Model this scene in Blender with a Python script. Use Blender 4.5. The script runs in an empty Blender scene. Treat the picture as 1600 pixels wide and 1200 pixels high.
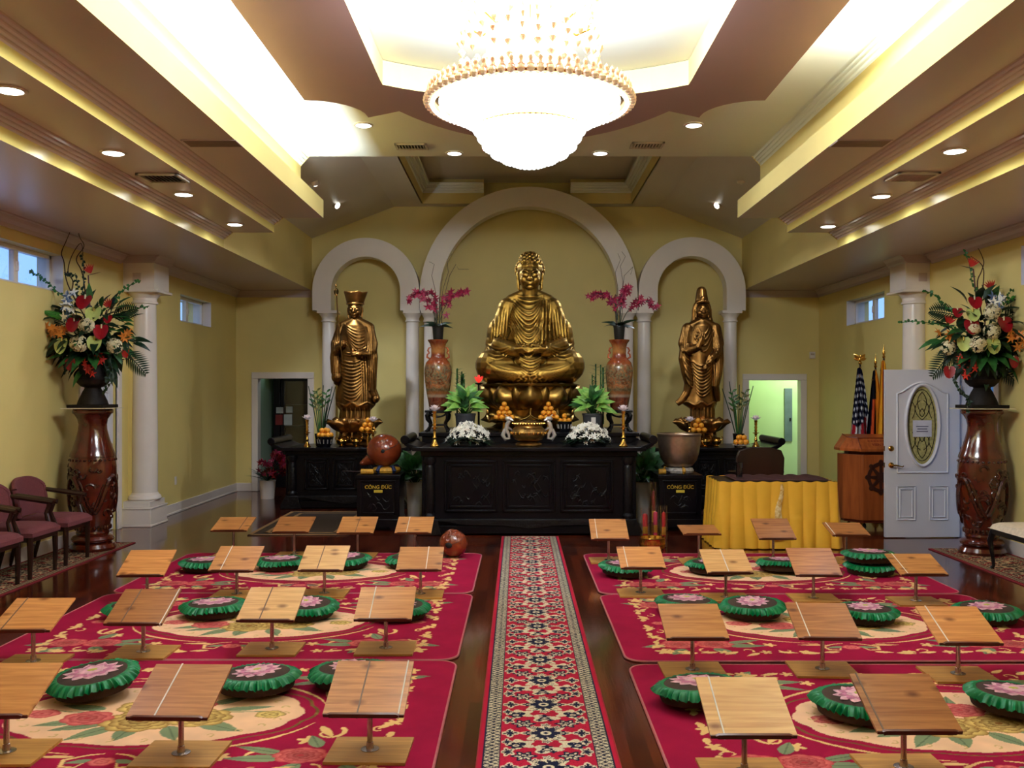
import bpy, math, random
import numpy as np
from mathutils import Vector, Matrix, Euler
from mathutils.bvhtree import BVHTree
random.seed(7)
S = bpy.context.scene
COL = S.collection
PI = math.pi
F, CX, CY, H = 1480.0, 810.0, 610.0, 1.78     # focal length and vanishing point in pixels, eye height in metres
XC = 0.15                                      # centre line of the hall

def at(px, py, Y):
    return Vector(((px - CX) / F * Y, Y, H - (py - CY) / F * Y))

def fl(px, py, z=0.0):
    Y = (H - z) * F / (py - CY)
    return Vector(((px - CX) / F * Y, Y, z))

# ------------------------------------------------------------------ mesh helpers
class MB:
    def __init__(s):
        s.v = []; s.f = []; s.m = []
    def add(s, vs, fs, mi=0):
        n = len(s.v)
        s.v += [tuple(v) for v in vs]
        s.f += [tuple(i + n for i in f) for f in fs]
        s.m += [mi] * len(fs)
        return s
    def box(s, x0, x1, y0, y1, z0, z1, mi=0, M=None):
        vs = [Vector((x, y, z)) for z in (z0, z1) for y in (y0, y1) for x in (x0, x1)]
        if M: vs = [M @ v for v in vs]
        return s.add(vs, [(0, 2, 3, 1), (4, 5, 7, 6), (0, 1, 5, 4), (2, 6, 7, 3), (0, 4, 6, 2), (1, 3, 7, 5)], mi)
    def lathe(s, prof, c=(0, 0, 0), seg=24, mi=0, M=None, sx=1, sy=1, cap=True, mod=None):
        vs = []; fs = []
        n = len(prof)
        for r, z in prof:
            for k in range(seg):
                a = 2 * PI * k / seg
                q = r * (mod(a, z) if mod else 1)
                v = Vector((q * math.cos(a) * sx, q * math.sin(a) * sy, z))
                if M: v = M @ v
                vs.append(v + Vector(c))
        for i in range(n - 1):
            for k in range(seg):
                k2 = (k + 1) % seg
                fs.append((i * seg + k, i * seg + k2, (i + 1) * seg + k2, (i + 1) * seg + k))
        if cap:
            fs.append(tuple(reversed(range(seg))))
            fs.append(tuple(range((n - 1) * seg, n * seg)))
        return s.add(vs, fs, mi)
    def cyl(s, c, r, h, seg=20, mi=0, M=None):
        return s.lathe([(r, 0), (r, h)], c, seg, mi, M)
    def tube(s, pts, r, seg=8, mi=0, cap=True):
        pts = [Vector(p) for p in pts]
        n = len(pts)
        if not hasattr(r, '__len__'): r = [r] * n
        vs = []; fs = []
        up = None
        for i, p in enumerate(pts):
            t = (pts[min(i + 1, n - 1)] - pts[max(i - 1, 0)])
            if t.length < 1e-9: t = Vector((0, 0, 1))
            t.normalize()
            if up is None:
                up = Vector((0, 0, 1)) if abs(t.z) < .9 else Vector((1, 0, 0))
            a = t.cross(up)
            if a.length < 1e-6: a = t.orthogonal()
            a.normalize(); b = a.cross(t).normalized(); up = b
            for k in range(seg):
                w = 2 * PI * k / seg
                vs.append(p + (a * math.cos(w) + b * math.sin(w)) * r[i])
        for i in range(n - 1):
            for k in range(seg):
                k2 = (k + 1) % seg
                fs.append((i * seg + k, i * seg + k2, (i + 1) * seg + k2, (i + 1) * seg + k))
        if cap:
            fs.append(tuple(reversed(range(seg)))); fs.append(tuple(range((n - 1) * seg, n * seg)))
        return s.add(vs, fs, mi)
    def ell(s, c, r, M=None, seg=14, rings=9, mi=0):
        if not hasattr(r, '__len__'): r = (r, r, r)
        vs = [Vector((0, 0, -r[2]))]; fs = []
        for i in range(1, rings):
            ph = -PI / 2 + PI * i / rings
            for k in range(seg):
                a = 2 * PI * k / seg
                vs.append(Vector((r[0] * math.cos(ph) * math.cos(a), r[1] * math.cos(ph) * math.sin(a), r[2] * math.sin(ph))))
        vs.append(Vector((0, 0, r[2])))
        for k in range(seg):
            k2 = (k + 1) % seg
            fs.append((0, 1 + k2, 1 + k))
            for i in range(rings - 2):
                fs.append((1 + i * seg + k, 1 + i * seg + k2, 1 + (i + 1) * seg + k2, 1 + (i + 1) * seg + k))
            b = 1 + (rings - 2) * seg
            fs.append((b + k, b + k2, len(vs) - 1))
        if M: vs = [M @ v for v in vs]
        return s.add([v + Vector(c) for v in vs], fs, mi)
    def cap(s, a, b, ra, rb, seg=12):          # a tapered rounded limb
        a = Vector(a); b = Vector(b); d = b - a; L = d.length; d.normalize()
        pts = []; rs = []
        for i in range(5):
            w = PI / 2 * (1 - i / 4); pts.append(a - d * ra * math.sin(w)); rs.append(max(ra * math.cos(w), ra * .02))
        for i in range(1, 6):
            w = PI / 2 * i / 5 if False else 0
        for i in range(5):
            w = PI / 2 * i / 4; pts.append(b + d * rb * math.sin(w)); rs.append(max(rb * math.cos(w), rb * .02))
        return s.tube(pts, rs, seg)
    def prism(s, poly, a0, a1, plane='xz', mi=0):
        n = len(poly)
        def P(p, a):
            return {'xz': (p[0], a, p[1]), 'xy': (p[0], p[1], a), 'yz': (a, p[0], p[1])}[plane]
        vs = [P(p, a0) for p in poly] + [P(p, a1) for p in poly]
        fs = [tuple(range(n)), tuple(reversed(range(n, 2 * n)))]
        fs += [(i, i + n, (i + 1) % n + n, (i + 1) % n) for i in range(n)]
        return s.add(vs, fs, mi)
    def grid(s, fn, nu, nv, wrap=False, mi=0):
        vs = [fn(i / (nu if wrap else nu - 1), j / (nv - 1)) for j in range(nv) for i in range(nu)]
        fs = []
        for j in range(nv - 1):
            for i in range(nu if wrap else nu - 1):
                i2 = (i + 1) % nu
                fs.append((j * nu + i, j * nu + i2, (j + 1) * nu + i2, (j + 1) * nu + i))
        return s.add(vs, fs, mi)
    def leaf(s, p, d, L, w, n=(0, 0, 1), curl=.2, mi=0, seg=5, fold=.15):
        p = Vector(p); d = Vector(d).normalized(); n = Vector(n)
        side = d.cross(n)
        if side.length < 1e-4: side = d.orthogonal()
        side.normalize(); n = side.cross(d).normalized()
        vs = []; fs = []
        for i in range(seg + 1):
            t = i / seg
            ww = w * .5 * (math.sin(PI * min(1, t ** .75)) + .02)
            c = p + d * (L * t) - n * (curl * L * t * t)
            vs += [c - side * ww + n * ww * fold * 2, c, c + side * ww + n * ww * fold * 2]
        for i in range(seg):
            a = i * 3
            fs += [(a, a + 1, a + 4, a + 3), (a + 1, a + 2, a + 5, a + 4)]
        return s.add(vs, fs, mi)
    def xf(s, M, i0=0):
        s.v = s.v[:i0] + [tuple(M @ Vector(v)) for v in s.v[i0:]]
        return s
    def mesh(s, name, mats, smooth=True, ang=38):
        me = bpy.data.meshes.new(name)
        me.from_pydata(s.v, [], s.f)
        if not isinstance(mats, (list, tuple)): mats = [mats]
        for m in mats: me.materials.append(m)
        if len(mats) > 1: me.polygons.foreach_set('material_index', s.m)
        if smooth:
            me.polygons.foreach_set('use_smooth', [True] * len(me.polygons))
            me.set_sharp_from_angle(angle=math.radians(ang))
        me.update()
        return me
    def build(s, name, mats, parent=None, loc=None, rot=None, smooth=True, ang=38, bev=0, fix=True):
        me = s.mesh(name, mats, smooth, ang)
        o = bpy.data.objects.new(name, me)
        COL.objects.link(o)
        if parent: o.parent = parent
        if loc is not None: o.location = loc
        if rot is not None: o.rotation_euler = rot
        if bev:
            b = o.modifiers.new('bevel', 'BEVEL'); b.width = bev; b.segments = 2; b.limit_method = 'ANGLE'; b.angle_limit = .6
            b.harden_normals = False
        return o

def tag(o, label=None, cat=None, group=None, kind=None):
    if label: o['label'] = label
    if cat: o['category'] = cat
    if group: o['group'] = group
    if kind: o['kind'] = kind
    return o

def thing(name, label, cat, loc=(0, 0, 0), rot=0, group=None):
    o = bpy.data.objects.new(name, None)
    COL.objects.link(o)
    o.empty_display_size = .1
    o.location = loc
    o.rotation_euler = rot if hasattr(rot, '__len__') else (0, 0, rot)
    return tag(o, label, cat, group)

def struct(mb, name, mat, **k):
    return tag(mb.build(name, mat, **k), kind='structure')

def dup(root, label=None, loc=None, rot=None, scale=None, group=None, parent=None):
    def cp(o, par):
        c = o.copy(); COL.objects.link(c); c.parent = par
        for ch in list(o.children): cp(ch, c)
        return c
    r = cp(root, parent)
    if loc is not None: r.location = loc
    if rot is not None: r.rotation_euler = rot if hasattr(rot, '__len__') else (0, 0, rot)
    if scale is not None: r.scale = scale if hasattr(scale, '__len__') else (scale,) * 3
    if label: r['label'] = label
    if group: r['group'] = group
    return r

def copy_part(o, parent, loc=None, rot=None, scale=None):
    c = o.copy(); COL.objects.link(c); c.parent = parent
    if loc is not None: c.location = loc
    if rot is not None: c.rotation_euler = rot
    if scale is not None: c.scale = scale if hasattr(scale, '__len__') else (scale,) * 3
    return c

def remesh(mb, voxel, smooth=2, fac=.5):
    """one continuous skin around all the pieces of a figure"""
    me = bpy.data.meshes.new('tmp'); me.from_pydata(mb.v, [], mb.f); me.update()
    o = bpy.data.objects.new('tmp', me); COL.objects.link(o)
    r = o.modifiers.new('r', 'REMESH'); r.mode = 'VOXEL'; r.voxel_size = voxel
    if smooth:
        q = o.modifiers.new('s', 'SMOOTH'); q.iterations = smooth; q.factor = fac
    dg = bpy.context.evaluated_depsgraph_get(); dg.update()
    out = bpy.data.meshes.new_from_object(o.evaluated_get(dg))
    bpy.data.objects.remove(o); bpy.data.meshes.remove(me)
    return out

def mesh_obj(me, name, mat, parent=None, loc=None):
    me.name = name
    me.materials.clear(); me.materials.append(mat)
    me.polygons.foreach_set('use_smooth', [True] * len(me.polygons)); me.update()
    o = bpy.data.objects.new(name, me); COL.objects.link(o)
    if parent: o.parent = parent
    if loc is not None: o.location = loc
    return o

def bez(p0, p1, p2, n=10):
    p0, p1, p2 = Vector(p0), Vector(p1), Vector(p2)
    return [p0 * (1 - t) ** 2 + p1 * 2 * t * (1 - t) + p2 * t * t for t in [i / n for i in range(n + 1)]]

# ------------------------------------------------------------------ materials
def srgb(r, g, b):
    def c(u):
        u /= 255.0
        return u / 12.92 if u <= .04045 else ((u + .055) / 1.055) ** 2.4
    return (c(r), c(g), c(b))

def newmat(name):
    m = bpy.data.materials.new(name); m.use_nodes = True
    return m, m.node_tree.nodes, m.node_tree.links, m.node_tree.nodes['Principled BSDF']

def mat(name, col, rough=.5, metal=0, var=.12, vs=6, bump=0, bs=60, emit=None, es=0, coat=0, stretch=(1, 1, 1), col2=None, trans=0, spec=.5, point=0):
    m, N, L, B = newmat(name)
    B.inputs['Roughness'].default_value = rough
    B.inputs['Metallic'].default_value = metal
    B.inputs['Coat Weight'].default_value = coat
    B.inputs['Coat Roughness'].default_value = .1
    B.inputs['Transmission Weight'].default_value = trans
    B.inputs['Specular IOR Level'].default_value = spec
    tc = N.new('ShaderNodeTexCoord'); mp = N.new('ShaderNodeMapping'); mp.inputs['Scale'].default_value = stretch
    L.new(tc.outputs['Object'], mp.inputs['Vector'])
    nz = N.new('ShaderNodeTexNoise'); nz.inputs['Scale'].default_value = vs; nz.inputs['Detail'].default_value = 4
    L.new(mp.outputs[0], nz.inputs['Vector'])
    rp = N.new('ShaderNodeValToRGB')
    c2 = col2 or tuple(c * (1 - var * 2) for c in col)
    rp.color_ramp.elements[0].position = .3; rp.color_ramp.elements[1].position = .7
    rp.color_ramp.elements[0].color = (*c2, 1); rp.color_ramp.elements[1].color = (*col, 1)
    L.new(nz.outputs['Fac'], rp.inputs['Fac'])
    src = rp.outputs['Color']
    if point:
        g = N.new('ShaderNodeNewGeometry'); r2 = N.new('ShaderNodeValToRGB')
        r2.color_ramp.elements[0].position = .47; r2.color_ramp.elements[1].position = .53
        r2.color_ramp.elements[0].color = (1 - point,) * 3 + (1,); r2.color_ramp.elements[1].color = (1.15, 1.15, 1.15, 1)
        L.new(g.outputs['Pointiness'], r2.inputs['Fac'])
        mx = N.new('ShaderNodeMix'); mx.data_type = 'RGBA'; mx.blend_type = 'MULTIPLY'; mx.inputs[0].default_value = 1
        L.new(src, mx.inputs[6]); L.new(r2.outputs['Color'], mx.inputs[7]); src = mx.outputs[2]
    L.new(src, B.inputs['Base Color'])
    if bump:
        n2 = N.new('ShaderNodeTexNoise'); n2.inputs['Scale'].default_value = bs; n2.inputs['Detail'].default_value = 3
        L.new(mp.outputs[0], n2.inputs['Vector'])
        bp = N.new('ShaderNodeBump'); bp.inputs['Strength'].default_value = bump; bp.inputs['Distance'].default_value = .01
        L.new(n2.outputs['Fac'], bp.inputs['Height']); L.new(bp.outputs[0], B.inputs['Normal'])
    if emit:
        B.inputs['Emission Color'].default_value = (*emit, 1); B.inputs['Emission Strength'].default_value = es
    return m

def vcol_mat(name, rough=.9, bump=.15, bs=250, sheen=.0):
    m, N, L, B = newmat(name)
    a = N.new('ShaderNodeAttribute'); a.attribute_name = 'Col'
    tc = N.new('ShaderNodeTexCoord'); nz = N.new('ShaderNodeTexNoise'); nz.inputs['Scale'].default_value = bs
    L.new(tc.outputs['Object'], nz.inputs['Vector'])
    hv = N.new('ShaderNodeHueSaturation')
    mr = N.new('ShaderNodeMapRange'); mr.inputs['To Min'].default_value = .75; mr.inputs['To Max'].default_value = 1.2
    nz2 = N.new('ShaderNodeTexNoise'); nz2.inputs['Scale'].default_value = 5; L.new(tc.outputs['Object'], nz2.inputs['Vector'])
    L.new(nz2.outputs['Fac'], mr.inputs['Value']); L.new(mr.outputs[0], hv.inputs['Value'])
    L.new(a.outputs['Color'], hv.inputs['Color']); L.new(hv.outputs[0], B.inputs['Base Color'])
    B.inputs['Roughness'].default_value = rough; B.inputs['Sheen Weight'].default_value = sheen
    B.inputs['Specular IOR Level'].default_value = .15
    bp = N.new('ShaderNodeBump'); bp.inputs['Strength'].default_value = bump; bp.inputs['Distance'].default_value = .004
    L.new(nz.outputs['Fac'], bp.inputs['Height']); L.new(bp.outputs[0], B.inputs['Normal'])
    return m

def wood_mat(name, c1, c2, rough=.45, scale=3, dirn=(1, 14, 14), knots=True, coat=0):
    m, N, L, B = newmat(name)
    tc = N.new('ShaderNodeTexCoord'); oi = N.new('ShaderNodeObjectInfo')
    ad = N.new('ShaderNodeVectorMath'); ad.operation = 'ADD'
    sc = N.new('ShaderNodeVectorMath'); sc.operation = 'SCALE'; sc.inputs['Scale'].default_value = 37.0
    cb = N.new('ShaderNodeCombineXYZ')
    for i in range(3): L.new(oi.outputs['Random'], cb.inputs[i])
    L.new(cb.outputs[0], sc.inputs[0]); L.new(tc.outputs['Object'], ad.inputs[0]); L.new(sc.outputs[0], ad.inputs[1])
    mp = N.new('ShaderNodeMapping'); mp.inputs['Scale'].default_value = dirn
    L.new(ad.outputs[0], mp.inputs['Vector'])
    nz = N.new('ShaderNodeTexNoise'); nz.inputs['Scale'].default_value = scale; nz.inputs['Detail'].default_value = 6; nz.inputs['Distortion'].default_value = .6
    L.new(mp.outputs[0], nz.inputs['Vector'])
    rp = N.new('ShaderNodeValToRGB'); rp.color_ramp.elements[0].position = .32; rp.color_ramp.elements[1].position = .68
    rp.color_ramp.elements[0].color = (*c2, 1); rp.color_ramp.elements[1].color = (*c1, 1)
    L.new(nz.outputs['Fac'], rp.inputs['Fac'])
    src = rp.outputs['Color']
    if knots:
        v = N.new('ShaderNodeTexVoronoi'); v.voronoi_dimensions = '2D'; v.inputs['Scale'].default_value = 3.4
        mp2 = N.new('ShaderNodeMapping'); mp2.inputs['Scale'].default_value = (.8, 1.3, 1); L.new(ad.outputs[0], mp2.inputs['Vector'])
        L.new(mp2.outputs[0], v.inputs['Vector'])
        r2 = N.new('ShaderNodeValToRGB'); r2.color_ramp.elements[0].position = .03; r2.color_ramp.elements[1].position = .13
        r2.color_ramp.elements[0].color = (.32, .2, .12, 1); r2.color_ramp.elements[1].color = (1, 1, 1, 1)
        L.new(v.outputs['Distance'], r2.inputs['Fac'])
        mx = N.new('ShaderNodeMix'); mx.data_type = 'RGBA'; mx.blend_type = 'MULTIPLY'; mx.inputs[0].default_value = .9
        L.new(src, mx.inputs[6]); L.new(r2.outputs['Color'], mx.inputs[7]); src = mx.outputs[2]
    hv = N.new('ShaderNodeHueSaturation')
    mr = N.new('ShaderNodeMapRange'); mr.inputs['To Min'].default_value = .8; mr.inputs['To Max'].default_value = 1.15
    L.new(oi.outputs['Random'], mr.inputs['Value']); L.new(mr.outputs[0], hv.inputs['Value']); L.new(src, hv.inputs['Color'])
    L.new(hv.outputs[0], B.inputs['Base Color'])
    B.inputs['Roughness'].default_value = rough; B.inputs['Coat Weight'].default_value = coat; B.inputs['Coat Roughness'].default_value = .12
    return m

YEL = mat('yellow_paint', srgb(224, 206, 132), .55, var=.03, vs=1.5, bump=.03, bs=120)
YEL2 = mat('yellow_gloss_paint', srgb(232, 214, 124), .2, var=.03, vs=1.5, bump=.03, bs=60)
CEIL = mat('ceiling_paint', srgb(198, 180, 180), .3, var=.02, vs=1, bump=.02, bs=150)
CEILW = mat('white_ceiling_paint', srgb(236, 238, 226), .5, var=.02, vs=1, bump=.02, bs=150)
WHITE = mat('white_trim_paint', srgb(228, 218, 210), .35, var=.03, vs=2)
CEILA = mat('brightened_ceiling_paint', srgb(222, 214, 200), .4, var=.02, vs=1)  # ceiling colour lightened to stand in for bounce light in the altar bay
PANELM = mat('mauve_panel_paint', srgb(164, 136, 136), .5, var=.02, vs=1)
CROWNM = mat('crown_gloss_paint', srgb(208, 190, 184), .2, var=.02, vs=1)
COLM = mat('column_paint', srgb(232, 222, 214), .22, var=.03, vs=3)
DOORW = mat('white_door_paint', srgb(222, 220, 226), .35, var=.03, vs=2)
DARK = mat('black_lacquer', srgb(15, 11, 16), .3, var=.2, vs=8, bump=.05, bs=20, spec=.2)
DARKC = mat('carved_ebony', srgb(18, 13, 16), .4, var=.25, vs=18, bump=.9, bs=22, spec=.3)
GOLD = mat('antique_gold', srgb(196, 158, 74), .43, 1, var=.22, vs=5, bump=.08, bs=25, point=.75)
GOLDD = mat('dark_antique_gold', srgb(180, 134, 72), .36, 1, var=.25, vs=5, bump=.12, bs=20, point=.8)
LOTG = mat('lotus_gold', srgb(186, 148, 74), .33, 1, var=.3, vs=4, bump=.08, bs=15)
BRASS = mat('polished_brass', srgb(226, 178, 82), .2, 1, var=.1, vs=10)
BRONZE = mat('bowl_bronze', srgb(204, 180, 156), .33, .9, var=.12, vs=20, bump=.05, bs=70)
SILVER = mat('silver_dragon_metal', srgb(226, 222, 220), .32, .6, var=.15, vs=20, bump=.3, bs=60)
STEEL = mat('pipe_steel', srgb(196, 184, 182), .22, 1, var=.1, vs=20)
PINE = wood_mat('varnished_pine', srgb(208, 150, 86), srgb(176, 114, 58), .3)
PINEL = wood_mat('pale_pine', srgb(220, 176, 116), srgb(192, 142, 84), .3)
PINED = wood_mat('tanned_pine', srgb(186, 128, 72), srgb(146, 90, 46), .3)
PLY = wood_mat('base_plywood', srgb(200, 150, 72), srgb(168, 120, 54), .45, knots=False)
LIPW = mat('lip_wood', srgb(96, 46, 20), .4)
CORDW = mat('white_elastic', srgb(235, 225, 215), .7)
CORDD = mat('grey_elastic', srgb(120, 95, 80), .7)
LACQ = mat('red_brown_glaze', srgb(92, 30, 14), .16, var=.25, vs=6, coat=.6, bump=.05, bs=20)
MOKW = mat('wooden_fish_lacquer', srgb(150, 66, 28), .25, var=.3, vs=4, bump=.25, bs=25, coat=.4)
ORG = mat('orange_peel', srgb(246, 170, 34), .4, var=.1, vs=20, bump=.15, bs=220)
MAR = mat('maroon_fabric', srgb(112, 56, 60), .85, var=.12, vs=60, bump=.2, bs=300)
DKW = mat('dark_mahogany', srgb(48, 22, 16), .3, var=.3, vs=6, stretch=(1, 1, .2))
CREAMF = mat('cream_upholstery', srgb(222, 205, 180), .8, var=.1, vs=25, bump=.3, bs=60)
LEAFD = mat('dark_leaf', srgb(26, 56, 28), .45, var=.3, vs=20)
LEAFM = mat('mid_leaf', srgb(60, 112, 48), .45, var=.3, vs=20)
LEAFL = mat('pale_leaf', srgb(168, 204, 104), .4, var=.28, vs=14, col2=srgb(104, 164, 62))
POTG = mat('grey_pot_plastic', srgb(72, 72, 80), .5)
POTB = mat('black_pot', srgb(24, 26, 28), .4)
BRASSB = mat('dark_iron', srgb(30, 22, 18), .6, spec=.2, var=.3, vs=15, bump=.15, bs=40)
TWIG = mat('twig_bark', srgb(70, 44, 26), .8)
REDF = mat('red_petal', srgb(150, 14, 26), .35, var=.2)
REDO = mat('scarlet_petal', srgb(206, 44, 26), .45, var=.2)
PALEG = mat('pale_green_petal', srgb(196, 206, 116), .35, var=.15)
CREAM = mat('cream_petal', srgb(222, 210, 168), .6, var=.1)
WHF = mat('white_petal', srgb(242, 238, 226), .55, var=.06)
ORF = mat('orange_petal', srgb(224, 140, 44), .5, var=.2)
PINKF = mat('magenta_petal', srgb(160, 22, 74), .5, var=.3, vs=14, col2=srgb(96, 8, 40))
BLUEF = mat('blue_grey_petal', srgb(110, 128, 165), .5, var=.2)
CLOTHY = mat('yellow_satin', srgb(238, 186, 52), .42, var=.1, vs=2, spec=.4)
CLOTHM = mat('maroon_cloth', srgb(62, 18, 18), .8)
BROWNF = mat('brown_cushion_fabric', srgb(62, 38, 26), .9, var=.15, vs=50, bump=.2, bs=300)
GREENF = mat('green_ruffle_satin', srgb(8, 112, 58), .45, var=.15, vs=8)
BLACK = mat('matte_black', srgb(14, 12, 12), .6)
GLASSY = None
def glass_mat(name, tint=(1, 1, 1), refl=.12, rough=.02):
    m = bpy.data.materials.new(name); m.use_nodes = True
    N = m.node_tree.nodes; L = m.node_tree.links; N.clear()
    o = N.new('ShaderNodeOutputMaterial'); mx = N.new('ShaderNodeMixShader')
    t = N.new('ShaderNodeBsdfTransparent'); t.inputs[0].default_value = (*tint, 1)
    g = N.new('ShaderNodeBsdfGlossy'); g.inputs['Roughness'].default_value = rough
    fr = N.new('ShaderNodeLayerWeight'); fr.inputs['Blend'].default_value = .25
    mr = N.new('ShaderNodeMapRange'); mr.inputs['To Min'].default_value = refl * .5; mr.inputs['To Max'].default_value = min(1, refl * 4)
    L.new(fr.outputs['Fresnel'], mr.inputs['Value']); L.new(mr.outputs[0], mx.inputs[0])
    L.new(t.outputs[0], mx.inputs[1]); L.new(g.outputs[0], mx.inputs[2]); L.new(mx.outputs[0], o.inputs[0])
    return m
GLASS = glass_mat('clear_glass')
GLASSW = glass_mat('window_glass', (.96, .98, 1), .06)
def emis(name, col, st):
    m = bpy.data.materials.new(name); m.use_nodes = True
    N = m.node_tree.nodes; L = m.node_tree.links; N.clear()
    o = N.new('ShaderNodeOutputMaterial'); e = N.new('ShaderNodeEmission')
    e.inputs[0].default_value = (*col, 1); e.inputs[1].default_value = st; L.new(e.outputs[0], o.inputs[0])
    return m
LAMP = emis('lamp_glow', (1, .84, .62), 9)

def area(name, loc, rot, sx, sy, power, col):
    l = bpy.data.lights.new(name, 'AREA'); l.shape = 'RECTANGLE'; l.size = sx; l.size_y = sy; l.energy = power; l.color = col
    o = bpy.data.objects.new(name, l); COL.objects.link(o); o.location = loc; o.rotation_euler = rot
    return o
def spot(name, loc, power, col, size=110, blend=.6, r=.06, rot=(0, 0, 0)):
    l = bpy.data.lights.new(name, 'SPOT'); l.energy = power; l.color = col; l.spot_size = math.radians(size); l.spot_blend = blend; l.shadow_soft_size = r
    o = bpy.data.objects.new(name, l); COL.objects.link(o); o.location = loc; o.rotation_euler = rot
    return o
def pointl(name, loc, power, col, r=.1):
    l = bpy.data.lights.new(name, 'POINT'); l.energy = power; l.color = col; l.shadow_soft_size = r
    o = bpy.data.objects.new(name, l); COL.objects.link(o); o.location = loc
    return o
def text_mesh(s, size, name, m, parent, loc, rot=(PI / 2, 0, 0), depth=.002):
    c = bpy.data.curves.new(name, 'FONT'); c.body = s; c.size = size; c.extrude = depth; c.align_x = 'CENTER'; c.align_y = 'CENTER'
    o = bpy.data.objects.new('t', c); COL.objects.link(o)
    dg = bpy.context.evaluated_depsgraph_get(); dg.update()
    me = bpy.data.meshes.new_from_object(o.evaluated_get(dg)); bpy.data.objects.remove(o)
    me.materials.clear(); me.materials.append(m)
    t = bpy.data.objects.new(name, me); COL.objects.link(t); t.parent = parent; t.location = loc; t.rotation_euler = rot
    return t
# ================================================================== THE ROOM
YB, YE, YF = 16.7, 11.7, -2.2      # back wall, end of the coffered ceiling, wall behind the camera
XL, XR = -5.15, 5.36               # near side walls
XLR, XRR = -4.98, 5.30             # rear side walls

# floor: long red-brown glossy boards
def floor_mat():
    m, N, L, B = newmat('glossy_hardwood')
    tc = N.new('ShaderNodeTexCoord'); mp = N.new('ShaderNodeMapping'); mp.inputs['Rotation'].default_value = (0, 0, PI / 2)
    L.new(tc.outputs['Object'], mp.inputs['Vector'])
    br = N.new('ShaderNodeTexBrick'); br.inputs['Scale'].default_value = 1; br.offset = .37
    br.inputs['Brick Width'].default_value = .9; br.inputs['Row Height'].default_value = .092; br.inputs['Mortar Size'].default_value = .0012
    br.inputs['Bias'].default_value = 0
    br.inputs['Color1'].default_value = (*srgb(104, 42, 20), 1); br.inputs['Color2'].default_value = (*srgb(60, 20, 11), 1); br.inputs['Mortar'].default_value = (.008, .004, .003, 1)
    L.new(mp.outputs[0], br.inputs['Vector'])
    m2 = N.new('ShaderNodeMapping'); m2.inputs['Scale'].default_value = (22, 1.5, 1); L.new(tc.outputs['Object'], m2.inputs['Vector'])
    nz = N.new('ShaderNodeTexNoise'); nz.inputs['Scale'].default_value = 2.2; nz.inputs['Detail'].default_value = 6; L.new(m2.outputs[0], nz.inputs['Vector'])
    mr = N.new('ShaderNodeMapRange'); mr.inputs['To Min'].default_value = .65; mr.inputs['To Max'].default_value = 1.25; L.new(nz.outputs['Fac'], mr.inputs['Value'])
    hv = N.new('ShaderNodeHueSaturation'); L.new(br.outputs['Color'], hv.inputs['Color']); L.new(mr.outputs[0], hv.inputs['Value'])
    L.new(hv.outputs[0], B.inputs['Base Color'])
    B.inputs['Roughness'].default_value = .13; B.inputs['Coat Weight'].default_value = .3; B.inputs['Coat Roughness'].default_value = .07
    bp = N.new('ShaderNodeBump'); bp.inputs['Strength'].default_value = .04; bp.inputs['Distance'].default_value = .01
    L.new(nz.outputs['Fac'], bp.inputs['Height']); L.new(bp.outputs[0], B.inputs['Normal'])
    return m
struct(MB().box(-8.2, 8.2, YF - .3, 20.3, -.12, 0), 'floor', floor_mat())

def wall_y(mb, x0, x1, y0, y1, z0, z1, holes):       # a wall running along Y, with holes (ya, yb, za, zb)
    ys = sorted({y0, y1} | {h[0] for h in holes} | {h[1] for h in holes}); zs = sorted({z0, z1} | {h[2] for h in holes} | {h[3] for h in holes})
    for a, b in zip(ys, ys[1:]):
        for c, d in zip(zs, zs[1:]):
            if any(h[0] <= a and b <= h[1] and h[2] <= c and d <= h[3] for h in holes): continue
            mb.box(x0, x1, a, b, c, d)
    return mb
def wall_x(mb, x0, x1, y0, y1, z0, z1, holes):
    xs = sorted({x0, x1} | {h[0] for h in holes} | {h[1] for h in holes}); zs = sorted({z0, z1} | {h[2] for h in holes} | {h[3] for h in holes})
    for a, b in zip(xs, xs[1:]):
        for c, d in zip(zs, zs[1:]):
            if any(h[0] <= a and b <= h[1] and h[2] <= c and d <= h[3] for h in holes): continue
            mb.box(a, b, y0, y1, c, d)
    return mb
TOP = 5.75
WL1 = (8.45, 10.72, 2.88, 3.30); WL2 = (13.95, 15.35, 2.80, 3.20)
WR1 = (8.3, 10.1, 2.90, 3.32); WR2 = (13.72, 15.30, 2.82, 3.22)
DL = (11.18, 12.14, 0, 2.06); DR = (10.62, 11.5, 0, 2.04)
struct(wall_y(MB(), XL - .3, XL, YF, 12.5, 0, TOP, [WL1, DL]), 'wall_left', YEL)
struct(wall_y(MB(), XL - .3, XLR, 12.5, YB, 0, TOP, [WL2]), 'wall_left_rear', YEL)
struct(wall_y(MB(), XR, XR + .3, YF, 12.5, 0, TOP, [WR1, DR]), 'wall_right', YEL)
struct(wall_y(MB(), XRR, XR + .3, 12.5, YB, 0, TOP, [WR2]), 'wall_right_rear', YEL)
OL = (-4.60, -3.70, 0, 2.0); OR = (4.05, 4.98, 0, 1.97)
struct(wall_x(MB(), XL - .3, XR + .3, YB, YB + .15, 0, TOP, [OL, OR]), 'wall_back', YEL)
struct(MB().box(XL - .3, XR + .3, YF - .15, YF, 0, TOP), 'wall_front', YEL)
struct(MB().box(XL - .4, XR + .4, YF - .2, YB + .2, TOP, TOP + .1), 'ceiling_light_block', CEIL)  # unseen slab above the ceilings, added to keep sky light out

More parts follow.
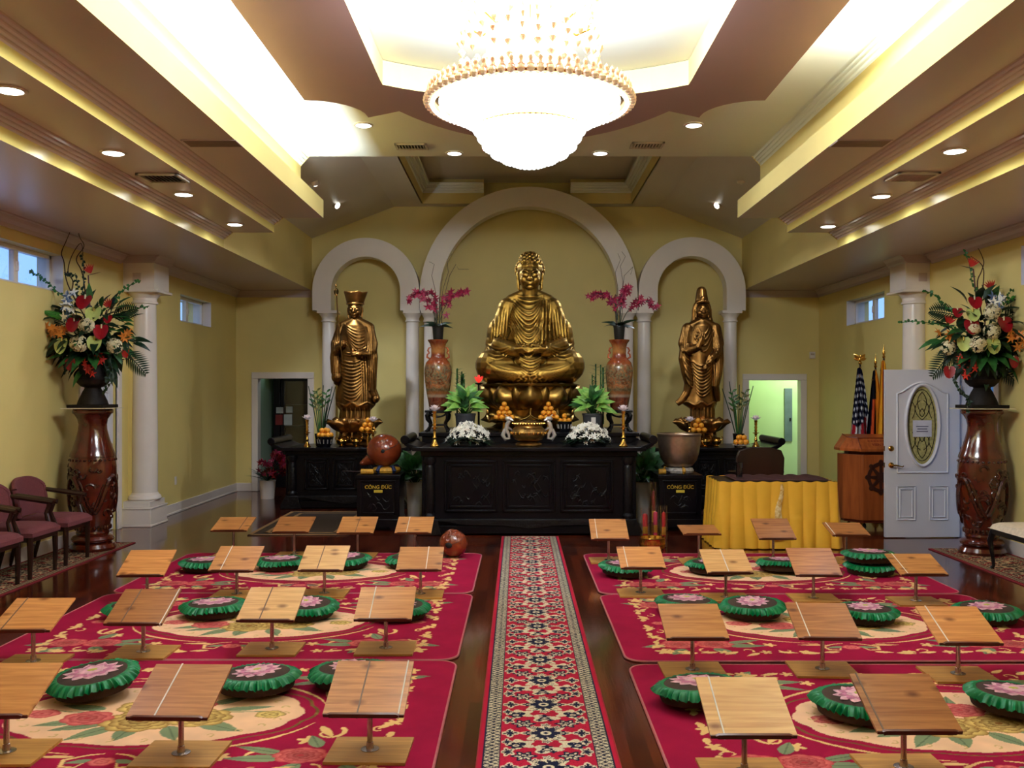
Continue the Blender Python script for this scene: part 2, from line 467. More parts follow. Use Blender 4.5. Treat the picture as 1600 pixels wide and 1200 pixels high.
# baseboards
def base(mb, x0, x1, y0, y1, along):
    mb.box(x0, x1, y0, y1, 0, .15)
    return mb
b = MB(); b.box(XL, XL + .02, YF, DL[0] - .1, 0, .15); struct(b, 'baseboard_left', WHITE, bev=.006)
b = MB(); b.box(XLR, XLR + .02, 12.95, YB, 0, .15); b.box(XLR, XLR + .028, 12.95, YB, 0, .03); struct(b, 'baseboard_left_rear', WHITE, bev=.006)
b = MB(); b.box(XR - .02, XR, YF, DR[0] - .1, 0, .15); struct(b, 'baseboard_right', WHITE, bev=.006)
b = MB(); b.box(XRR - .02, XRR, 12.95, YB, 0, .15); struct(b, 'baseboard_right_rear', WHITE, bev=.006)
b = MB(); b.box(XLR, OL[0] - .1, YB - .02, YB, 0, .15); b.box(OL[1] + .1, OR[0] - .1, YB - .02, YB, 0, .15); b.box(OR[1] + .1, XRR, YB - .02, YB, 0, .15); struct(b, 'baseboard_back', WHITE, bev=.006)

# ---- coffered ceiling: (u, z) runs away from the centre line, mirrored
def strips(mb, prof, y0, y1):
    for s in (-1, 1):
        pts = [(XC + s * u, z) for u, z in prof]
        for (xa, za), (xb, zb) in zip(pts, pts[1:]):
            mb.add([(xa, y0, za), (xb, y0, zb), (xb, y1, zb), (xa, y1, za)], [(0, 1, 2, 3)])
    return mb
def crown(u0, z0, u1, z1, n=4):           # stepped moulding between a face and the ceiling above it
    pts = [(u0, z0)]
    for i in range(n):
        ua = u0 + (u1 - u0) * (i + .55) / n; ub = u0 + (u1 - u0) * (i + 1) / n
        za = z0 + (z1 - z0) * (i + .35) / n; zb = z0 + (z1 - z0) * (i + 1) / n
        ul = u0 + (u1 - u0) * i / n
        pts += [(ul + (ub - ul) * .15, zb - (zb - za) * .35), (ul + (ub - ul) * .45, zb), (ub, zb)]
    return pts
SOF = 3.54
c = MB()
for s, xw in ((-1, XL), (1, XR)):
    c.add([(XC + s * 3.79, YF, SOF), (xw, YF, SOF), (xw, YB, SOF), (XC + s * 3.79, YB, SOF)], [(0, 1, 2, 3)])
strips(c, [(3.67, 3.73), (3.17, 3.73)], YF, YE)
strips(c, [(3.05, 3.91), (2.56, 3.91)], YF, YE)
struct(c, 'ceiling', CEIL, smooth=False)
c = MB()
strips(c, [(3.79, SOF), (3.79, 3.64)], YF, YE)
strips(c, [(3.17, 3.73), (3.17, 3.82)], YF, YE)
struct(c, 'trim_1', YEL2, smooth=False)
c = MB()
strips(c, [(2.56, 3.91), (2.56, 4.13), (2.585, 4.13), (2.585, 3.96), (2.84, 3.96), (2.84, 4.55)], YF, YE)
strips(c, [(3.79, SOF), (3.79, 4.46)], YE, YB)
# end faces of the coffers, turned to the altar
for s in (-1, 1):
    pts = [(3.79, 3.64), (3.67, 3.73), (3.17, 3.73), (3.17, 3.82), (3.05, 3.91), (2.56, 3.91), (2.56, 4.13), (2.585, 4.13), (2.585, 3.96), (2.84, 3.96), (2.84, 4.55), (2.73, 4.67), (2.73, 5.6), (3.79, 5.6)]
    c.prism([(XC + s * u, z) for u, z in pts], YE, YE + .01)
struct(c, 'trim_2', YEL, smooth=False)
c = MB()
strips(c, crown(3.79, 3.64, 3.67, 3.73, 4), YF, YE)
strips(c, crown(3.17, 3.82, 3.05, 3.91, 4), YF, YE)
struct(c, 'trim_3', CROWNM, smooth=False)
c = MB(); strips(c, crown(2.84, 4.55, 2.73, 4.67, 4), YF, YE); struct(c, 'trim_4', CEILW, smooth=False)
# crown where the low soffit meets the outer walls and the back wall
c = MB()
for s, xw, y0, y1 in ((1, XL, YF, 12.25), (-1, XR, YF, 12.25), (1, XLR, 12.9, YB), (-1, XRR, 12.9, YB)):
    pr = [(0, SOF - .12), (.02, SOF - .12), (.03, SOF - .08), (.07, SOF - .05), (.09, SOF - .02), (.12, SOF - .015), (.12, SOF), (0, SOF)]
    c.prism([(xw + s * p, z) for p, z in pr], y0, y1)
for x0, x1 in ((XLR, XC - 3.79), (XC + 3.79, XRR)):
    c.prism([(YB, SOF - .12), (YB - .03, SOF - .08), (YB - .07, SOF - .05), (YB - .12, SOF - .015), (YB - .12, SOF), (YB, SOF)], x0, x1, 'yz')
struct(c, 'trim_5', CEIL, smooth=False)
# upper ceiling and its far edge
c = MB(); c.box(XC - 2.73, XC + 2.73, YF, YE, 4.67, 4.74)
c.box(XC - 2.73, XC + 2.73, YE - .02, YE, 4.74, TOP)
struct(c, 'ceiling_upper', CEILW, smooth=False)

# altar bay: sloped sides, flat middle with a recessed tray
c = MB()
TX0, TX1, TY0, TY1 = XC - 1.81, XC + 1.81, 12.3, 16.42
for s in (-1, 1):
    c.add([(XC + s * 3.79, YE, 4.46), (XC + s * 2.34, YE, 5.02), (XC + s * 2.34, YB, 5.02), (XC + s * 3.79, YB, 4.46)], [(0, 1, 2, 3)])
    c.add([(XC + s * 2.34, YE, 5.02), (XC + s * 1.81, YE, 5.02), (XC + s * 1.81, YB, 5.02), (XC + s * 2.34, YB, 5.02)], [(0, 1, 2, 3)])
c.add([(TX0, YE, 5.02), (TX1, YE, 5.02), (TX1, TY0, 5.02), (TX0, TY0, 5.02)], [(0, 1, 2, 3)])
# the tray is notched round the top of the great arch
for xa, xb in ((TX0, XC - .75), (XC + .75, TX1)):
    c.add([(xa, TY1, 5.02), (xb, TY1, 5.02), (xb, YB, 5.02), (xa, YB, 5.02)], [(0, 1, 2, 3)])
c.add([(TX0, TY0, 5.44), (TX1, TY0, 5.44), (TX1, YB, 5.44), (TX0, YB, 5.44)], [(0, 1, 2, 3)])
struct(c, 'ceiling_altar', CEILA, smooth=False)
c = MB()
c.box(TX0 - .02, TX0, TY0, TY1, 5.02, 5.44); c.box(TX1, TX1 + .02, TY0, TY1, 5.02, 5.44); c.box(TX0, TX1, TY0 - .02, TY0, 5.02, 5.44)
c.box(TX0, XC - .75, TY1, TY1 + .02, 5.02, 5.44); c.box(XC + .75, TX1, TY1, TY1 + .02, 5.02, 5.44)
struct(c, 'trim_6', YEL, smooth=False)
c = MB()
pr = crown(0, 5.2, .14, 5.36, 4)
for i in range(len(pr) - 1):
    (d0, z0), (d1, z1) = pr[i], pr[i + 1]
    for xa, xb, sg in ((TX0, None, 1), (TX1, None, -1)):
        c.add([(xa + sg * d0, TY0, z0), (xa + sg * d0, TY1, z0), (xa + sg * d1, TY1, z1), (xa + sg * d1, TY0, z1)], [(0, 1, 2, 3)])
    for xa, xb in ((TX0, XC - .75), (XC + .75, TX1)):
        c.add([(xa, TY1 - d0, z0), (xb, TY1 - d0, z0), (xb, TY1 - d1, z1), (xa, TY1 - d1, z1)], [(0, 1, 2, 3)])
struct(c, 'trim_7', CEILW, smooth=False)

# hanging ceiling panel with a cut-out round the chandelier
ZP0, ZP1 = 4.45, 4.665
CHY = 6.4
def halfoutline():      # right half, far end to near end, u >= 0
    pts = []
    R = 3.72            # big bulge round the chandelier centre, seen at the far end
    for i in range(13):
        u = 1.29 * i / 12
        pts.append((u, CHY + math.sqrt(max(0, 3.75 ** 2 - (u * 2.05) ** 2))))
    pts.append((1.62, 9.27)); pts.append((1.62, 9.22))
    for i in range(1, 9):
        a = PI / 2 * i / 8
        pts.append((1.62 + .5 * (1 - math.cos(a)), 9.22 - .5 * math.sin(a)))
    pts.append((2.12, 8.72))
    return pts
ho = halfoutline()
out = [(XC + u, y) for u, y in ho] + [(XC + 2.12, YF)] + [(XC - 2.12, YF)] + [(XC - u, y) for u, y in reversed(ho[1:])]
def hole():
    pts = []
    for i in range(17):         # far bulge
        a = .62 * (i / 8 - 1)
        pts.append((XC + 2.3 * math.sin(a), CHY + 2.3 * math.cos(a)))
    far = [(XC - 1.34, 8.13)] + pts + [(XC + 1.34, 8.13)]
    near = [(XC + 1.34, 4.67)] + [(x, 2 * CHY - y) for x, y in reversed(pts)] + [(XC - 1.34, 4.67)]
    return far, near
far, near = hole()
import bmesh
def panel_with_hole(outer, inner, z0, z1):
    bm = bmesh.new()
    vo = [bm.verts.new((x, y, z0)) for x, y in outer]; vi = [bm.verts.new((x, y, z0)) for x, y in inner]
    eo = [bm.edges.new((vo[i], vo[(i + 1) % len(vo)])) for i in range(len(vo))]
    ei = [bm.edges.new((vi[i], vi[(i + 1) % len(vi)])) for i in range(len(vi))]
    bmesh.ops.triangle_fill(bm, edges=eo + ei, use_beauty=True)
    fs = [tuple(v.index for v in f.verts) for f in (bm.verts.index_update() or bm.faces)]
    vs = [tuple(v.co) for v in bm.verts]; bm.free()
    return vs, fs
vs, fs = panel_with_hole(out, far + near, ZP0, ZP1)
mb = MB(); mb.add(vs, fs)
struct(mb, 'ceiling_panel', PANELM, smooth=False)
mb = MB()
def rim(pts):
    n = len(pts)
    for i in range(n):
        a, b2 = pts[i], pts[(i + 1) % n]
        mb.add([(a[0], a[1], ZP0), (b2[0], b2[1], ZP0), (b2[0], b2[1], ZP1), (a[0], a[1], ZP1)], [(0, 1, 2, 3)])
rim(out); rim(far + near)
struct(mb, 'trim_8', YEL, smooth=False)

# ---- arches in front of the back wall
AY0, AY1 = 16.12, 16.42
k = AY0 / F
def arch(name, label, pcx, pcy, Ro, Ri, pleg):
    cx, cz = (pcx - CX) * k, H - (pcy - CY) * k; zl = H - (pleg - CY) * k
    Ro *= k; Ri *= k
    po = [(cx + Ro * math.cos(a), cz + Ro * math.sin(a)) for a in [PI * i / 40 for i in range(41)]]
    pi_ = [(cx + Ri * math.cos(a), cz + Ri * math.sin(a)) for a in [PI * i / 40 for i in range(41)]]
    po = [(cx + Ro, zl)] + po + [(cx - Ro, zl)]; pi_ = [(cx + Ri, zl)] + pi_ + [(cx - Ri, zl)]
    m = MB(); n = len(po)
    vs = [(x, AY0, z) for x, z in po] + [(x, AY0, z) for x, z in pi_] + [(x, AY1, z) for x, z in po] + [(x, AY1, z) for x, z in pi_]
    f = []
    for i in range(n - 1):
        f += [(i, i + n, i + n + 1, i + 1), (2 * n + i, 2 * n + i + 1, 3 * n + i + 1, 3 * n + i), (i, i + 1, 2 * n + i + 1, 2 * n + i), (n + i, 3 * n + i, 3 * n + i + 1, n + i + 1)]
    f += [(0, 2 * n, 3 * n, n), (n - 1, 2 * n - 1, 4 * n - 1, 3 * n - 1)]
    m.add(vs, f)
    o = m.build(name, WHITE)
    tag(o, label, 'arch', 'white arches over the altar')
arch('arch', 'wide white round arch over the central seated statue', 826, 462, 170.5, 139.5, 485)
arch('arch', 'narrow white round arch over the crowned statue holding a staff', 571.3, 455, 83.5, 54, 485)
arch('arch', 'narrow white round arch over the hooded standing statue', 1081.7, 454, 83.5, 54, 485)

def column(name, label, x, y, r, ztop, group, half=.18, baseh=.16):
    t = thing(name, label, 'column', (x, y, 0), 0, group)
    m = MB(); m.lathe([(r * 1.0, baseh), (r * .99, baseh + .6), (r * .9, ztop - .2)], seg=28); m.build('shaft', COLM, t)
    m = MB(); m.lathe([(r * .9, ztop - .2), (r * .93, ztop - .19), (r * 1.06, ztop - .185), (r * 1.06, ztop - .165), (r * .95, ztop - .16), (r * .95, ztop - .12), (r * 1.1, ztop - .09), (r * 1.35, ztop - .05), (r * 1.38, ztop - .04)], seg=28)
    m.box(-half, half, -half, half, ztop - .045, ztop)
    m.build('capital', COLM, t)
    m = MB(); m.box(-half, half, -half, half, 0, .07); m.lathe([(r * 1.4, .07), (r * 1.45, .09), (r * 1.35, .12), (r * 1.12, .125), (r * 1.15, .15), (r, baseh + .01)], seg=28); m.build('base', COLM, t)
    return t
AZ = H - (485 - CY) * k
for px, lab in ((511, 'slim white column at the far left of the arches, beside the left doorway'), (643, 'slim white column right of the crowned statue'),
                (671, 'slim white column directly behind the left painted vase'), (981, 'slim white column directly behind the right painted vase'),
                (1008, 'slim white column left of the hooded statue'), (1144, 'slim white column at the far right of the arches, beside the bright doorway')):
    column('arch_column', lab, (px - CX) * k, 16.27, .122 if px not in (671, 981) else .118, AZ, 'slim columns under the arches', .17 if px in (511, 1144) else .145)
# big side columns with square block above and plinth below
for s, x, lab in ((-1, -4.97, 'thick white column on a square plinth at the left wall'), (1, 5.27, 'thick white column behind the open door at the right wall')):
    t = thing('side_column', lab, 'column', (x, 12.6, 0), 0, 'thick columns at the side walls')
    m = MB(); m.lathe([(.165, .42), (.165, 1.2), (.145, 2.92)], seg=32); m.build('shaft', COLM, t)
    m = MB(); m.lathe([(.145, 2.92), (.17, 2.925), (.17, 2.95), (.155, 2.96), (.155, 3.0), (.2, 3.05), (.22, 3.07)], seg=32); m.box(-.27, .27, -.27, .27, 3.065, 3.10); m.build('capital', COLM, t, bev=.005)
    m = MB(); m.box(-.225, .225, -.26, .26, 3.10, 3.44); m.build('impost_block', WHITE, t)
    m = MB(); m.prism([(-.225, 3.44), (-.25, 3.46), (-.27, 3.5), (-.31, 3.54), (.31, 3.54), (.27, 3.5), (.25, 3.46), (.225, 3.44)], -.3, .3); m.build('crown_moulding', CEIL, t, smooth=False)
    m = MB(); m.box(-.26, .2, -.3, .3, 0, .03); m.box(-.25, .19, -.29, .29, .03, .23); m.box(-.24, .2, -.3, .3, .23, .25); m.box(-.22, .17, -.26, .26, .25, .33)
    m.lathe([(.2, .33), (.215, .35), (.2, .39), (.18, .4), (.165, .43)], seg=32); m.build('plinth', WHITE, t, bev=.006)
    m = MB(); m.box(-.055, .055, -.268, -.258, 3.2, 3.31); m.build('relief_tile', CEIL, t, bev=.004)

# ---- windows
def window(n, xin, s, h, mid=None):           # xin inner wall face, s = -1 for left wall
    y0, y1, z0, z1 = h
    xf = xin + s * .17
    m = MB()
    d = .035
    for a in (y0, y1 - .045): m.box(xf - d, xf + d, a, a + .045, z0, z1)
    for a in (z0, z1 - .045): m.box(xf - d, xf + d, y0, y1, a, a + .045)
    mid = mid or (y0 + y1) / 2
    m.box(xf - d * .8, xf + d * .8, mid - .045, mid + .045, z0 + .04, z1 - .04)
    w = struct(m, 'window_%d' % n, WHITE, bev=.004)
    g = MB(); g.box(xf - .004, xf + .004, y0 + .04, y1 - .04, z0 + .04, z1 - .04); g.build('pane', GLASSW, w)
    l = MB(); l.box(xf - s * .05, xf - s * .03, mid - .015, mid + .015, (z0 + z1) / 2 - .05, (z0 + z1) / 2 + .05); l.build('latch', WHITE, w)
    m = MB()
    m.box(min(xin, xin + s * .29), max(xin, xin + s * .29), y0 - .001, y1 + .001, z0 - .002, z0 + .004)
    m.box(min(xin, xin + s * .29), max(xin, xin + s * .29), y1 - .005, y1 + .002, z0 + .004, z1)
    m.box(min(xin, xin + s * .29), max(xin, xin + s * .29), y0 - .002, y0 + .005, z0 + .004, z1)
    m.build('sill', WHITE, w)
window(1, XL, -1, WL1, 9.98); window(2, XLR, -1, WL2); window(3, XR, 1, WR1); window(4, XRR, 1, WR2)
# pale neighbour buildings and a porch seen through the panes
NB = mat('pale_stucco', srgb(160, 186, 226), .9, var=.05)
tag(MB().box(-8.6, -8.3, 4.6, 12.9, 0, 3.86).build('building', NB), 'pale building wall seen outside the left windows', 'building')
tag(MB().box(8.3, 8.6, 4.6, 21, 0, 4.2).build('building', NB), 'pale building wall seen outside the right windows', 'building')

# ---- left door (closed) and right door (open)
def door_leaf(name, W, Hh, glass_back):
    """door in its own frame: hinge edge at x=0, leaf to x=W, front face towards -y"""
    t = bpy.data.objects.new(name, None); COL.objects.link(t); t.empty_display_size = .1
    cxx, cz, rx, rz = W / 2, 1.36, W * .205, .47
    # slab with an oval opening
    n = 48
    ov = [(cxx + rx * math.cos(2 * PI * i / n), cz + rz * math.sin(2 * PI * i / n)) for i in range(n)]
    rect = [(0, 0.012), (W, 0.012), (W, Hh), (0, Hh)]
    vs, fs = panel_with_hole(rect, ov, 0, 0)
    m = MB()
    for y, flip in ((-.022, 0), (.022, 1)):
        m.add([(v[0], y, v[1]) for v in vs], fs)
    for loop in (rect, ov):
        q = len(loop)
        for i in range(q):
            a, b2 = loop[i], loop[(i + 1) % q]
            m.add([(a[0], -.022, a[1]), (b2[0], -.022, b2[1]), (b2[0], .022, b2[1]), (a[0], .022, a[1])], [(0, 1, 2, 3)])
    m.build('slab', DOORW, t, smooth=False)
    m = MB()
    for sy in (-1, 1):
        # frame mouldings: big panel with arched top, two small panels, oval rim
        L_ = .16 * W; R_ = W - L_; y = sy * .024
        big = [(L_, .79), (R_, .79), (R_, 1.74)] + [(R_ - .06 - (R_ - L_ - .12) * i / 14, 1.74 + .115 * math.sin(PI * i / 14) + .02) for i in range(15)] + [(L_, 1.74), (L_, .79)]
        m.tube([(x, y, z) for x, z in big], .013, 6)
        for x0, x1 in ((L_, W / 2 - .09), (W / 2 + .09, R_)):
            for ins in (0, .035):
                m.tube([(x0 + ins, y, .22 + ins), (x1 - ins, y, .22 + ins), (x1 - ins, y, .62 - ins), (x0 + ins, y, .62 - ins), (x0 + ins, y, .22 + ins)], .010, 6)
        m.tube([(cxx + (rx + .02) * math.cos(2 * PI * i / n), y, cz + (rz + .02) * math.sin(2 * PI * i / n)) for i in range(n + 1)], .02, 6)
    m.build('moulding', DOORW, t)
    g = MB(); g.prism([(cxx + rx * math.cos(2 * PI * i / n), cz + rz * math.sin(2 * PI * i / n)) for i in range(n)], -.006, .006)
    gl = g.build('oval_glass', glass_back, t)
    m = MB()
    for sx in (-1, 1):
        for sz in (-1, 1):
            for p in (((0, .40), (.10, .3), (.02, .16)), ((.02, .3), (.16, .2), (.0, .06)), ((.12, .28), (.05, .2), (.12, .08)), ((0, .2), (.06, .15), (.0, .1))):
                m.tube([(cxx + sx * q.x, -.009, cz + sz * q.y) for q in bez((*p[0], 0), (*p[1], 0), (*p[2], 0), 8)], .004, 5)
    m.tube([(cxx + (rx - .025) * math.cos(2 * PI * i / n), -.009, cz + (rz - .04) * math.sin(2 * PI * i / n)) for i in range(n + 1)], .004, 5)
    m.build('leading', BRASSB, gl)
    h = MB(); h.lathe([(.034, 0), (.034, .008), (.028, .014), (.02, .018), (0.001, .02)], (W - .07, -.022, 1.08), 18, M=Matrix.Rotation(PI / 2, 4, 'X')); h.build('deadbolt', BRASS, t)
    h = MB(); h.lathe([(.034, 0), (.032, .012), (.014, .02), (.012, .05), (.001, .055)], (W - .07, -.022, .88), 18, M=Matrix.Rotation(PI / 2, 4, 'X'))
    h.tube([(W - .07, -.07, .88), (W - .12, -.075, .88), (W - .16, -.07, .87), (W - .19, -.068, .862), (W - .205, -.066, .875)], [.011, .01, .008, .007, .006], 8); h.build('lever_handle', BRASS, t)
    h = MB()
    for z in (1.08, .88): h.box(W - .001, W + .003, -.012, .012, z - .03, z + .03)
    h.build('latch_plate', BRASS, t)
    h = MB()
    for z in (.25, 1.05, 1.8): h.cyl((-.012, -.022, z - .045), .008, .09, 10)
    h.build('hinge', STEEL, t)
    return t
FROST = mat('leaded_frosted_glass', srgb(200, 190, 120), .25, var=.2, vs=30, bump=.4, bs=50)
FROSTD = mat('leaded_dusk_glass', srgb(110, 120, 105), .2, var=.2, vs=30, bump=.4, bs=50)
d1 = door_leaf('door_1', .93, 2.03, FROSTD); d1['kind'] = 'structure'
d1.location = (XL - .06, DL[0] + .012, 0); d1.rotation_euler = (0, 0, PI / 2)
d2 = door_leaf('door_2', .91, 2.03, FROST); d2['kind'] = 'structure'
d2.location = (5.325, 11.455, 0); d2.rotation_euler = (0, 0, PI + .035)
for ch in d2.children:     # its front side faces the hall once swung open: mirror the furniture to that side
    if ch.name.split('.')[0] in ('deadbolt', 'lever_handle', 'hinge'): ch.scale = (1, -1, 1)
    if ch.name.split('.')[0] == 'oval_glass': ch.scale = (1, -1, 1)
p = MB(); p.box(.34, .57, .013, .016, 1.22, 1.42)
nt = tag(p.build('paper_notice', mat('white_paper', srgb(222, 222, 232), .8), None), 'white paper notice taped on the oval glass of the open door', 'notice')
nt.matrix_world = Matrix.Translation((5.325, 11.455, 0)) @ Matrix.Rotation(PI + .035, 4, 'Z')
q = MB()
for i, (a, w) in enumerate(((1.345, .15), (1.315, .12), (1.285, .14))): q.box(.455 - w / 2, .455 + w / 2, .0162, .0168, a - .006, a + .006)
q.build('printed_lines', mat('grey_print', srgb(120, 118, 140), .8), nt)
# casings
c = MB()
for y in (DL[0] - .1, DL[1]): c.box(XL - .02, XL + .03, y, y + .1, 0, 2.06)
c.box(XL - .02, XL + .03, DL[0] - .1, DL[1] + .1, 2.06, 2.16); struct(c, 'trim_9', WHITE, bev=.006)
c = MB()
for y in (DR[0] - .1, DR[1] - .015): c.box(XR - .03, XR + .31, y, y + .115, 0, 2.025)
c.box(XR - .03, XR + .31, DR[0] - .1, DR[1] + .1, 2.025, 2.14); struct(c, 'trim_10', WHITE, bev=.006)
for n, h in ((11, OL), (12, OR)):
    c = MB(); x0, x1, _, z1 = h
    c.box(x0 - .1, x0 + .012, YB - .03, YB + .17, 0, z1 - .012); c.box(x1 - .012, x1 + .1, YB - .03, YB + .17, 0, z1 - .012); c.box(x0 - .1, x1 + .1, YB - .03, YB + .17, z1 - .012, z1 + .1)
    struct(c, 'trim_%d' % n, WHITE, bev=.008)

# ---- the two rooms behind the doorways
GRN = mat('pale_green_paint', srgb(206, 222, 168), .6, var=.03, vs=1.5)
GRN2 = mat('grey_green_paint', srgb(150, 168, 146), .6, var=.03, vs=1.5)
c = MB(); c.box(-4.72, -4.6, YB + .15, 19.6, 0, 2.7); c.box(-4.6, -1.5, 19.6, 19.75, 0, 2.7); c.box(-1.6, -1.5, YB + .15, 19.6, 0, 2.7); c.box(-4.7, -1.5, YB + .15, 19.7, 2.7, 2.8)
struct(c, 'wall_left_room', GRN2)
c = MB(); c.box(3.6, 3.72, YB + .15, 18.6, 0, 2.7); c.box(3.6, 7, 18.6, 18.75, 0, 2.7); c.box(6.8, 7, YB + .15, 18.6, 0, 2.7); c.box(3.6, 7, YB + .15, 18.7, 2.7, 2.8)
struct(c, 'wall_right_room', GRN)
pp = at(1232, 648, 18.57)
t = thing('electrical_panel', 'tall grey electrical panel on the wall of the bright room', 'electrical panel', (pp.x, 18.6, 1.3))
m = MB(); m.box(-.075, .075, -.03, 0, -.52, .52); m.build('cover', mat('grey_steel_paint', srgb(118, 130, 134), .4), t, bev=.004)
m = MB(); m.box(.02, .05, -.045, -.03, -.12, -.06); m.build('latch', BLACK, t)
# tall black cabinet with glass doors in the left room
t = thing('glass_cabinet', 'tall black display cabinet with glass doors in the dim left room', 'cabinet', (-3.78, 17.4, 0))
m = MB(); m.box(-.72, .9, 0, .45, 0, .25); m.box(-.72, -.6, 0, .45, .25, 2.05); m.box(.8, .9, 0, .45, .25, 2.05); m.box(-.72, .9, .4, .45, .25, 2.05); m.box(-.78, .96, -.06, .48, 2.05, 2.2); m.box(.02, .12, 0, .45, .25, 2.05)
for z in (.7, 1.1, 1.5): m.box(-.6, .8, .05, .4, z, z + .02)
m.build('carcass', DARK, t, bev=.006)
for x0, x1 in ((-.58, .02), (.12, .8)):
    m = MB(); m.box(x0, x0 + .06, -.02, .01, .27, 2.03); m.box(x1 - .06, x1, -.02, .01, .27, 2.03); m.box(x0, x1, -.02, .01, .27, .35); m.box(x0, x1, -.02, .01, 1.95, 2.03)
    d = m.build('door', DARK, t, bev=.004)
    m = MB(); m.box(x0 + .05, x1 - .05, -.008, -.004, .33, 1.97); m.build('pane', GLASS, d)
PAP = [mat('paper_white', srgb(170, 172, 168), .9), mat('paper_red', srgb(120, 40, 36), .9)]
for i, (px, py, w, h, c_) in enumerate(((437, 641, .13, .11, 0), (452, 640, .12, .11, 0), (436, 656, .13, .19, 1), (450, 656, .15, .20, 0))):
    p = at(px, py, 17.37); m = MB(); m.box(-w / 2, w / 2, 0, .006, -h / 2, h / 2)
    o = m.build('paper_sheet', PAP[c_], None, p); tag(o, ['small white sheet at the upper left of the papers in the dim cabinet', 'small white sheet at the upper right of the papers in the dim cabinet', 'dark red sheet among the papers in the dim cabinet', 'large white sheet beside the red one in the dim cabinet'][i], 'paper', 'papers in the dark cabinet')
# ================================================================== LIGHTS, CHANDELIER, CEILING FITTINGS
EXPO = 0.06
WARM = (1, .945, .90)
def mirrorlabel(): pass
# recessed lights (pixel, ceiling height)
RING = mat('lamp_trim', srgb(235, 225, 205), .3)
def recessed(name, label, p, power, r=.085, group='recessed ceiling lights', col=WARM, glow=LAMP, size=168, tilt=None):
    t = thing(name, label, 'ceiling light', p, 0, group)
    if tilt: t.rotation_euler = tilt
    m = MB(); m.lathe([(r * 1.25, 0), (r * 1.25, -.008), (r, -.012), (r, -.002)], seg=24, cap=False); m.build('trim_ring', RING, t)
    m = MB(); m.lathe([(r, -.004), (r * .8, -.016), (r * .3, -.022), (.001, -.023)], seg=20, cap=False); m.build('lamp', glow, t)
    d = spot('downlight', (p[0], p[1], p[2] - .05), power, col, size)
    if tilt: d.rotation_euler = tilt
    return t
def onceil(px, py, z):
    Y = (z - H) * F / (CY - py); return ((px - CX) / F * Y, Y, z)
L1P = [((15, 140), 'recessed light nearest the camera in the left ceiling step'), ((177, 238), 'recessed light second from the near end in the left ceiling step'),
       ((287, 303), 'recessed light third from the near end in the left ceiling step, past the vent'), ((367, 350), 'recessed light at the far end of the left ceiling step')]
R1P = [((1492, 235), 'recessed light nearest the camera in the right ceiling step, bulb hanging low'), ((1377, 306), 'middle recessed light of the right ceiling step, beside the vent'), ((1294, 353), 'recessed light at the far end of the right ceiling step')]
for (q, l) in L1P + R1P: recessed('recessed_light', l, onceil(*q, 3.73), 17)
for (q, l) in (((568, 195), 'recessed light in the bright left corner of the upper ceiling'), ((1084, 195), 'recessed light in the dim right corner of the upper ceiling'),
               ((710, 239), 'recessed light just left of the chandelier tip'), ((938, 239), 'recessed light just right of the chandelier tip')):
    recessed('recessed_light', l, onceil(*q, 4.668), 22)
for y in (3.2, 1.0):       # the run of lights goes on over the camera
    for s in (-1, 1):
        spot('downlight', (XC + s * 3.45, y, 3.68), 15, WARM, 120)
# eyeball spots on the sloped ceiling of the altar bay
def onslope(px, py, s):
    # plane: z = 4.46 + (3.79-u)*.56/1.45
    m = (CY - py) / F; a = (px - CX) / F
    g = .56 / 1.45
    # z = H + mY ; u = s*(aY - XC)
    Y = (4.46 + (3.79 + s * XC) * g - H) / (m + s * a * g)
    return Vector((a * Y, Y, H + m * Y))
for (px, py, s, lab, tgt) in ((492, 285, -1, 'small eyeball spotlight nearest the camera on the left ceiling slope', (-2.5, 15, 1.8)), (525, 320, -1, 'small eyeball spotlight aimed at the altar on the left ceiling slope', (.2, 13.2, 2.6)),
                         (1122, 320, 1, 'small eyeball spotlight on the right ceiling slope', (.3, 13.2, 2.6))):
    p = onslope(px, py, s)
    t = thing('spotlight', lab, 'spotlight', p + Vector((0, 0, -.0)), 0, 'spotlights of the altar bay')
    d = (Vector(tgt) - p).normalized(); q = d.to_track_quat('-Z', 'Y')
    R4 = q.to_matrix().to_4x4()
    m = MB(); m.lathe([(.05, .06), (.062, .0), (.062, -.03), (.05, -.04)], seg=18, cap=False, M=R4); m.build('housing', RING, t)
    m = MB(); m.lathe([(.05, -.035), (.025, -.05), (.001, -.055)], seg=16, cap=False, M=R4); m.build('lamp', LAMP, t)
    spot('spot', p + d * .12, 250, (1, .955, .88), 75, .7, .04, q.to_euler())
spot('spot', (2.9, 13.0, 4.6), 90, (1, .955, .88), 75, .7, .04, (Vector((2.9, 14.9, 1.9)) - Vector((2.9, 13, 4.6))).to_track_quat('-Z', 'Y').to_euler())
# small white smoke detector on the right slope
p = onslope(1158, 283, 1)
t = thing('smoke_detector', 'round white smoke detector on the right ceiling slope', 'smoke detector', p)
m = MB(); m.lathe([(.06, 0), (.06, -.02), (.045, -.035), (.001, -.04)], seg=20, cap=False); m.build('case', RING, t)
m = MB(); m.lathe([(.022, -.036), (.018, -.045), (.001, -.047)], seg=14, cap=False); m.build('sensor', WHITE, t)

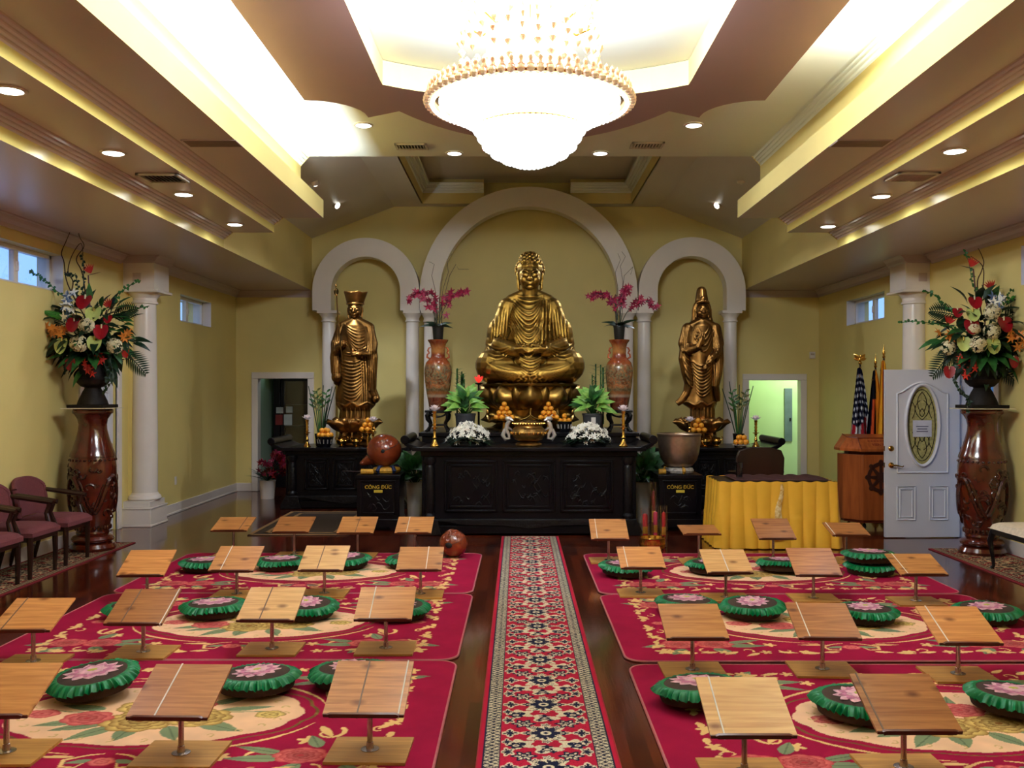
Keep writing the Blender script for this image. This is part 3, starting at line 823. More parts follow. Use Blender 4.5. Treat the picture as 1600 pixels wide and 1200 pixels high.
# air vents
VENTW = mat('vent_enamel', srgb(214, 206, 188), .4)
def vent(label, c, sx, sy, nz=6):
    t = thing('ceiling_vent', label, 'vent', c, 0, 'ceiling air vents')
    m = MB(); b = .03
    m.box(-sx, sx, -sy, -sy + b, -.02, 0); m.box(-sx, sx, sy - b, sy, -.02, 0); m.box(-sx, -sx + b, -sy, sy, -.02, 0); m.box(sx - b, sx, -sy, sy, -.02, 0)
    m.build('frame', VENTW, t, bev=.003)
    m = MB(); m.box(-sx + b, sx - b, -sy + b, sy - b, -.004, -.001); m.build('duct', BLACK, t)
    m = MB()
    for i in range(9):
        x = -sx + b + (2 * sx - 2 * b) * (i + .5) / 9
        m.box(-.011, .011, -sy + b, sy - b, -.001, .001, M=Matrix.Translation((x, 0, -.012)) @ Matrix.Rotation(.8, 4, 'Y'))
    m.build('louvre', VENTW, t)
vent('white louvred vent left of the chandelier on the upper ceiling', onceil(643, 228, 4.668), .19, .13)
vent('white louvred vent right of the chandelier on the upper ceiling', onceil(1011, 226, 4.668), .19, .13)
vent('dark louvred vent in the left ceiling step between two lights', onceil(255, 277, 3.728), .19, .17)
vent('dark louvred vent in the right ceiling step between two lights', onceil(1425, 275, 3.728), .19, .17)

# cove lighting lying in the troughs
area('cove_light', (XC - 2.78, (YF + 11.4) / 2, 3.972), (PI, 0, 0), .07, 11.4 - YF, 340, (1, .98, .90))
area('cove_light', (XC + 2.78, (YF + 7.6) / 2, 3.972), (PI, 0, 0), .07, 7.6 - YF, 270, (1, .98, .90))
# other rooms
pointl('room_lamp', (5.6, 17.7, 2.4), 60, (.95, 1, .75), .2)
pointl('room_lamp', (-4.0, 17.6, 2.4), 14, (.9, 1, .85), .2)

# ---- chandelier
CZ = 3.73
CRX = mat('crystal_bead', srgb(255, 226, 178), .12, .0, var=.25, vs=30, emit=(1, .74, .42), es=.22, coat=.8, col2=srgb(170, 96, 44))
CRW = mat('lit_crystal', srgb(255, 244, 220), .15, 0, var=.1, vs=30, emit=(1, .92, .74), es=2.4, coat=.5)
DISH = emis('lit_crystal_dish', (1, .965, .93), 2.9)
DISH2 = emis('lit_crystal_core', (1, .92, .76), 7)
ch_scale = (.93, .93, 1)
ch = thing('chandelier', 'huge round crystal chandelier glowing at the centre of the ceiling', 'chandelier', (.075, CHY, 0))
m = MB(); m.tube([(0, 0, 4.68), (0, 0, CZ)], .03, 10); m.lathe([(.18, 4.665), (.18, 4.62), (.1, 4.58), (.03, 4.56)], seg=24)
m.lathe([(.03, 4.45), (.09, 4.43), (.115, 4.36), (.11, 4.28), (.06, 4.26)], seg=20, cap=False)
m.lathe([(.72, CZ - .012), (.735, CZ), (.72, CZ + .012), (.66, CZ + .012), (.66, CZ - .012), (.72, CZ - .012)], seg=64, cap=False)
m.lathe([(.385, CZ - .19), (.395, CZ - .18), (.385, CZ - .17), (.35, CZ - .18), (.385, CZ - .19)], seg=48, cap=False)
for i in range(8):
    a = 2 * PI * i / 8
    m.tube([(r * math.cos(a), r * math.sin(a), z) for r, z in ((.05, 4.0), (.12, 4.2), (.22, 4.24), (.34, 4.18), (.44, 4.22))], .007, 6)
    m.tube([(r * math.cos(a), r * math.sin(a), z) for r, z in ((.05, 3.9), (.3, 3.82), (.69, CZ))], .008, 6)
m.lathe([(.44, 4.56), (.455, 4.57), (.455, 4.59), (.44, 4.6), (.44, 4.56)], seg=40, cap=False)
m.build('gold_frame', BRASS, ch)
m = MB(); m.lathe([(.655, CZ - .005), (.56, CZ - .07), (.46, CZ - .12), (.385, CZ - .16), (.385, CZ - .2), (.34, CZ - .29), (.24, CZ - .36), (.12, CZ - .41), (.001, CZ - .425)], seg=56, cap=False, mod=lambda a, z: 1 + .012 * math.cos(56 * a))
m.build('crystal_dish', DISH, ch)
m = MB(); m.lathe([(.30, CZ + .02), (.31, CZ + .3), (.33, 4.5), (.2, 4.55)], seg=24, cap=False); m.build('glowing_core', DISH2, ch)
bead = MB()
def drop(mb, p, r, l):
    mb.lathe([(.0005, -l), (r * .8, -l * .55), (r, -l * .3), (r * .6, 0.0), (.0005, r * .4)], p, 6, cap=False)
rim_ = MB()
for i in range(72):
    a = 2 * PI * i / 72
    rim_.ell((.715 * math.cos(a), .715 * math.sin(a), CZ + .03), .027, seg=6, rings=4)
    rim_.ell((.745 * math.cos(a), .745 * math.sin(a), CZ - .005), .028, seg=6, rings=4)
    drop(rim_, (.725 * math.cos(a), .725 * math.sin(a), CZ + .085), .018, .05)
    rim_.tube([(.725 * math.cos(a), .725 * math.sin(a), CZ + .03), (.725 * math.cos(a), .725 * math.sin(a), CZ + .10)], .0035, 4)
tag(rim_.build('rim_crystals', CRX, ch), kind='stuff')
m = MB()
for rr, zz, n in ((.705, CZ - .03, 96), (.64, CZ - .05, 90), (.56, CZ - .09, 80), (.47, CZ - .135, 70), (.395, CZ - .2, 60), (.365, CZ - .25, 54), (.33, CZ - .305, 48), (.27, CZ - .355, 40), (.19, CZ - .395, 30), (.10, CZ - .425, 18), (.02, CZ - .44, 6)):
    for i in range(n):
        a = 2 * PI * (i + .5) / n; m.ell((rr * math.cos(a), rr * math.sin(a), zz), .017, seg=6, rings=4)
tag(m.build('lower_crystals', CRW, ch), kind='stuff')
m = MB(); rr = random.Random(3)
for i in range(30):
    a = 2 * PI * i / 30
    for q in range(9):
        z = 4.56 - q * .075 - .02 * (i % 2)
        if rr.random() < .75: drop(m, ((.48 + .03 * math.sin(q * 1.3)) * math.cos(a), (.46 + .03 * math.sin(q * 1.3)) * math.sin(a), z), .022 + .008 * rr.random(), .055)
tag(m.build('hanging_crystals', CRX, ch), kind='stuff')
ch.scale = ch_scale
pointl('chandelier_light', (.075, CHY, 4.6), 600, (1, .97, .90), .15)
for a in range(6):
    pointl('chandelier_light', (.075 + .55 * math.cos(a * PI / 3), CHY + .55 * math.sin(a * PI / 3), 4.42), 110, (1, .97, .90), .1)

# flush brown rectangles with a thin edge in the middle ceiling step
for px, lab in ((332, 'flush brown rectangle in the left middle ceiling step'), (1345, 'flush brown rectangle in the right middle ceiling step')):
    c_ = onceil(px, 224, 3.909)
    t = thing('ceiling_rectangle', lab, 'ceiling panel', c_, 0, 'flush brown rectangles in the ceiling')
    m = MB(); m.box(-.23, .23, -.11, .11, -.004, 0); m.build('cover', mat('flat_brown', srgb(128, 100, 86), .5) if 'flat_brown' not in bpy.data.materials else bpy.data.materials['flat_brown'], t)
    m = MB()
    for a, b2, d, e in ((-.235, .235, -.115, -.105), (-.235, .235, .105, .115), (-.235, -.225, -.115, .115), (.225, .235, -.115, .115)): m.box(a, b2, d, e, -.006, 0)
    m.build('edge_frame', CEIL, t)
# ================================================================== RUGS (patterns woven into the mesh as colours)
def colour_grid(name, X, Y, Z, RGB):
    ny, nx = X.shape
    me = bpy.data.meshes.new(name)
    co = np.stack([X, Y, Z], -1).reshape(-1, 3).astype(np.float32)
    idx = np.arange(nx * ny).reshape(ny, nx)
    q = np.stack([idx[:-1, :-1], idx[:-1, 1:], idx[1:, 1:], idx[1:, :-1]], -1).reshape(-1, 4)
    me.vertices.add(len(co)); me.vertices.foreach_set('co', co.ravel())
    me.loops.add(q.size); me.loops.foreach_set('vertex_index', q.ravel().astype(np.int32))
    me.polygons.add(len(q)); me.polygons.foreach_set('loop_start', np.arange(0, q.size, 4, dtype=np.int32)); me.polygons.foreach_set('loop_total', np.full(len(q), 4, dtype=np.int32))
    a = me.color_attributes.new('Col', 'FLOAT_COLOR', 'POINT')
    rgba = np.concatenate([RGB.reshape(-1, 3), np.ones((nx * ny, 1))], 1).astype(np.float32)
    a.data.foreach_set('color', rgba.ravel())
    me.update(calc_edges=True); me.validate()
    me.polygons.foreach_set('use_smooth', [True] * len(me.polygons))
    return me
WOOL = vcol_mat('carpet_wool', .95, .35, 260, .0)
PILE = vcol_mat('runner_pile', .95, .3, 300, .0)
CRIM = np.array(srgb(146, 12, 58)); TAN = np.array(srgb(226, 188, 124)); CREM = np.array(srgb(238, 194, 156)); PNK = np.array(srgb(212, 116, 108))
PNKD = np.array(srgb(170, 54, 62)); SAGE = np.array(srgb(128, 138, 104)); YELF = np.array(srgb(228, 196, 116)); YELD = np.array(srgb(128, 84, 34)); OLIVE = np.array(srgb(112, 84, 40))
class Paint:
    def __init__(s, X, Y, base): s.X, s.Y = X, Y; s.C = np.zeros(X.shape + (3,)); s.C[:] = base
    def put(s, m, col): s.C[m] = col
    def leaf(s, x, y, a, L, w, col, vein=None):
        c, n = math.cos(a), math.sin(a); u = (s.X - x) * c + (s.Y - y) * n; v = -(s.X - x) * n + (s.Y - y) * c
        t = np.clip(u / L, 0, 1); hw = w * .5 * np.sin(PI * t ** .7)
        m = (u > 0) & (u < L) & (np.abs(v) < hw); s.put(m, col)
        if vein is not None: s.put(m & (np.abs(v) < .004), vein)
    def peony(s, x, y, r, c1, c2, n=7, sy=1.0, rings=3):
        dx, dy = s.X - x, (s.Y - y) / sy; d = np.hypot(dx, dy); th = np.arctan2(dy, dx)
        for i in range(rings):
            R = r * (1 - i / (rings + .35)); ph = i * .5
            edge = R * (.9 + .13 * np.abs(np.cos(n * .5 * (th + ph))))
            m = d < edge; t = np.clip((edge - d) / (r * .34), 0, 1)[..., None]
            col = c2 * (1 - t ** .6) + c1 * t ** .6
            s.C[m] = (col * (1 - .12 * i))[m]
        s.put(d < r * .12, c2)
    def stroke(s, pts, w, col):
        for (x0, y0), (x1, y1), w0, w1 in zip(pts, pts[1:], w, w[1:]):
            dx, dy = x1 - x0, y1 - y0; L2 = dx * dx + dy * dy + 1e-9
            t = np.clip(((s.X - x0) * dx + (s.Y - y0) * dy) / L2, 0, 1)
            d = np.hypot(s.X - x0 - t * dx, s.Y - y0 - t * dy); s.put(d < (w0 + (w1 - w0) * t), col)
    def swirl(s, x, y, a, r, turn, col, w=.012):
        pts = []; ws = []
        for i in range(11):
            t = i / 10; ang = a + turn * t * 4.2; rr = r * (1 - .75 * t)
            pts.append((x + rr * math.cos(ang), y + rr * math.sin(ang))); ws.append(w * (1 - .6 * t))
        s.stroke(pts, ws, col)
    def star(s, x, y, a, r, col):
        dx, dy = s.X - x, s.Y - y; d = np.hypot(dx, dy); th = np.arctan2(dy, dx) - a
        s.put(d < r * (.45 + .55 * np.abs(np.cos(2.5 * th)) ** 1.5), col)
RW, RD = 3.17, 2.02
def rug_mesh():
    nx, ny = 460, 300
    u = np.linspace(-1, 1, nx); v = np.linspace(-1, 1, ny); U, V = np.meshgrid(u, v)
    Y = V * RD / 2; R = .13
    q = np.clip(np.abs(Y) - (RD / 2 - R), 0, R); inset = R - np.sqrt(np.maximum(0, R * R - q * q))
    X = U * (RW / 2 - inset)
    p = Paint(X, Y, CRIM)
    th = np.arctan2(Y / .47, X / .80); d = np.hypot(X / .80, Y / .47)
    ed = 1 + .035 * np.abs(np.cos(6 * th)) - .02
    p.put((d < ed + .10) & (d > ed + .075), OLIVE)
    p.put(d < ed, CREM)
    # bouquet in the oval
    for (x, y, a, L, w) in ((-.2, -.14, 3.6, .30, .11), (-.14, -.2, 4.0, .28, .11), (-.04, -.22, 4.6, .2, .11), (.14, -.2, 5.2, .24, .11), (.28, -.14, 5.8, .30, .12), (.34, .05, .2, .3, .07), (.1, .17, 1.2, .22, .09), (-.1, .17, 2.1, .22, .09), (-.3, .06, 2.9, .28, .09), (.26, .14, .7, .26, .09), (-.36, -.12, 3.5, .24, .09)):
        p.leaf(x, y, a, L, w, SAGE, SAGE * .6)
    p.stroke([(.3, .02), (.45, .02), (.6, .03)], [.005] * 3, SAGE); p.stroke([(-.3, .0), (-.48, .02), (-.6, .05)], [.005] * 3, SAGE)
    p.peony(-.10, .10, .15, YELF, YELD, 7, .8); p.peony(-.04, -.12, .21, YELF, YELD, 9, .8, 4); p.peony(.26, -.07, .18, YELF, YELD, 8, .8, 4)
    p.peony(-.34, -.08, .14, PNK, PNKD, 7, .8); p.peony(.15, .14, .14, PNK, PNKD, 7, .8); p.peony(-.62, -.01, .10, PNK, PNKD, 5, .7, 2); p.peony(.63, -.02, .085, YELF, YELD, 5, .7, 2)
    for i in range(26):
        a = 2 * PI * i / 26; p.swirl(.70 * math.cos(a), .40 * math.sin(a), a, .028, 1, TAN * .8, .005)
    # scroll ring round the oval and sprays in the corners
    for sx in (-1, 1):
        for sy in (-1, 1):
            p.stroke([(sx * .93 * math.cos(t), sy * .60 * math.sin(t)) for t in np.linspace(.25, 1.35, 9)], [.003, .006, .009, .011, .012, .011, .009, .006, .003], TAN)
            p.swirl(sx * 1.0, sy * .30, .8 if sx > 0 else 2.3, .10, sx * sy, TAN, .014); p.swirl(sx * .72, sy * .62, 1.5, .08, -sx * sy, TAN, .012)
            p.star(sx * .92, sy * .40, .4 * sx, .06, TAN); p.star(sx * .55, sy * .62, 1.1, .05, TAN); p.leaf(sx * .95, sy * .2, PI / 2 * sy + .5 * sx, .2, .05, TAN)
            for (x, y, a, L, w) in ((.86, .64, PI, .30, .09), (1.2, .6, .3, .26, .09), (.95, .7, 2.2, .2, .09), (1.15, .72, .9, .18, .09), (1.0, .5, 4.3, .18, .08), (.84, .58, 3.5, .28, .07)):
                aa = a if sx > 0 else PI - a
                p.leaf(sx * x, sy * y, aa * sy, L, w, SAGE, SAGE * .6)
            p.peony(sx * .93, sy * .6, .135, PNK, PNKD, 8, .75, 4); p.peony(sx * 1.17, sy * .6, .135, PNK, PNKD, 8, .75, 4)
            # border garland
            for t in np.linspace(.12, 1.22, 9):
                k2 = int(t * 40) % 3
                p.leaf(sx * t, sy * (.80 + .02 * math.sin(t * 30)), (.15 if k2 else PI - .2) * sx * sy + (0 if sx > 0 else PI) + (.5 if k2 == 2 else 0), .13, .045, TAN)
            for t in (.35, .62, .9, 1.15): p.star(sx * t, sy * .80, t * 7, .045, TAN); p.swirl(sx * (t + .12), sy * .76, t * 9, .05, sx * sy, TAN, .008)
            for t in np.linspace(.05, .74, 7):
                p.leaf(sx * (1.32 + .02 * math.sin(t * 25)), sy * t, sy * (PI / 2 + .6 * math.cos(t * 40)), .10, .042, TAN)
            for t in (.15, .4, .64): p.star(sx * 1.32, sy * t, t * 5, .05, TAN); p.swirl(sx * 1.26, sy * (t + .1), t * 8, .05, sx, TAN, .009)
            p.star(sx * 1.30, sy * .78, .3, .07, TAN)
    for sy in (-1, 1):
        p.leaf(-.05, sy * .66, PI * .9 * sy, .14, .05, SAGE); p.leaf(.05, sy * .66, .3 * sy, .14, .05, SAGE); p.peony(0, sy * .68, .065, PNK, PNKD, 6, .8, 2)
        for sx in (-1, 1):
            p.stroke([(sx * x, sy * y) for x, y in ((.03, .58), (.10, .60), (.19, .66), (.17, .74), (.1, .75), (.08, .70))], [.004, .008, .011, .010, .007, .004], TAN)
            p.leaf(sx * .16, sy * .62, 0 if sx > 0 else PI, .2, .035, TAN)
    for sx in (-1, 1):
        p.peony(sx * 1.22, 0, .06, PNK, PNKD, 6, .8, 2)
    Z = np.full_like(X, .012)
    return colour_grid('pile', X, Y, Z, p.C)
rugme = rug_mesh(); rugme.materials.append(WOOL)
BIND = mat('rug_binding', srgb(176, 104, 106), .85, var=.1, vs=30)
bm_ = MB(); R = .13; pts = []
for cx_, cy_, a0 in ((1, 1, 0), (-1, 1, PI / 2), (-1, -1, PI), (1, -1, 3 * PI / 2)):
    for i in range(7):
        a = a0 + PI / 2 * i / 6; pts.append((cx_ * (RW / 2 - R) + R * math.cos(a), cy_ * (RD / 2 - R) + R * math.sin(a), .008))
bm_.tube(pts + [pts[0], pts[1]], .008, 6)
def carpet(label, x, y, rot=0):
    t = thing('floral_carpet', label, 'carpet', (x, y, 0), rot, 'crimson floral carpets')
    o = bpy.data.objects.new('pile', rugme); COL.objects.link(o); o.parent = t
    if not carpet.b: carpet.b = bm_.build('binding', BIND, t)
    else: copy_part(carpet.b, t)
carpet.b = None
for s, xc, nm, ys in ((-1, -.40 - RW / 2, 'left', (5.19, 7.235, 9.28)), (1, .705 + RW / 2, 'right', (5.10, 7.20, 9.25))):
    for y, w_ in zip(ys, ('nearest to the camera', 'in the middle of its row of three', 'farthest back towards the altar')):
        carpet('crimson floral carpet %s of the aisle runner, %s' % (nm, w_), xc, y, .004 * s if y > 7 else 0)

# aisle runner
RNX = .34
def runner(name, x, y0, y1, hw, cols, per, style):
    nx = int(2 * hw / .0042) ; ny = int((y1 - y0) / .0055)
    X, Y = np.meshgrid(np.linspace(-hw, hw, nx), np.linspace(y0, y1, ny))
    RED, NAVY, CRE = cols
    C = np.zeros(X.shape + (3,)); C[:] = RED
    A = np.abs(X); s = hw / .34
    rnd = np.random.default_rng(1).random(X.shape)
    # border band with a small lattice
    band = (A > .238 * s) & (A < .308 * s)
    C[(A > .230 * s) & (A < .316 * s)] = NAVY
    b = (A - .273 * s) / .035 / s
    lat = np.cos(Y * 2 * PI / .042) * np.cos(b * PI * 1.5) + .5 * np.cos(Y * 4 * PI / .042 + b * 6)
    C[band] = np.where((lat > -.1)[..., None], CRE * .85, NAVY)[band]
    C[band & (rnd < .2)] = NAVY * .6 + CRE * .15
    C[(A > .310 * s) & (A < .316 * s)] = NAVY
    fld = A < .226 * s
    P = per
    v = (Y + P / 2) % P - P / 2; v2 = Y % P - P / 2          # offset half a period
    def blob(cx, cy, rx, ry, vv, n, inner=NAVY, outer=CRE, core=CRE):
        for sg in ((1, -1) if cx else (1,)):
            dx = (X - sg * cx * s) / (rx * s); dy = (vv - cy) / ry
            d = np.hypot(dx, dy); th = np.arctan2(dy, dx * sg)
            e = .82 + .2 * np.cos(n * th)
            m = fld & (d < e)
            C[m] = outer
            C[m & (d < e * .74) & (np.cos(2 * n * th + 1) > -.45)] = inner
            C[m & (d < .34)] = core
            C[m & (d < .16)] = inner
    blob(0, 0, .135, .13, v, 8); blob(.055, .075, .035, .035, v, 5); blob(.055, -.075, .035, .035, v, 5); blob(0, .115, .03, .03, v, 5); blob(0, -.115, .03, .03, v, 5); blob(0, 0, .085, .085, v, 6, NAVY, NAVY, CRE); blob(.085, 0, .035, .03, v, 5, NAVY, NAVY, CRE)
    blob(.185, 0, .05, .06, v, 4, NAVY, CRE, NAVY)
    blob(0, 0, .085, .06, v2, 3, CRE, CRE, NAVY); blob(.03, -.03, .02, .02, v2, 4, NAVY, NAVY, NAVY); blob(0, .035, .03, .02, v2, 4, NAVY, NAVY, NAVY)
    blob(.13, .07, .08, .07, v2, 5, CRE, CRE, NAVY); blob(.155, .05, .045, .045, v2, 5, NAVY, NAVY, CRE); blob(.115, -.085, .065, .065, v2, 6, CRE, NAVY, CRE); blob(.115, -.075, .03, .03, v2, 5, NAVY, NAVY, CRE)
    blob(.195, -.03, .04, .06, v2, 5, NAVY, CRE, NAVY); blob(.20, .10, .03, .05, v2, 4, NAVY, CRE, NAVY)
    blob(.065, .155, .03, .025, v2, 4, CRE, CRE, NAVY)
    m = fld & (rnd < .10); C[m] = C[m] * .6
    me = colour_grid('pile', X, Y, np.full_like(X, .009), C); me.materials.append(PILE)
    return me
RCOL = (np.array(srgb(166, 24, 56)), np.array(srgb(28, 30, 56)), np.array(srgb(214, 200, 172)))
t = thing('aisle_runner', 'long red patterned runner down the middle aisle with cream borders', 'runner rug', (.142, 0, 0))
o = bpy.data.objects.new('pile', runner('r', 0, 2.6, 11.50, .34, RCOL, .445, 0)); COL.objects.link(o); o.parent = t
m = MB(); m.tube([(-.34, 2.6, .005), (-.34, 11.5, .005), (.34, 11.5, .005), (.34, 2.6, .005)], .006, 5); m.build('binding', mat('red_binding', srgb(150, 20, 34), .9), t)
RC2 = (np.array(srgb(128, 26, 30)), np.array(srgb(52, 34, 32)), np.array(srgb(186, 160, 118)))
for lab, x0, x1, ye in (('dark red patterned rug strip under the maroon chairs at the left wall', XL + .03, -4.47, 11.05), ('dark red patterned rug strip under the carved vase at the right wall', 4.60, XR - .03, 10.62)):
    t = thing('wall_rug', lab, 'rug', ((x0 + x1) / 2, 0, 0), 0, 'rug strips along the walls')
    hw = (x1 - x0) / 2
    o = bpy.data.objects.new('pile', runner('r', 0, 5.6, ye, hw, RC2, .33, 1)); COL.objects.link(o); o.parent = t
    m = MB(); m.tube([(-hw, 5.6, .005), (-hw, ye, .005), (hw, ye, .005), (hw, 5.6, .005)], .006, 5); m.build('binding', mat('dark_red_binding', srgb(120, 18, 30), .9), t)

# dark brown mats with tan stripes at the altar
MATB = mat('brown_mat', srgb(58, 40, 26), .85, var=.15, vs=30, bump=.2, bs=200); MATS = mat('tan_stripe', srgb(150, 116, 72), .85)
def stripe_mat(label, x0, x1, y0, y1):
    t = thing('floor_mat', label, 'mat', (0, 0, 0), 0, 'brown mats before the side altars')
    m = MB(); m.box(x0, x1, y0, y1, 0, .01); m.build('field', MATB, t)
    m = MB()
    for d, w_ in ((.0, .05), (.16, .05)):
        m.box(x0 + d, x0 + d + w_, y0 + d, y1 - d, .0095, .0125); m.box(x1 - d - w_, x1 - d, y0 + d, y1 - d, .0095, .0125)
        m.box(x0 + d, x1 - d, y0 + d, y0 + d + w_, .0095, .0125); m.box(x0 + d, x1 - d, y1 - d - w_, y1 - d, .0095, .0125)
    m.build('stripes', MATS, t)
stripe_mat('dark brown mat with tan stripes before the left side altar', -3.32, -2.1, 11.6, 13.85)
stripe_mat('dark brown mat with tan stripes behind the yellow table', 2.12, 3.9, 11.7, 13.85)

# ================================================================== BOOK STANDS
def board_mesh(mt):
    m = MB(); W_, L_ = .385, .385
    m.box(-W_ / 2, W_ / 2, -L_ / 2, L_ / 2, -.006, .006)
    return m.mesh('board', mt)
protos = {}
def bookstand(label, px, py_post, W_px, tilt, yaw, tone, cord, zc=.315, dxp=0, postlean=0, Yo=None):
    """post foot at pixel (px, py_post) on the floor"""
    z0 = .013
    p = fl(px, py_post, z0)
    if Yo: p.y = Yo; p.x = (px - CX) / F * Yo
    onrug = (abs(p.x - (-.40 - RW / 2)) < RW / 2 + .1 or abs(p.x - (.705 + RW / 2)) < RW / 2 + .1)
    if p.y > 10.28: z0 = 0.0
    t = thing('book_stand', label, 'book stand', (p.x, p.y, z0), yaw, 'tilted wooden book stands')
    BM = {'m': PINE, 'l': PINEL, 'd': PINED}[tone]
    key = 'board' + tone
    Wb = .385; Lb = .385
    if key not in protos:
        protos[key] = MB().box(-Wb / 2, Wb / 2, -Lb / 2, Lb / 2, -.006, .006).mesh('board', BM)
    Tm = Matrix.Translation((0, 0, zc)) @ Matrix.Rotation(tilt, 4, 'X') @ Matrix.Rotation(dxp, 4, 'Z')
    b = bpy.data.objects.new('board', protos[key]); COL.objects.link(b); b.parent = t; b.matrix_local = Tm
    if 'lip' not in protos:
        m = MB(); m.prism([(-.16, -.006), (-.17, .010), (-.155, .017), (.155, .017), (.17, .010), (.16, -.006)], -.205, -.192, 'xz'); m.box(-.19, .19, -.198, -.192, -.008, .008)
        protos['lip'] = m.mesh('lip', LIPW)
        m = MB(); m.box(-.0035, .0035, -.202, .197, .006, .0085); m.box(-.0035, .0035, -.204, -.196, -.009, .0085); m.box(-.0035, .0035, .1925, .197, -.009, .0085); protos['cord1'] = m.mesh('elastic_cord', CORDW)
        protos['cord0'] = m.mesh('elastic_cord', CORDD)
        m = MB(); m.box(-.195, .195, -.165, .165, 0, .014); protos['base'] = m.mesh('base', PLY)
        m = MB(); m.lathe([(.045, .014), (.045, .0175), (.02, .0195), (.0165, .05), (.013, .052)], seg=18, cap=False); protos['flange'] = m.mesh('flange', STEEL)
        m = MB(); m.lathe([(.0135, .017), (.0135, .30)], seg=14); protos['post'] = m.mesh('post', STEEL)
    l = bpy.data.objects.new('lip', protos['lip']); COL.objects.link(l); l.parent = b
    for cx_, col_ in cord:
        e = bpy.data.objects.new('elastic_cord', protos['cord%d' % col_]); COL.objects.link(e); e.parent = b; e.location = (cx_, 0, 0)
    for q in ('base', 'flange', 'post'):
        o = bpy.data.objects.new(q, protos[q]); COL.objects.link(o); o.parent = t
        if q == 'post': o.scale = (1, 1, (zc - .008) / .30)
    return t
T = .375
W = 1; G = 0
rowsL = [
 # px, post y, tone, cords, tilt, yaw
 ('front left row', [(578, 1175, 'd', [(-.03, G), (.165, W)], .40, -.02, 'nearest the aisle'), (283, 1181, 'd', [(-.06, W)], .38, -.02, 'middle of three'), (10, 1178, 'm', [], .38, .02, 'at the left edge of the photo')]),
 ('second left row', [(603, 1015, 'm', [(-.09, W)], .37, .02, 'nearest the aisle'), (425, 1016, 'l', [(-.04, G)], .38, .0, 'second from the aisle'), (224, 1021, 'd', [(-.08, G), (.18, W)], .40, 0, 'third from the aisle'), (52, 1036, 'm', [(-.12, G)], .33, .03, 'at the outer end')]),
 ('third left row', [(657, 930, 'm', [(.06, W)], .36, .02, 'nearest the aisle'), (507, 929, 'l', [(-.03, G)], .40, .0, 'second from the aisle'), (370, 930, 'm', [(-.09, W)], .40, .0, 'third from the aisle'), (230, 938, 'm', [], .40, .06, 'at the outer end')]),
 ('far left row', [(648, 869, 'm', [(-.07, W)], .32, .0, 'nearest the aisle'), (559, 869, 'm', [(0, G)], .33, 0, 'second from the aisle'), (460, 868, 'd', [], .30, .0, 'third from the aisle'), (365, 867, 'm', [(.1, G)], .24, .02, 'at the outer end')]),
]
rowsR = [
 ('front right row', [(1163, 1210, 'l', [(-.13, W)], .40, 0, 'nearest the aisle'), (1412, 1203, 'd', [(-.16, G)], .40, 0, 'second from the aisle')]),
 ('second right row', [(1082, 1049, 'm', [], .34, -.0, 'nearest the aisle'), (1285, 1048, 'd', [(-.12, W)], .36, -.05, 'second from the aisle'), (1497, 1056, 'm', [(-.13, W)], .37, -.02, 'third from the aisle')]),
 ('third right row', [(1001, 928, 'm', [(-.13, W)], .32, .0, 'nearest the aisle'), (1134, 935, 'l', [(-.01, W)], .35, 0, 'second from the aisle'), (1271, 936, 'd', [], .45, -.04, 'third from the aisle'), (1431, 941, 'm', [(-.13, W)], .28, -.02, 'at the outer end')]),
 ('far right row', [(951, 877, 'm', [(-.13, W)], .42, .0, 'nearest the aisle'), (1092, 878, 'd', [], .10, 0, 'second from the aisle, lying nearly flat'), (1208, 876, 'd', [], .42, 0, 'third from the aisle'), (1322, 877, 'd', [(-.16, W)], .20, -.05, 'at the outer end')]),
]
TONES = {'l': 'pale pine', 'm': 'honey pine', 'd': 'tanned pine'}
for rn, L_ in rowsL + rowsR:
    for (px, py, tone, cord, tilt, yaw, pos) in L_:
        zc = .315 if py > 900 else .33
        bookstand('%s book stand in the %s, %s' % (TONES[tone], rn, pos), px, py, 0, tilt, yaw, tone, cord, zc)

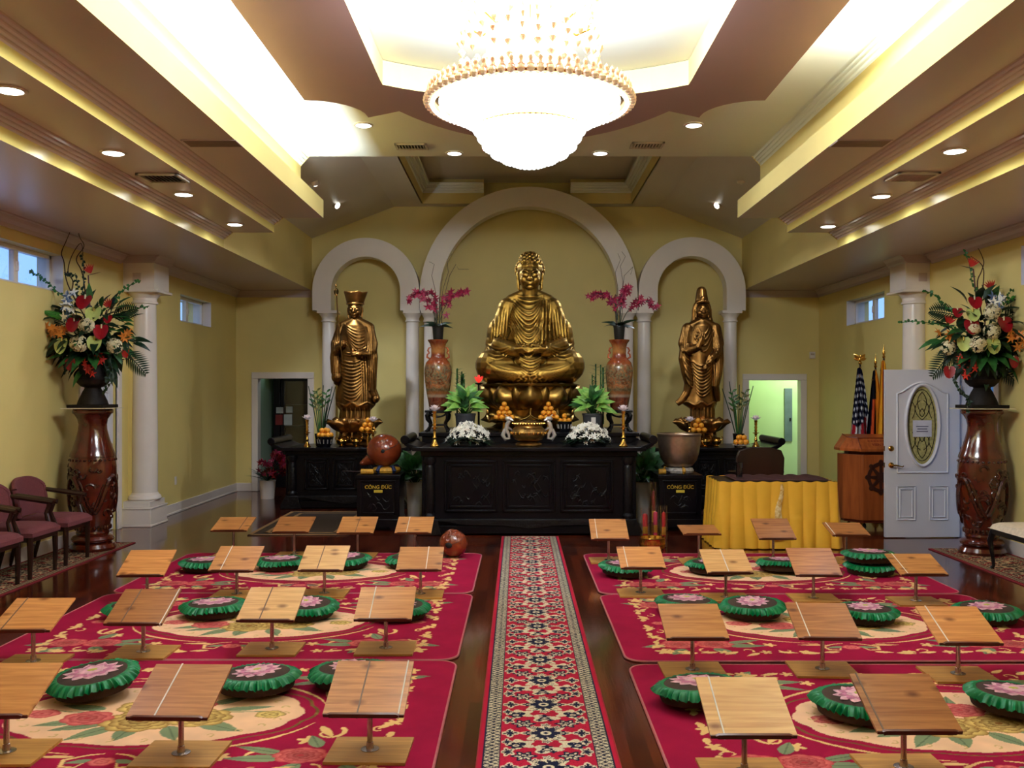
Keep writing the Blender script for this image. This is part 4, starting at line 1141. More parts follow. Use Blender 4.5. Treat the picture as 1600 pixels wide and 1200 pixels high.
# ================================================================== LOTUS CUSHIONS
def cushion_proto():
    t = thing('lotus_cushion', '', 'cushion')
    m = MB(); m.lathe([(.20, 0), (.222, .008), (.232, .04), (.231, .088), (.215, .108), (.14, .122), (.07, .125), (.001, .126)], seg=40, cap=True); m.build('body', BROWNF, t)
    rnd = random.Random(5); ph = [rnd.random() * 6 for _ in range(4)]
    def ruf(u, v):
        a = 2 * PI * u
        w = (1.25 * math.sin(36 * a + 3 * math.sin(3 * a + ph[0])) + .8 * math.sin(59 * a + 2 * math.sin(5 * a) + ph[1])) * v ** .7
        r = .200 + .068 * v + .0065 * w + .006 * math.sin(5 * a + ph[2]) * v
        z = .113 - .045 * v ** 1.4 + .012 * math.sin(math.pi * v) + .007 * w * v + .008 * math.sin(3 * a + ph[3]) * v
        return (r * math.cos(a), r * math.sin(a), z)
    m = MB(); m.grid(ruf, 272, 6, wrap=True); m.build('ruffle', GREENF, t, ang=70)
    # embroidered lotus
    fl_ = MB()
    cols = [mat('lotus_pink', srgb(206, 128, 160), .7, var=.25, vs=30), mat('lotus_pale_pink', srgb(230, 178, 190), .7, var=.18, vs=30), mat('lotus_yellow', srgb(196, 190, 84), .7)]
    def pet(a, r0, L, w_, z, mi):
        vs = []; n = 6
        c, s = math.cos(a), math.sin(a)
        for i in range(n + 1):
            t_ = i / n; ww = w_ * .5 * math.sin(PI * min(1, (t_ * .86 + .14))) ** .8
            for sg in (-1, 0, 1):
                u = r0 + L * t_; v = sg * ww
                vs.append((u * c - v * s, (u * s + v * c) * .78, z + .004 * (1 - abs(sg))))
        fs = []
        for i in range(n):
            b2 = i * 3; fs += [(b2, b2 + 1, b2 + 4, b2 + 3), (b2 + 1, b2 + 2, b2 + 5, b2 + 4)]
        fl_.add(vs, fs, mi)
    for i in range(11): pet(2 * PI * i / 11 + .1, .06, .115, .08, .1245, 1)
    for i in range(9): pet(2 * PI * i / 9 + .4, .035, .105, .08, .1285, 0)
    for i in range(7): pet(2 * PI * i / 7, .02, .075, .065, .1325, 1)
    fl_.ell((0, 0, .133), (.034, .024, .006), seg=12, rings=6, mi=2)
    fl_.build('lotus_embroidery', cols, t)
    return t
cu = cushion_proto()
cw = [
 # cx px, front-bottom y, label, tilt(x,y), rz
 (148, 1103, 'green ruffled lotus cushion between the two nearest left book stands, tilted', (.06, -.10), .3),
 (402, 1096, 'green ruffled lotus cushion right of the cord-marked stand in the front left row', (-.03, .03), 1.2),
 (549, 1086, 'green ruffled lotus cushion half hidden behind the front left stand nearest the aisle', (.0, .05), 2.0),
 (1092, 1118, 'green ruffled lotus cushion with an upturned frill behind the pale front right board', (.02, .10), 2.6),
 (1340, 1137, 'green ruffled lotus cushion behind the brown front right board', (.02, .02), .8),
 (1582, 1130, 'green ruffled lotus cushion at the right edge of the photo, front row', (.0, .06), .2),
 (215, 972, 'green ruffled lotus cushion mostly hidden behind the third stand of the second left row', (0, .0), .5),
 (334, 970, 'green ruffled lotus cushion in the open between two stands of the second left row', (0, -.02), .1),
 (478, 972, 'green ruffled lotus cushion right of the pale board in the second left row', (0, -.06), 1.9),
 (622, 973, 'green ruffled lotus cushion half hidden behind the stand nearest the aisle, second left row', (0, -.03), 2.4),
 (1072, 965, 'green ruffled lotus cushion half hidden behind the aisle-side stand of the second right row', (0, .04), .4),
 (1176, 972, 'green ruffled lotus cushion in full view left of the second stand, second right row', (-.03, -.04), 1.4),
 (1352, 979, 'green ruffled lotus cushion right of the second stand, second right row', (0, .02), .9),
 (1542, 978, 'green ruffled lotus cushion at the outer end of the second right row', (0, -.02), .6),
 (321, 896, 'green ruffled lotus cushion at the outer end of the third left row', (0, .02), .7),
 (439, 893, 'green ruffled lotus cushion between the third and second stand of the third left row', (0, 0), .2),
 (541, 891, 'green ruffled lotus cushion right of the pale board in the third left row', (0, -.04), 1.0),
 (642, 890, 'green ruffled lotus cushion half hidden behind the aisle-side stand of the third left row', (0, 0), 1.8),
 (976, 905, 'green ruffled lotus cushion behind the aisle-side stand of the third right row', (.02, .05), .3),
 (1112, 900, 'green ruffled lotus cushion behind the knotty second board of the third right row', (0, .03), 1.1),
 (1223, 898, 'green ruffled lotus cushion left of the third stand of the third right row', (0, .07), 1.5),
 (1360, 901, 'green ruffled lotus cushion at the bottom of the stack of two', (0, .0), .4),
]
for i, (px, py, lab, (tx, ty), rz) in enumerate(cw):
    p = fl(px, py, .02); y = p.y + .20; x = (px - CX) / F * y
    z = .0145 + .232 * (abs(tx) + abs(ty))
    if i == 0:
        c_ = cu; c_.scale = (.94, .94, .86); c_.location = (x, y, z); c_.rotation_euler = (tx, ty, rz); c_['label'] = lab; c_['group'] = 'green ruffled lotus cushions'
    else:
        c_ = dup(cu, lab, (x, y, z), (tx, ty, rz))
    last = (x, y)
dup(cu, 'green ruffled lotus cushion on top of the stack of two', (last[0] - .01, last[1] + .01, .126), (.02, .03, 2.2))

# ================================================================== CHAIRS
def rbox(mb, x0, x1, y0, y1, z0, z1, M=None): mb.box(x0, x1, y0, y1, z0, z1, M=M)
def armchair():      # faces +X, origin on the floor
    t = thing('upholstered_armchair', '', 'armchair')
    m = MB()      # cushion with rounded top
    def f(u, v):
        x = -.27 + .56 * u; y = -.27 + .54 * v
        e = (1 - (2 * u - 1) ** 8) * (1 - (2 * v - 1) ** 8)
        return (x, y, .43 + .055 * max(0, e) ** .5 + .012 * math.sin(PI * u) * math.sin(PI * v))
    m.grid(f, 18, 18); m.box(-.27, .29, -.27, .27, .39, .432); m.build('seat', MAR, t)
    m = MB()
    def g(u, v):
        a = -.95 + 1.9 * u; z = .50 + .36 * v
        top = .0 if v < 1 else 0
        zz = .48 + (.37 - .09 * abs(2 * u - 1) ** 3) * v
        return (-.10 - .20 * math.cos(a) - .05 * v, .285 * math.sin(a) / math.sin(.95), zz)
    for off in (0, .05):
        m.grid(lambda u, v, o=off: tuple(Vector(g(u, v)) + Vector((o, 0, 0))), 20, 8)
    n = 20
    edge0 = [Vector(g(i / 19, 1)) for i in range(20)]
    m.tube([p + Vector((.025, 0, 0)) for p in edge0], .028, 8)
    for u in (0, 1): m.tube([Vector(g(u, j / 7)) + Vector((.025, 0, 0)) for j in range(8)], .028, 8)
    m.build('backrest', MAR, t)
    for s in (-1, 1):
        m = MB(); m.tube([(-.24, s * .29, .72), (-.10, s * .31, .70), (.10, s * .315, .67), (.20, s * .31, .655)], [.022, .026, .028, .024], 8); m.tube([(.17, s * .31, .66), (.13, s * .305, .55), (.17, s * .29, .42)], [.022, .02, .024], 8)
        m.build('armrest', DKW, t)
    for sx, sy in ((.25, -.24), (.25, .24)):
        m = MB(); m.tube([(sx, sy, .40), (sx + .005, sy, .2), (sx + .0, sy, 0)], [.03, .025, .02], 8); m.build('leg', DKW, t)
    for sx, sy in ((-.24, -.24), (-.24, .24)):
        m = MB(); m.tube([(sx, sy, .55), (sx, sy, .38), (sx - .02, sy, .2), (sx - .07, sy, 0)], [.022, .025, .022, .018], 8); m.build('leg', DKW, t)
    m = MB(); m.box(-.26, .275, -.26, .26, .345, .392); m.build('seat_frame', DKW, t, bev=.006)
    return t
ac = armchair()
labs = ['maroon armchair with dark wooden arms nearest the carved vase', 'maroon armchair with dark wooden arms in the middle of three', 'maroon armchair with dark wooden arms at the left edge of the photo']
for i, y in enumerate((9.80, 9.10, 8.40)):
    o = ac if i == 0 else dup(ac)
    o.location = (-4.82, y, .012); o['label'] = labs[i]; o['group'] = 'maroon armchairs along the left wall'
# cream bench at the right edge
t = thing('cushioned_bench', 'cream upholstered bench with curved black legs at the right edge', 'bench', (4.98, 9.0, .012))
m = MB()
def f(u, v):
    e = (1 - (2 * u - 1) ** 8) * (1 - (2 * v - 1) ** 8); return (-.30 + .6 * u, -.45 + .9 * v, .40 + .07 * max(0, e) ** .5 + .012 * math.sin(PI * u) * math.sin(PI * v))
m.grid(f, 20, 24); m.build('seat', CREAMF, t)
m = MB(); m.box(-.285, .285, -.435, .435, .345, .402); m.build('seat_frame', BLACK, t, bev=.006)
for sx in (-1, 1):
    for sy in (-1, 1):
        m = MB(); m.tube([(sx * .26, sy * .41, .385), (sx * .285, sy * .43, .27), (sx * .265, sy * .415, .12), (sx * .26, sy * .41, .03), (sx * .275, sy * .42, 0)], [.032, .03, .02, .016, .022], 8); m.build('leg', mat('black_gloss', srgb(16, 14, 18), .2) if sx == sy == -1 else bpy.data.materials['black_gloss'], t)
# ================================================================== CARVED VASES WITH URNS AND BOUQUETS
def big_vase(label, x, y, px):
    t = thing('carved_vase', label, 'vase', (x, y, .012), .3 if x < 0 else 1.4, 'tall carved vases by the walls')
    m = MB()
    rnd = random.Random(4)
    m.lathe([(.135, 0.0), (.235, .0), (.245, .03), (.225, .07), (.19, .085)], seg=40)
    m.lathe([(.19, .085), (.215, .1), (.225, .125), (.205, .155), (.165, .17)], seg=40, cap=False)
    m.lathe([(.165, .17), (.175, .19), (.17, .21)], seg=40, cap=False); m.build('foot', LACQ, t)
    body = [(.165, .205), (.178, .26), (.2, .36), (.225, .5), (.243, .65), (.25, .8), (.245, .93), (.235, 1.0), (.228, 1.03), (.24, 1.035), (.235, 1.06), (.21, 1.12), (.175, 1.23), (.15, 1.33), (.146, 1.39), (.158, 1.45), (.19, 1.50), (.21, 1.515), (.215, 1.54), (.205, 1.56), (.19, 1.565)]
    m = MB(); m.lathe(body, seg=56); m.build('body', LACQ, t)
    # carved relief: swirling dragons and clouds on the lower body
    m = MB()
    def rad(z):
        for (r0, z0), (r1, z1) in zip(body, body[1:]):
            if z0 <= z <= z1: return r0 + (r1 - r0) * (z - z0) / (z1 - z0 + 1e-9)
        return .2
    for i in range(84):
        a = rnd.random() * 2 * PI; z = .34 + rnd.random() * .58; pts = []; rs = []
        tw = rnd.choice((-1, 1)); R0 = .02 + rnd.random() * .045
        for q in range(9):
            w_ = q / 8 * 4.2 * tw; rr = R0 * (1 - .6 * q / 8)
            zz = min(.97, max(.25, z + rr * math.sin(w_))); aa = a + rr * math.cos(w_) / .24
            r_ = rad(zz) + .001; pts.append((r_ * math.cos(aa), r_ * math.sin(aa), zz)); rs.append(.016 * (1 - .5 * q / 8))
        m.tube(pts, rs, 6)
    for s in range(3):
        pts = []; rs = []
        for q in range(30):
            aa = s * 2.1 + q * .11; zz = .62 + .2 * math.sin(q * .42 + s); r_ = rad(zz) + .002; pts.append((r_ * math.cos(aa), r_ * math.sin(aa), zz)); rs.append(.024 * math.sin(PI * (q + 1) / 32) + .006)
        m.tube(pts, rs, 7)
    for k_ in range(28):
        a = 2 * PI * k_ / 28; r_ = .178; m.ell((r_ * math.cos(a), r_ * math.sin(a), .25), (.02, .02, .03), seg=6, rings=4)
        r_ = rad(1.0) ; m.ell((r_ * math.cos(a), r_ * math.sin(a), 1.0), (.018, .018, .014), seg=6, rings=4)
    m.build('dragon_relief', mat('carved_glaze', srgb(76, 30, 16), .25, var=.3, vs=12, coat=.4) if 'carved_glaze' not in bpy.data.materials else bpy.data.materials['carved_glaze'], t)
    m = MB(); m.box(-.245, .245, -.245, .245, 1.566, 1.574)
    b_ = tag(m.build('glass_plate', mat('plate_edge', srgb(220, 205, 170), .3) if 'plate_edge' not in bpy.data.materials else bpy.data.materials['plate_edge'], None, (x, y, .012)), 'square pale plate lying on the %s carved vase' % ('left' if x < 0 else 'right'), 'plate', 'plates on the carved vases')
    # iron urn
    u = thing('iron_urn', 'black iron urn with two loop handles on the %s carved vase' % ('left' if x < 0 else 'right'), 'urn', (x, y, 1.5875), 0, 'iron urns of flowers')
    k_ = y / F
    m = MB(); m.box(-.20, .20, -.20, .20, 0, .035); m.lathe([(.165, .035), (.15, .08), (.11, .17), (.085, .215), (.09, .23)], seg=32)
    m.build('pedestal_foot', BRASSB, u, bev=.004)
    m = MB(); m.lathe([(.06, .22), (.12, .235), (.165, .28), (.175, .31), (.16, .33), (.145, .36), (.142, .45), (.15, .56), (.175, .60), (.185, .61), (.16, .60), (.13, .5), (.001, .48)], seg=36, cap=False, mod=lambda a, z: 1 + (.012 * math.cos(18 * a) if z < .33 else 0)); m.build('bowl', BRASSB, u)
    for s in (-1, 1):
        m = MB(); m.tube([(s * (.155 + .05 * math.sin(PI * q / 8)), 0, .29 + .14 * q / 8) for q in range(9)], .011, 8); m.build('handle', BRASSB, u)
    return u
def F_anth(mb, p, d, r, mi=0, m2=1):          # heart-shaped spathe with a spadix
    d = Vector(d).normalized(); a = d.orthogonal().normalized(); b = d.cross(a)
    up = Vector((0, 0, 1)); b = (up - d * up.dot(d)).normalized(); a = b.cross(d)
    P = Vector(p); n = 16; vs = [P]; 
    for i in range(n):
        th = 2 * PI * i / n
        rr = r * (1 - .45 * max(0, math.cos(th - PI / 2)) ** 6) * (1 + .25 * max(0, -math.sin(th)) ** 3)
        vs.append(P + a * rr * .85 * math.cos(th) + b * rr * math.sin(th) + d * (r * .25 * abs(math.cos(th))))
    mb.add(vs, [(0, 1 + i, 1 + (i + 1) % n) for i in range(n)], mi)
    mb.tube([P + d * .01 + b * r * .2, P + d * r * .3 + b * r * .65], r * .09, 6, m2)
def F_hyd(mb, p, r, rnd, mi=0):
    P = Vector(p)
    for i in range(70):
        d = Vector((rnd.gauss(0, 1), rnd.gauss(0, 1) - .5, rnd.gauss(0, 1))).normalized(); q = P + d * r * (.85 + .2 * rnd.random())
        a = d.orthogonal().normalized(); b = d.cross(a); s = r * .2
        for k in range(4):
            w = PI / 2 * k + rnd.random()
            e = a * math.cos(w) + b * math.sin(w); f = a * -math.sin(w) + b * math.cos(w)
            mb.add([q, q + e * s + f * s * .6 + d * s * .2, q + e * s * 1.5 + d * s * .1, q + e * s - f * s * .6 + d * s * .2], [(0, 1, 2, 3)], mi)
def F_lily(mb, p, d, r, rnd, mi=0, n=6):
    d = Vector(d).normalized(); a = d.orthogonal().normalized(); b = d.cross(a)
    for k in range(n):
        w = 2 * PI * k / n + rnd.random() * .3; e = a * math.cos(w) + b * math.sin(w)
        mb.leaf(p, e + d * .5, r, r * .42, d, .5, mi, 4)
def F_bird(mb, p, sx, r, rnd):
    P = Vector(p)
    mb.leaf(P, (sx, -.2, .1), r * 1.7, r * .3, (0, 0, 1), -.1, 1)
    for k in range(6):
        w = 1.2 + k * .28; mb.leaf(P + Vector((sx * r * .3, 0, .02)), (sx * math.cos(w) * .9, -.25, math.sin(w)), r * (1 + .2 * rnd.random()), r * .22, (0, -1, .2), .1, 0)
def F_frond(mb, p, d, L, rnd, mi=0, n=11, wid=.42):
    d = Vector(d).normalized(); P = Vector(p); side = d.cross(Vector((0, -1, .15))).normalized(); nrm = side.cross(d)
    mb.tube([P + d * L * t - Vector((0, 0, .12 * L * t * t)) for t in (0, .33, .66, 1)], .006, 5, mi)
    for i in range(n):
        t = .22 + .78 * i / (n - 1)
        q = P + d * L * t - Vector((0, 0, .12 * L * t * t))
        for s in (-1, 1):
            l_ = L * wid * math.sin(PI * (.25 + .65 * t))
            mb.leaf(q, side * s * .85 + d * .65, l_, L * .055, nrm, .2, mi, 4)
def F_ivy(mb, pts, rnd, s=.04, mi=0, step=1):
    for i in range(len(pts) - 1):
        a, b = Vector(pts[i]), Vector(pts[i + 1])
        mb.tube([a, b], .004, 4, mi)
        for k in range(2):
            d = Vector((rnd.gauss(0, 1), -.5, rnd.gauss(0, .8)))
            mb.leaf(a.lerp(b, .5 * k), d, s * (.7 + .6 * rnd.random()), s * .9, (0, -1, .3), .2, mi, 3)
def curve_px(pts, base, k, yoff, n=12):
    """pixel way-points to a smooth local path"""
    P = [Vector(((x - base[0]) * k, y_, (base[1] - y) * k)) for (x, y), y_ in zip(pts, yoff)]
    out = []
    for i in range(len(P) - 1):
        p0, p1, p2, p3 = P[max(i - 1, 0)], P[i], P[i + 1], P[min(i + 2, len(P) - 1)]
        for q in range(n):
            t = q / n
            out.append(.5 * ((2 * p1) + (p2 - p0) * t + (2 * p0 - 5 * p1 + 4 * p2 - p3) * t * t + (3 * p1 - p0 - 3 * p2 + p3) * t ** 3))
    return out + [P[-1]]
def bouquet(label, urn, bx, by, Y, items, seed):
    k = Y / F; rnd = random.Random(seed)
    zb = urn.location.z
    t = thing('flower_arrangement', label, 'flower arrangement', urn.location, 0, 'tall bouquets in iron urns')
    zpx = by - 0
    def loc(px, py, dep=None):
        x = (px - bx) * k; z = H - (py - CY) * k - zb
        if dep is None:
            r = math.hypot(x, z - .75); dep = -.30 * math.sqrt(max(0, 1 - (r / .62) ** 2))
        s = 1 + dep / Y
        return Vector((x * s + 0, dep, (z + zb - H) * s + H - zb))
    core = Vector((0, 0, .58))
    # dense green heart
    m = MB()
    for i in range(120):
        a = rnd.random() * 2 * PI; e = rnd.random() * 1.3 + .12
        d = Vector((math.cos(a) * math.cos(e), math.sin(a) * math.cos(e) - .2, math.sin(e) + .15))
        m.leaf(core + d * .06, d, .18 + .14 * rnd.random(), .07 + .05 * rnd.random(), (0, 0, 1), .5, 0)
    for i in range(210):
        d = Vector((rnd.gauss(0, .55), rnd.gauss(0, .4), rnd.gauss(0, .55)))
        if d.length > 1.1: d *= 1.1 / d.length
        q = Vector((d.x * .40, d.y * .26 - .02, .74 + d.z * .40))
        if q.z < .66: q.x *= .8; q.z += .12
        out_ = Vector((d.x * 1.2 + rnd.gauss(0, .3), -.45 + d.y, d.z * .9 - .1 + rnd.gauss(0, .3)))
        m.leaf(q, out_, .15 + .12 * rnd.random(), .05 + .045 * rnd.random(), (0, -.5, .8), .4, 0 if rnd.random() < .8 else 1, 5)
    m.build('foliage', [LEAFD, LEAFM], t)
    G_ = {}
    for it in items:
        G_.setdefault(it[0], []).append(it)
    for kind, lst in G_.items():
        for it in lst:
            m = MB()
            if kind in ('red', 'pale'):
                p = loc(it[1], it[2]); d = (p - core) * .5 + Vector((0, -.5, .15)); F_anth(m, p, d, it[3] * k); m.tube([core, (core + p) / 2 + Vector((0, 0, .03)), p], .005, 5, 2)
                m.build('anthurium', [REDF, CREAM, LEAFM] if kind == 'red' else [PALEG, YELF_M, LEAFM], t)
            elif kind == 'hyd':
                p = loc(it[1], it[2]); F_hyd(m, p, it[3] * k, rnd); m.tube([core, p], .006, 5, 1); m.build('hydrangea', [CREAM, LEAFM], t)
            elif kind == 'lily':
                p = loc(it[1], it[2])
                for q in range(4): F_lily(m, p + Vector((rnd.gauss(0, .045), rnd.gauss(0, .02), rnd.gauss(0, .03))), (rnd.gauss(0, .5), -1, rnd.gauss(0, .4)), .06, rnd)
                m.tube([core, (core + p) / 2 + Vector((0, 0, .05)), p], .005, 5, 1); m.build('orange_lily', [ORF, LEAFM], t)
            elif kind == 'redorch':
                p = loc(it[1], it[2], -.2)
                for q in range(4): F_lily(m, p + Vector((rnd.gauss(0, .02), rnd.gauss(0, .02), -.03 * q)), (rnd.gauss(0, .5), -1, rnd.gauss(0, .4)), .045, rnd, n=5)
                m.tube([core, (core + p) / 2 + Vector((0, -.05, .03)), p], .004, 5, 1); m.build('red_orchid', [REDO, LEAFM], t)
            elif kind == 'orch':
                p = loc(it[1], it[2])
                for q in range(4): F_lily(m, p + Vector((rnd.gauss(0, .03), rnd.gauss(0, .02), rnd.gauss(0, .04))), (rnd.gauss(0, .5), -1, rnd.gauss(0, .4)), .065, rnd, q % 2, n=5)
                m.tube([core, p], .005, 5, 2); m.build('white_orchid', [WHF, BLUEF, LEAFM], t)
            elif kind == 'bird':
                p = loc(it[1], it[2], -.05); F_bird(m, p, it[3], .10, rnd); m.tube([core, (core + p) / 2, p], .007, 6, 1); m.build('bird_of_paradise', [REDO, PURP, ], t)
            elif kind == 'frond':
                p = loc(it[1], it[2], -.02); d = Vector((it[3], it[5] if len(it) > 5 else -.1, it[4])); F_frond(m, p, d, .36, rnd); m.tube([core, p], .006, 5); m.build('palm_frond', LEAFD, t)
            elif kind == 'fern':
                p = loc(it[1], it[2], -.2); F_frond(m, p, Vector((it[3], -.2, it[4])), .26, rnd, 0, 14, .22); m.build('fern_frond', LEAFB, t)
            elif kind == 'leaf':
                p = loc(it[1], it[2], -.24); m.leaf(core + Vector((p.x * .4, -.12, 0)), p - core + Vector((0, -.06, -.05)), .30, .12, (0, -.4, 1), .35, 0, 7); m.build('broad_leaf', LEAFM, t)
            elif kind == 'ivy':
                ps = [(x, y) for x, y in it[1]]; yo = [-.15] + [it[2]] * (len(ps) - 1)
                pts = [loc(0, 0, 0)] ; P = [loc(x, y, d_) for (x, y), d_ in zip(ps, yo)]
                sm = []
                for i in range(len(P) - 1):
                    for q in range(4): sm.append(P[i].lerp(P[i + 1], q / 4))
                sm.append(P[-1]); F_ivy(m, sm, rnd, .036); m.build('ivy_trail', it[3] if len(it) > 3 else LEAFM, t)
            elif kind == 'twig':
                P = [loc(x, y, d_) for (x, y), d_ in zip(it[1], it[2])]
                sm = []
                for i in range(len(P) - 1):
                    p0, p1, p2, p3 = P[max(i - 1, 0)], P[i], P[i + 1], P[min(i + 2, len(P) - 1)]
                    for q in range(5):
                        u_ = q / 5; sm.append(.5 * ((2 * p1) + (p2 - p0) * u_ + (2 * p0 - 5 * p1 + 4 * p2 - p3) * u_ * u_ + (3 * p1 - p0 - 3 * p2 + p3) * u_ ** 3))
                sm.append(P[-1]); m.tube(sm, [.008 - .005 * i / len(sm) for i in range(len(sm))], 5); m.build('curly_twig', TWIG, t)
    return t
YELF_M = mat('yellow_spadix', srgb(220, 200, 90), .5); PURP = mat('purple_bract', srgb(90, 40, 44), .5); LEAFB = mat('bright_fern', srgb(70, 140, 40), .5, var=.2)
uL = big_vase('tall carved red-brown vase at the left wall, behind the maroon armchairs', -4.74, 10.55, 140)
uR = big_vase('tall carved red-brown vase at the right wall, beside the open door', 5.04, 10.3, 1533)
bouquet('tall bouquet of red anthuriums and cream hydrangeas in the left iron urn', uL, 145, 635, 10.55, [
 ('red', 134, 505, 13), ('red', 176, 516, 13), ('red', 146, 470, 14), ('red', 128, 567, 10), ('red', 184, 497, 8),
 ('pale', 115, 538, 13), ('pale', 167, 534, 13), ('pale', 163, 489, 14), ('hyd', 155, 509, 12), ('hyd', 143, 537, 13), ('hyd', 195, 541, 12),
 ('bird', 141, 430, 1), ('bird', 170, 484, 1), ('bird', 197, 562, 1), ('orch', 116, 460), ('orch', 122, 476), ('orch', 122, 490), ('lily', 84, 519), ('lily', 102, 512), ('lily', 214, 526), ('lily', 112, 520),
 ('redorch', 171, 553), ('redorch', 157, 572), ('redorch', 150, 567), ('frond', 112, 512, -.8, .55), ('frond', 116, 545, -.9, .0), ('frond', 170, 500, .7, .35), ('frond', 192, 545, .6, -.5),
 ('fern', 118, 500, -.8, .4), ('leaf', 120, 556), ('leaf', 166, 558), ('leaf', 138, 562), ('leaf', 182, 528), ('leaf', 100, 540),
 ('ivy', [(120, 470), (95, 455), (80, 440), (66, 430), (53, 424)], -.1), ('ivy', [(132, 480), (130, 450), (131, 420), (128, 395)], 0, LEAFD), ('ivy', [(128, 480), (122, 450), (118, 430), (100, 426)], 0, LEAFD),
 ('ivy', [(160, 490), (178, 475), (190, 455), (205, 445), (220, 438)], 0), ('ivy', [(170, 500), (190, 490), (210, 483), (233, 478)], 0), ('ivy', [(180, 520), (183, 550), (182, 575), (178, 595), (172, 615)], -.15, LEAFD), ('ivy', [(112, 530), (104, 560), (108, 585)], -.1, LEAFD), ('ivy', [(176, 540), (190, 590), (172, 618)], -.18, LEAFD),
 ('twig', [(135, 500), (106, 445), (100, 410), (96, 395), (104, 375), (109, 360), (102, 350)], [0, 0, 0, 0, 0, 0, 0]), ('twig', [(138, 500), (126, 430), (116, 405), (128, 385), (121, 370), (118, 355)], [0, .05, .05, .05, .05, .05, .05]), ('twig', [(110, 460), (114, 440), (106, 425), (112, 400), (126, 380), (130, 400)], [0] * 6)], 11)
bouquet('tall bouquet of red anthuriums and cream hydrangeas in the right iron urn', uR, 1534, 635, 10.3, [
 ('red', 1508, 471, 12), ('red', 1548, 504, 14), ('red', 1498, 508, 13), ('red', 1564, 563, 10), ('red', 1473, 579, 10), ('red', 1482, 487, 9),
 ('pale', 1502, 490, 12), ('pale', 1487, 535, 12), ('pale', 1529, 538, 13), ('hyd', 1528, 518, 12), ('hyd', 1507, 538, 13), ('hyd', 1531, 488, 12), ('hyd', 1467, 544, 11), ('hyd', 1502, 514, 9),
 ('bird', 1517, 420, -1), ('bird', 1540, 455, 1), ('bird', 1481, 510, -1), ('orch', 1545, 462), ('orch', 1540, 476), ('lily', 1562, 523), ('lily', 1578, 534), ('lily', 1463, 525),
 ('redorch', 1487, 558), ('redorch', 1502, 563), ('redorch', 1497, 575), ('frond', 1558, 502, .85, .45), ('frond', 1560, 520, .8, -.25), ('frond', 1500, 495, -.85, .25), ('frond', 1490, 545, -.6, -.6), ('frond', 1545, 560, .6, -.5),
 ('leaf', 1512, 562), ('leaf', 1545, 555), ('leaf', 1530, 562), ('leaf', 1480, 550), ('leaf', 1555, 545),
 ('ivy', [(1550, 490), (1562, 475), (1575, 455), (1592, 445), (1604, 440)], -.05), ('ivy', [(1555, 480), (1568, 468), (1580, 462)], -.1, LEAFB), ('ivy', [(1525, 470), (1519, 445), (1514, 410), (1507, 392)], 0, LEAFM), ('ivy', [(1480, 510), (1455, 505), (1430, 502), (1403, 504)], 0, LEAFM), ('ivy', [(1490, 495), (1472, 475), (1462, 462), (1443, 453)], 0),
 ('ivy', [(1482, 560), (1478, 595), (1490, 615), (1503, 625), (1498, 648)], -.15, LEAFD), ('ivy', [(1560, 540), (1568, 580), (1562, 590)], -.1, LEAFD), ('twig', [(1535, 500), (1527, 445), (1533, 425), (1537, 410), (1532, 395), (1528, 388)], [0] * 6), ('twig', [(1534, 490), (1540, 440), (1538, 415), (1520, 400)], [.05] * 4)], 12)
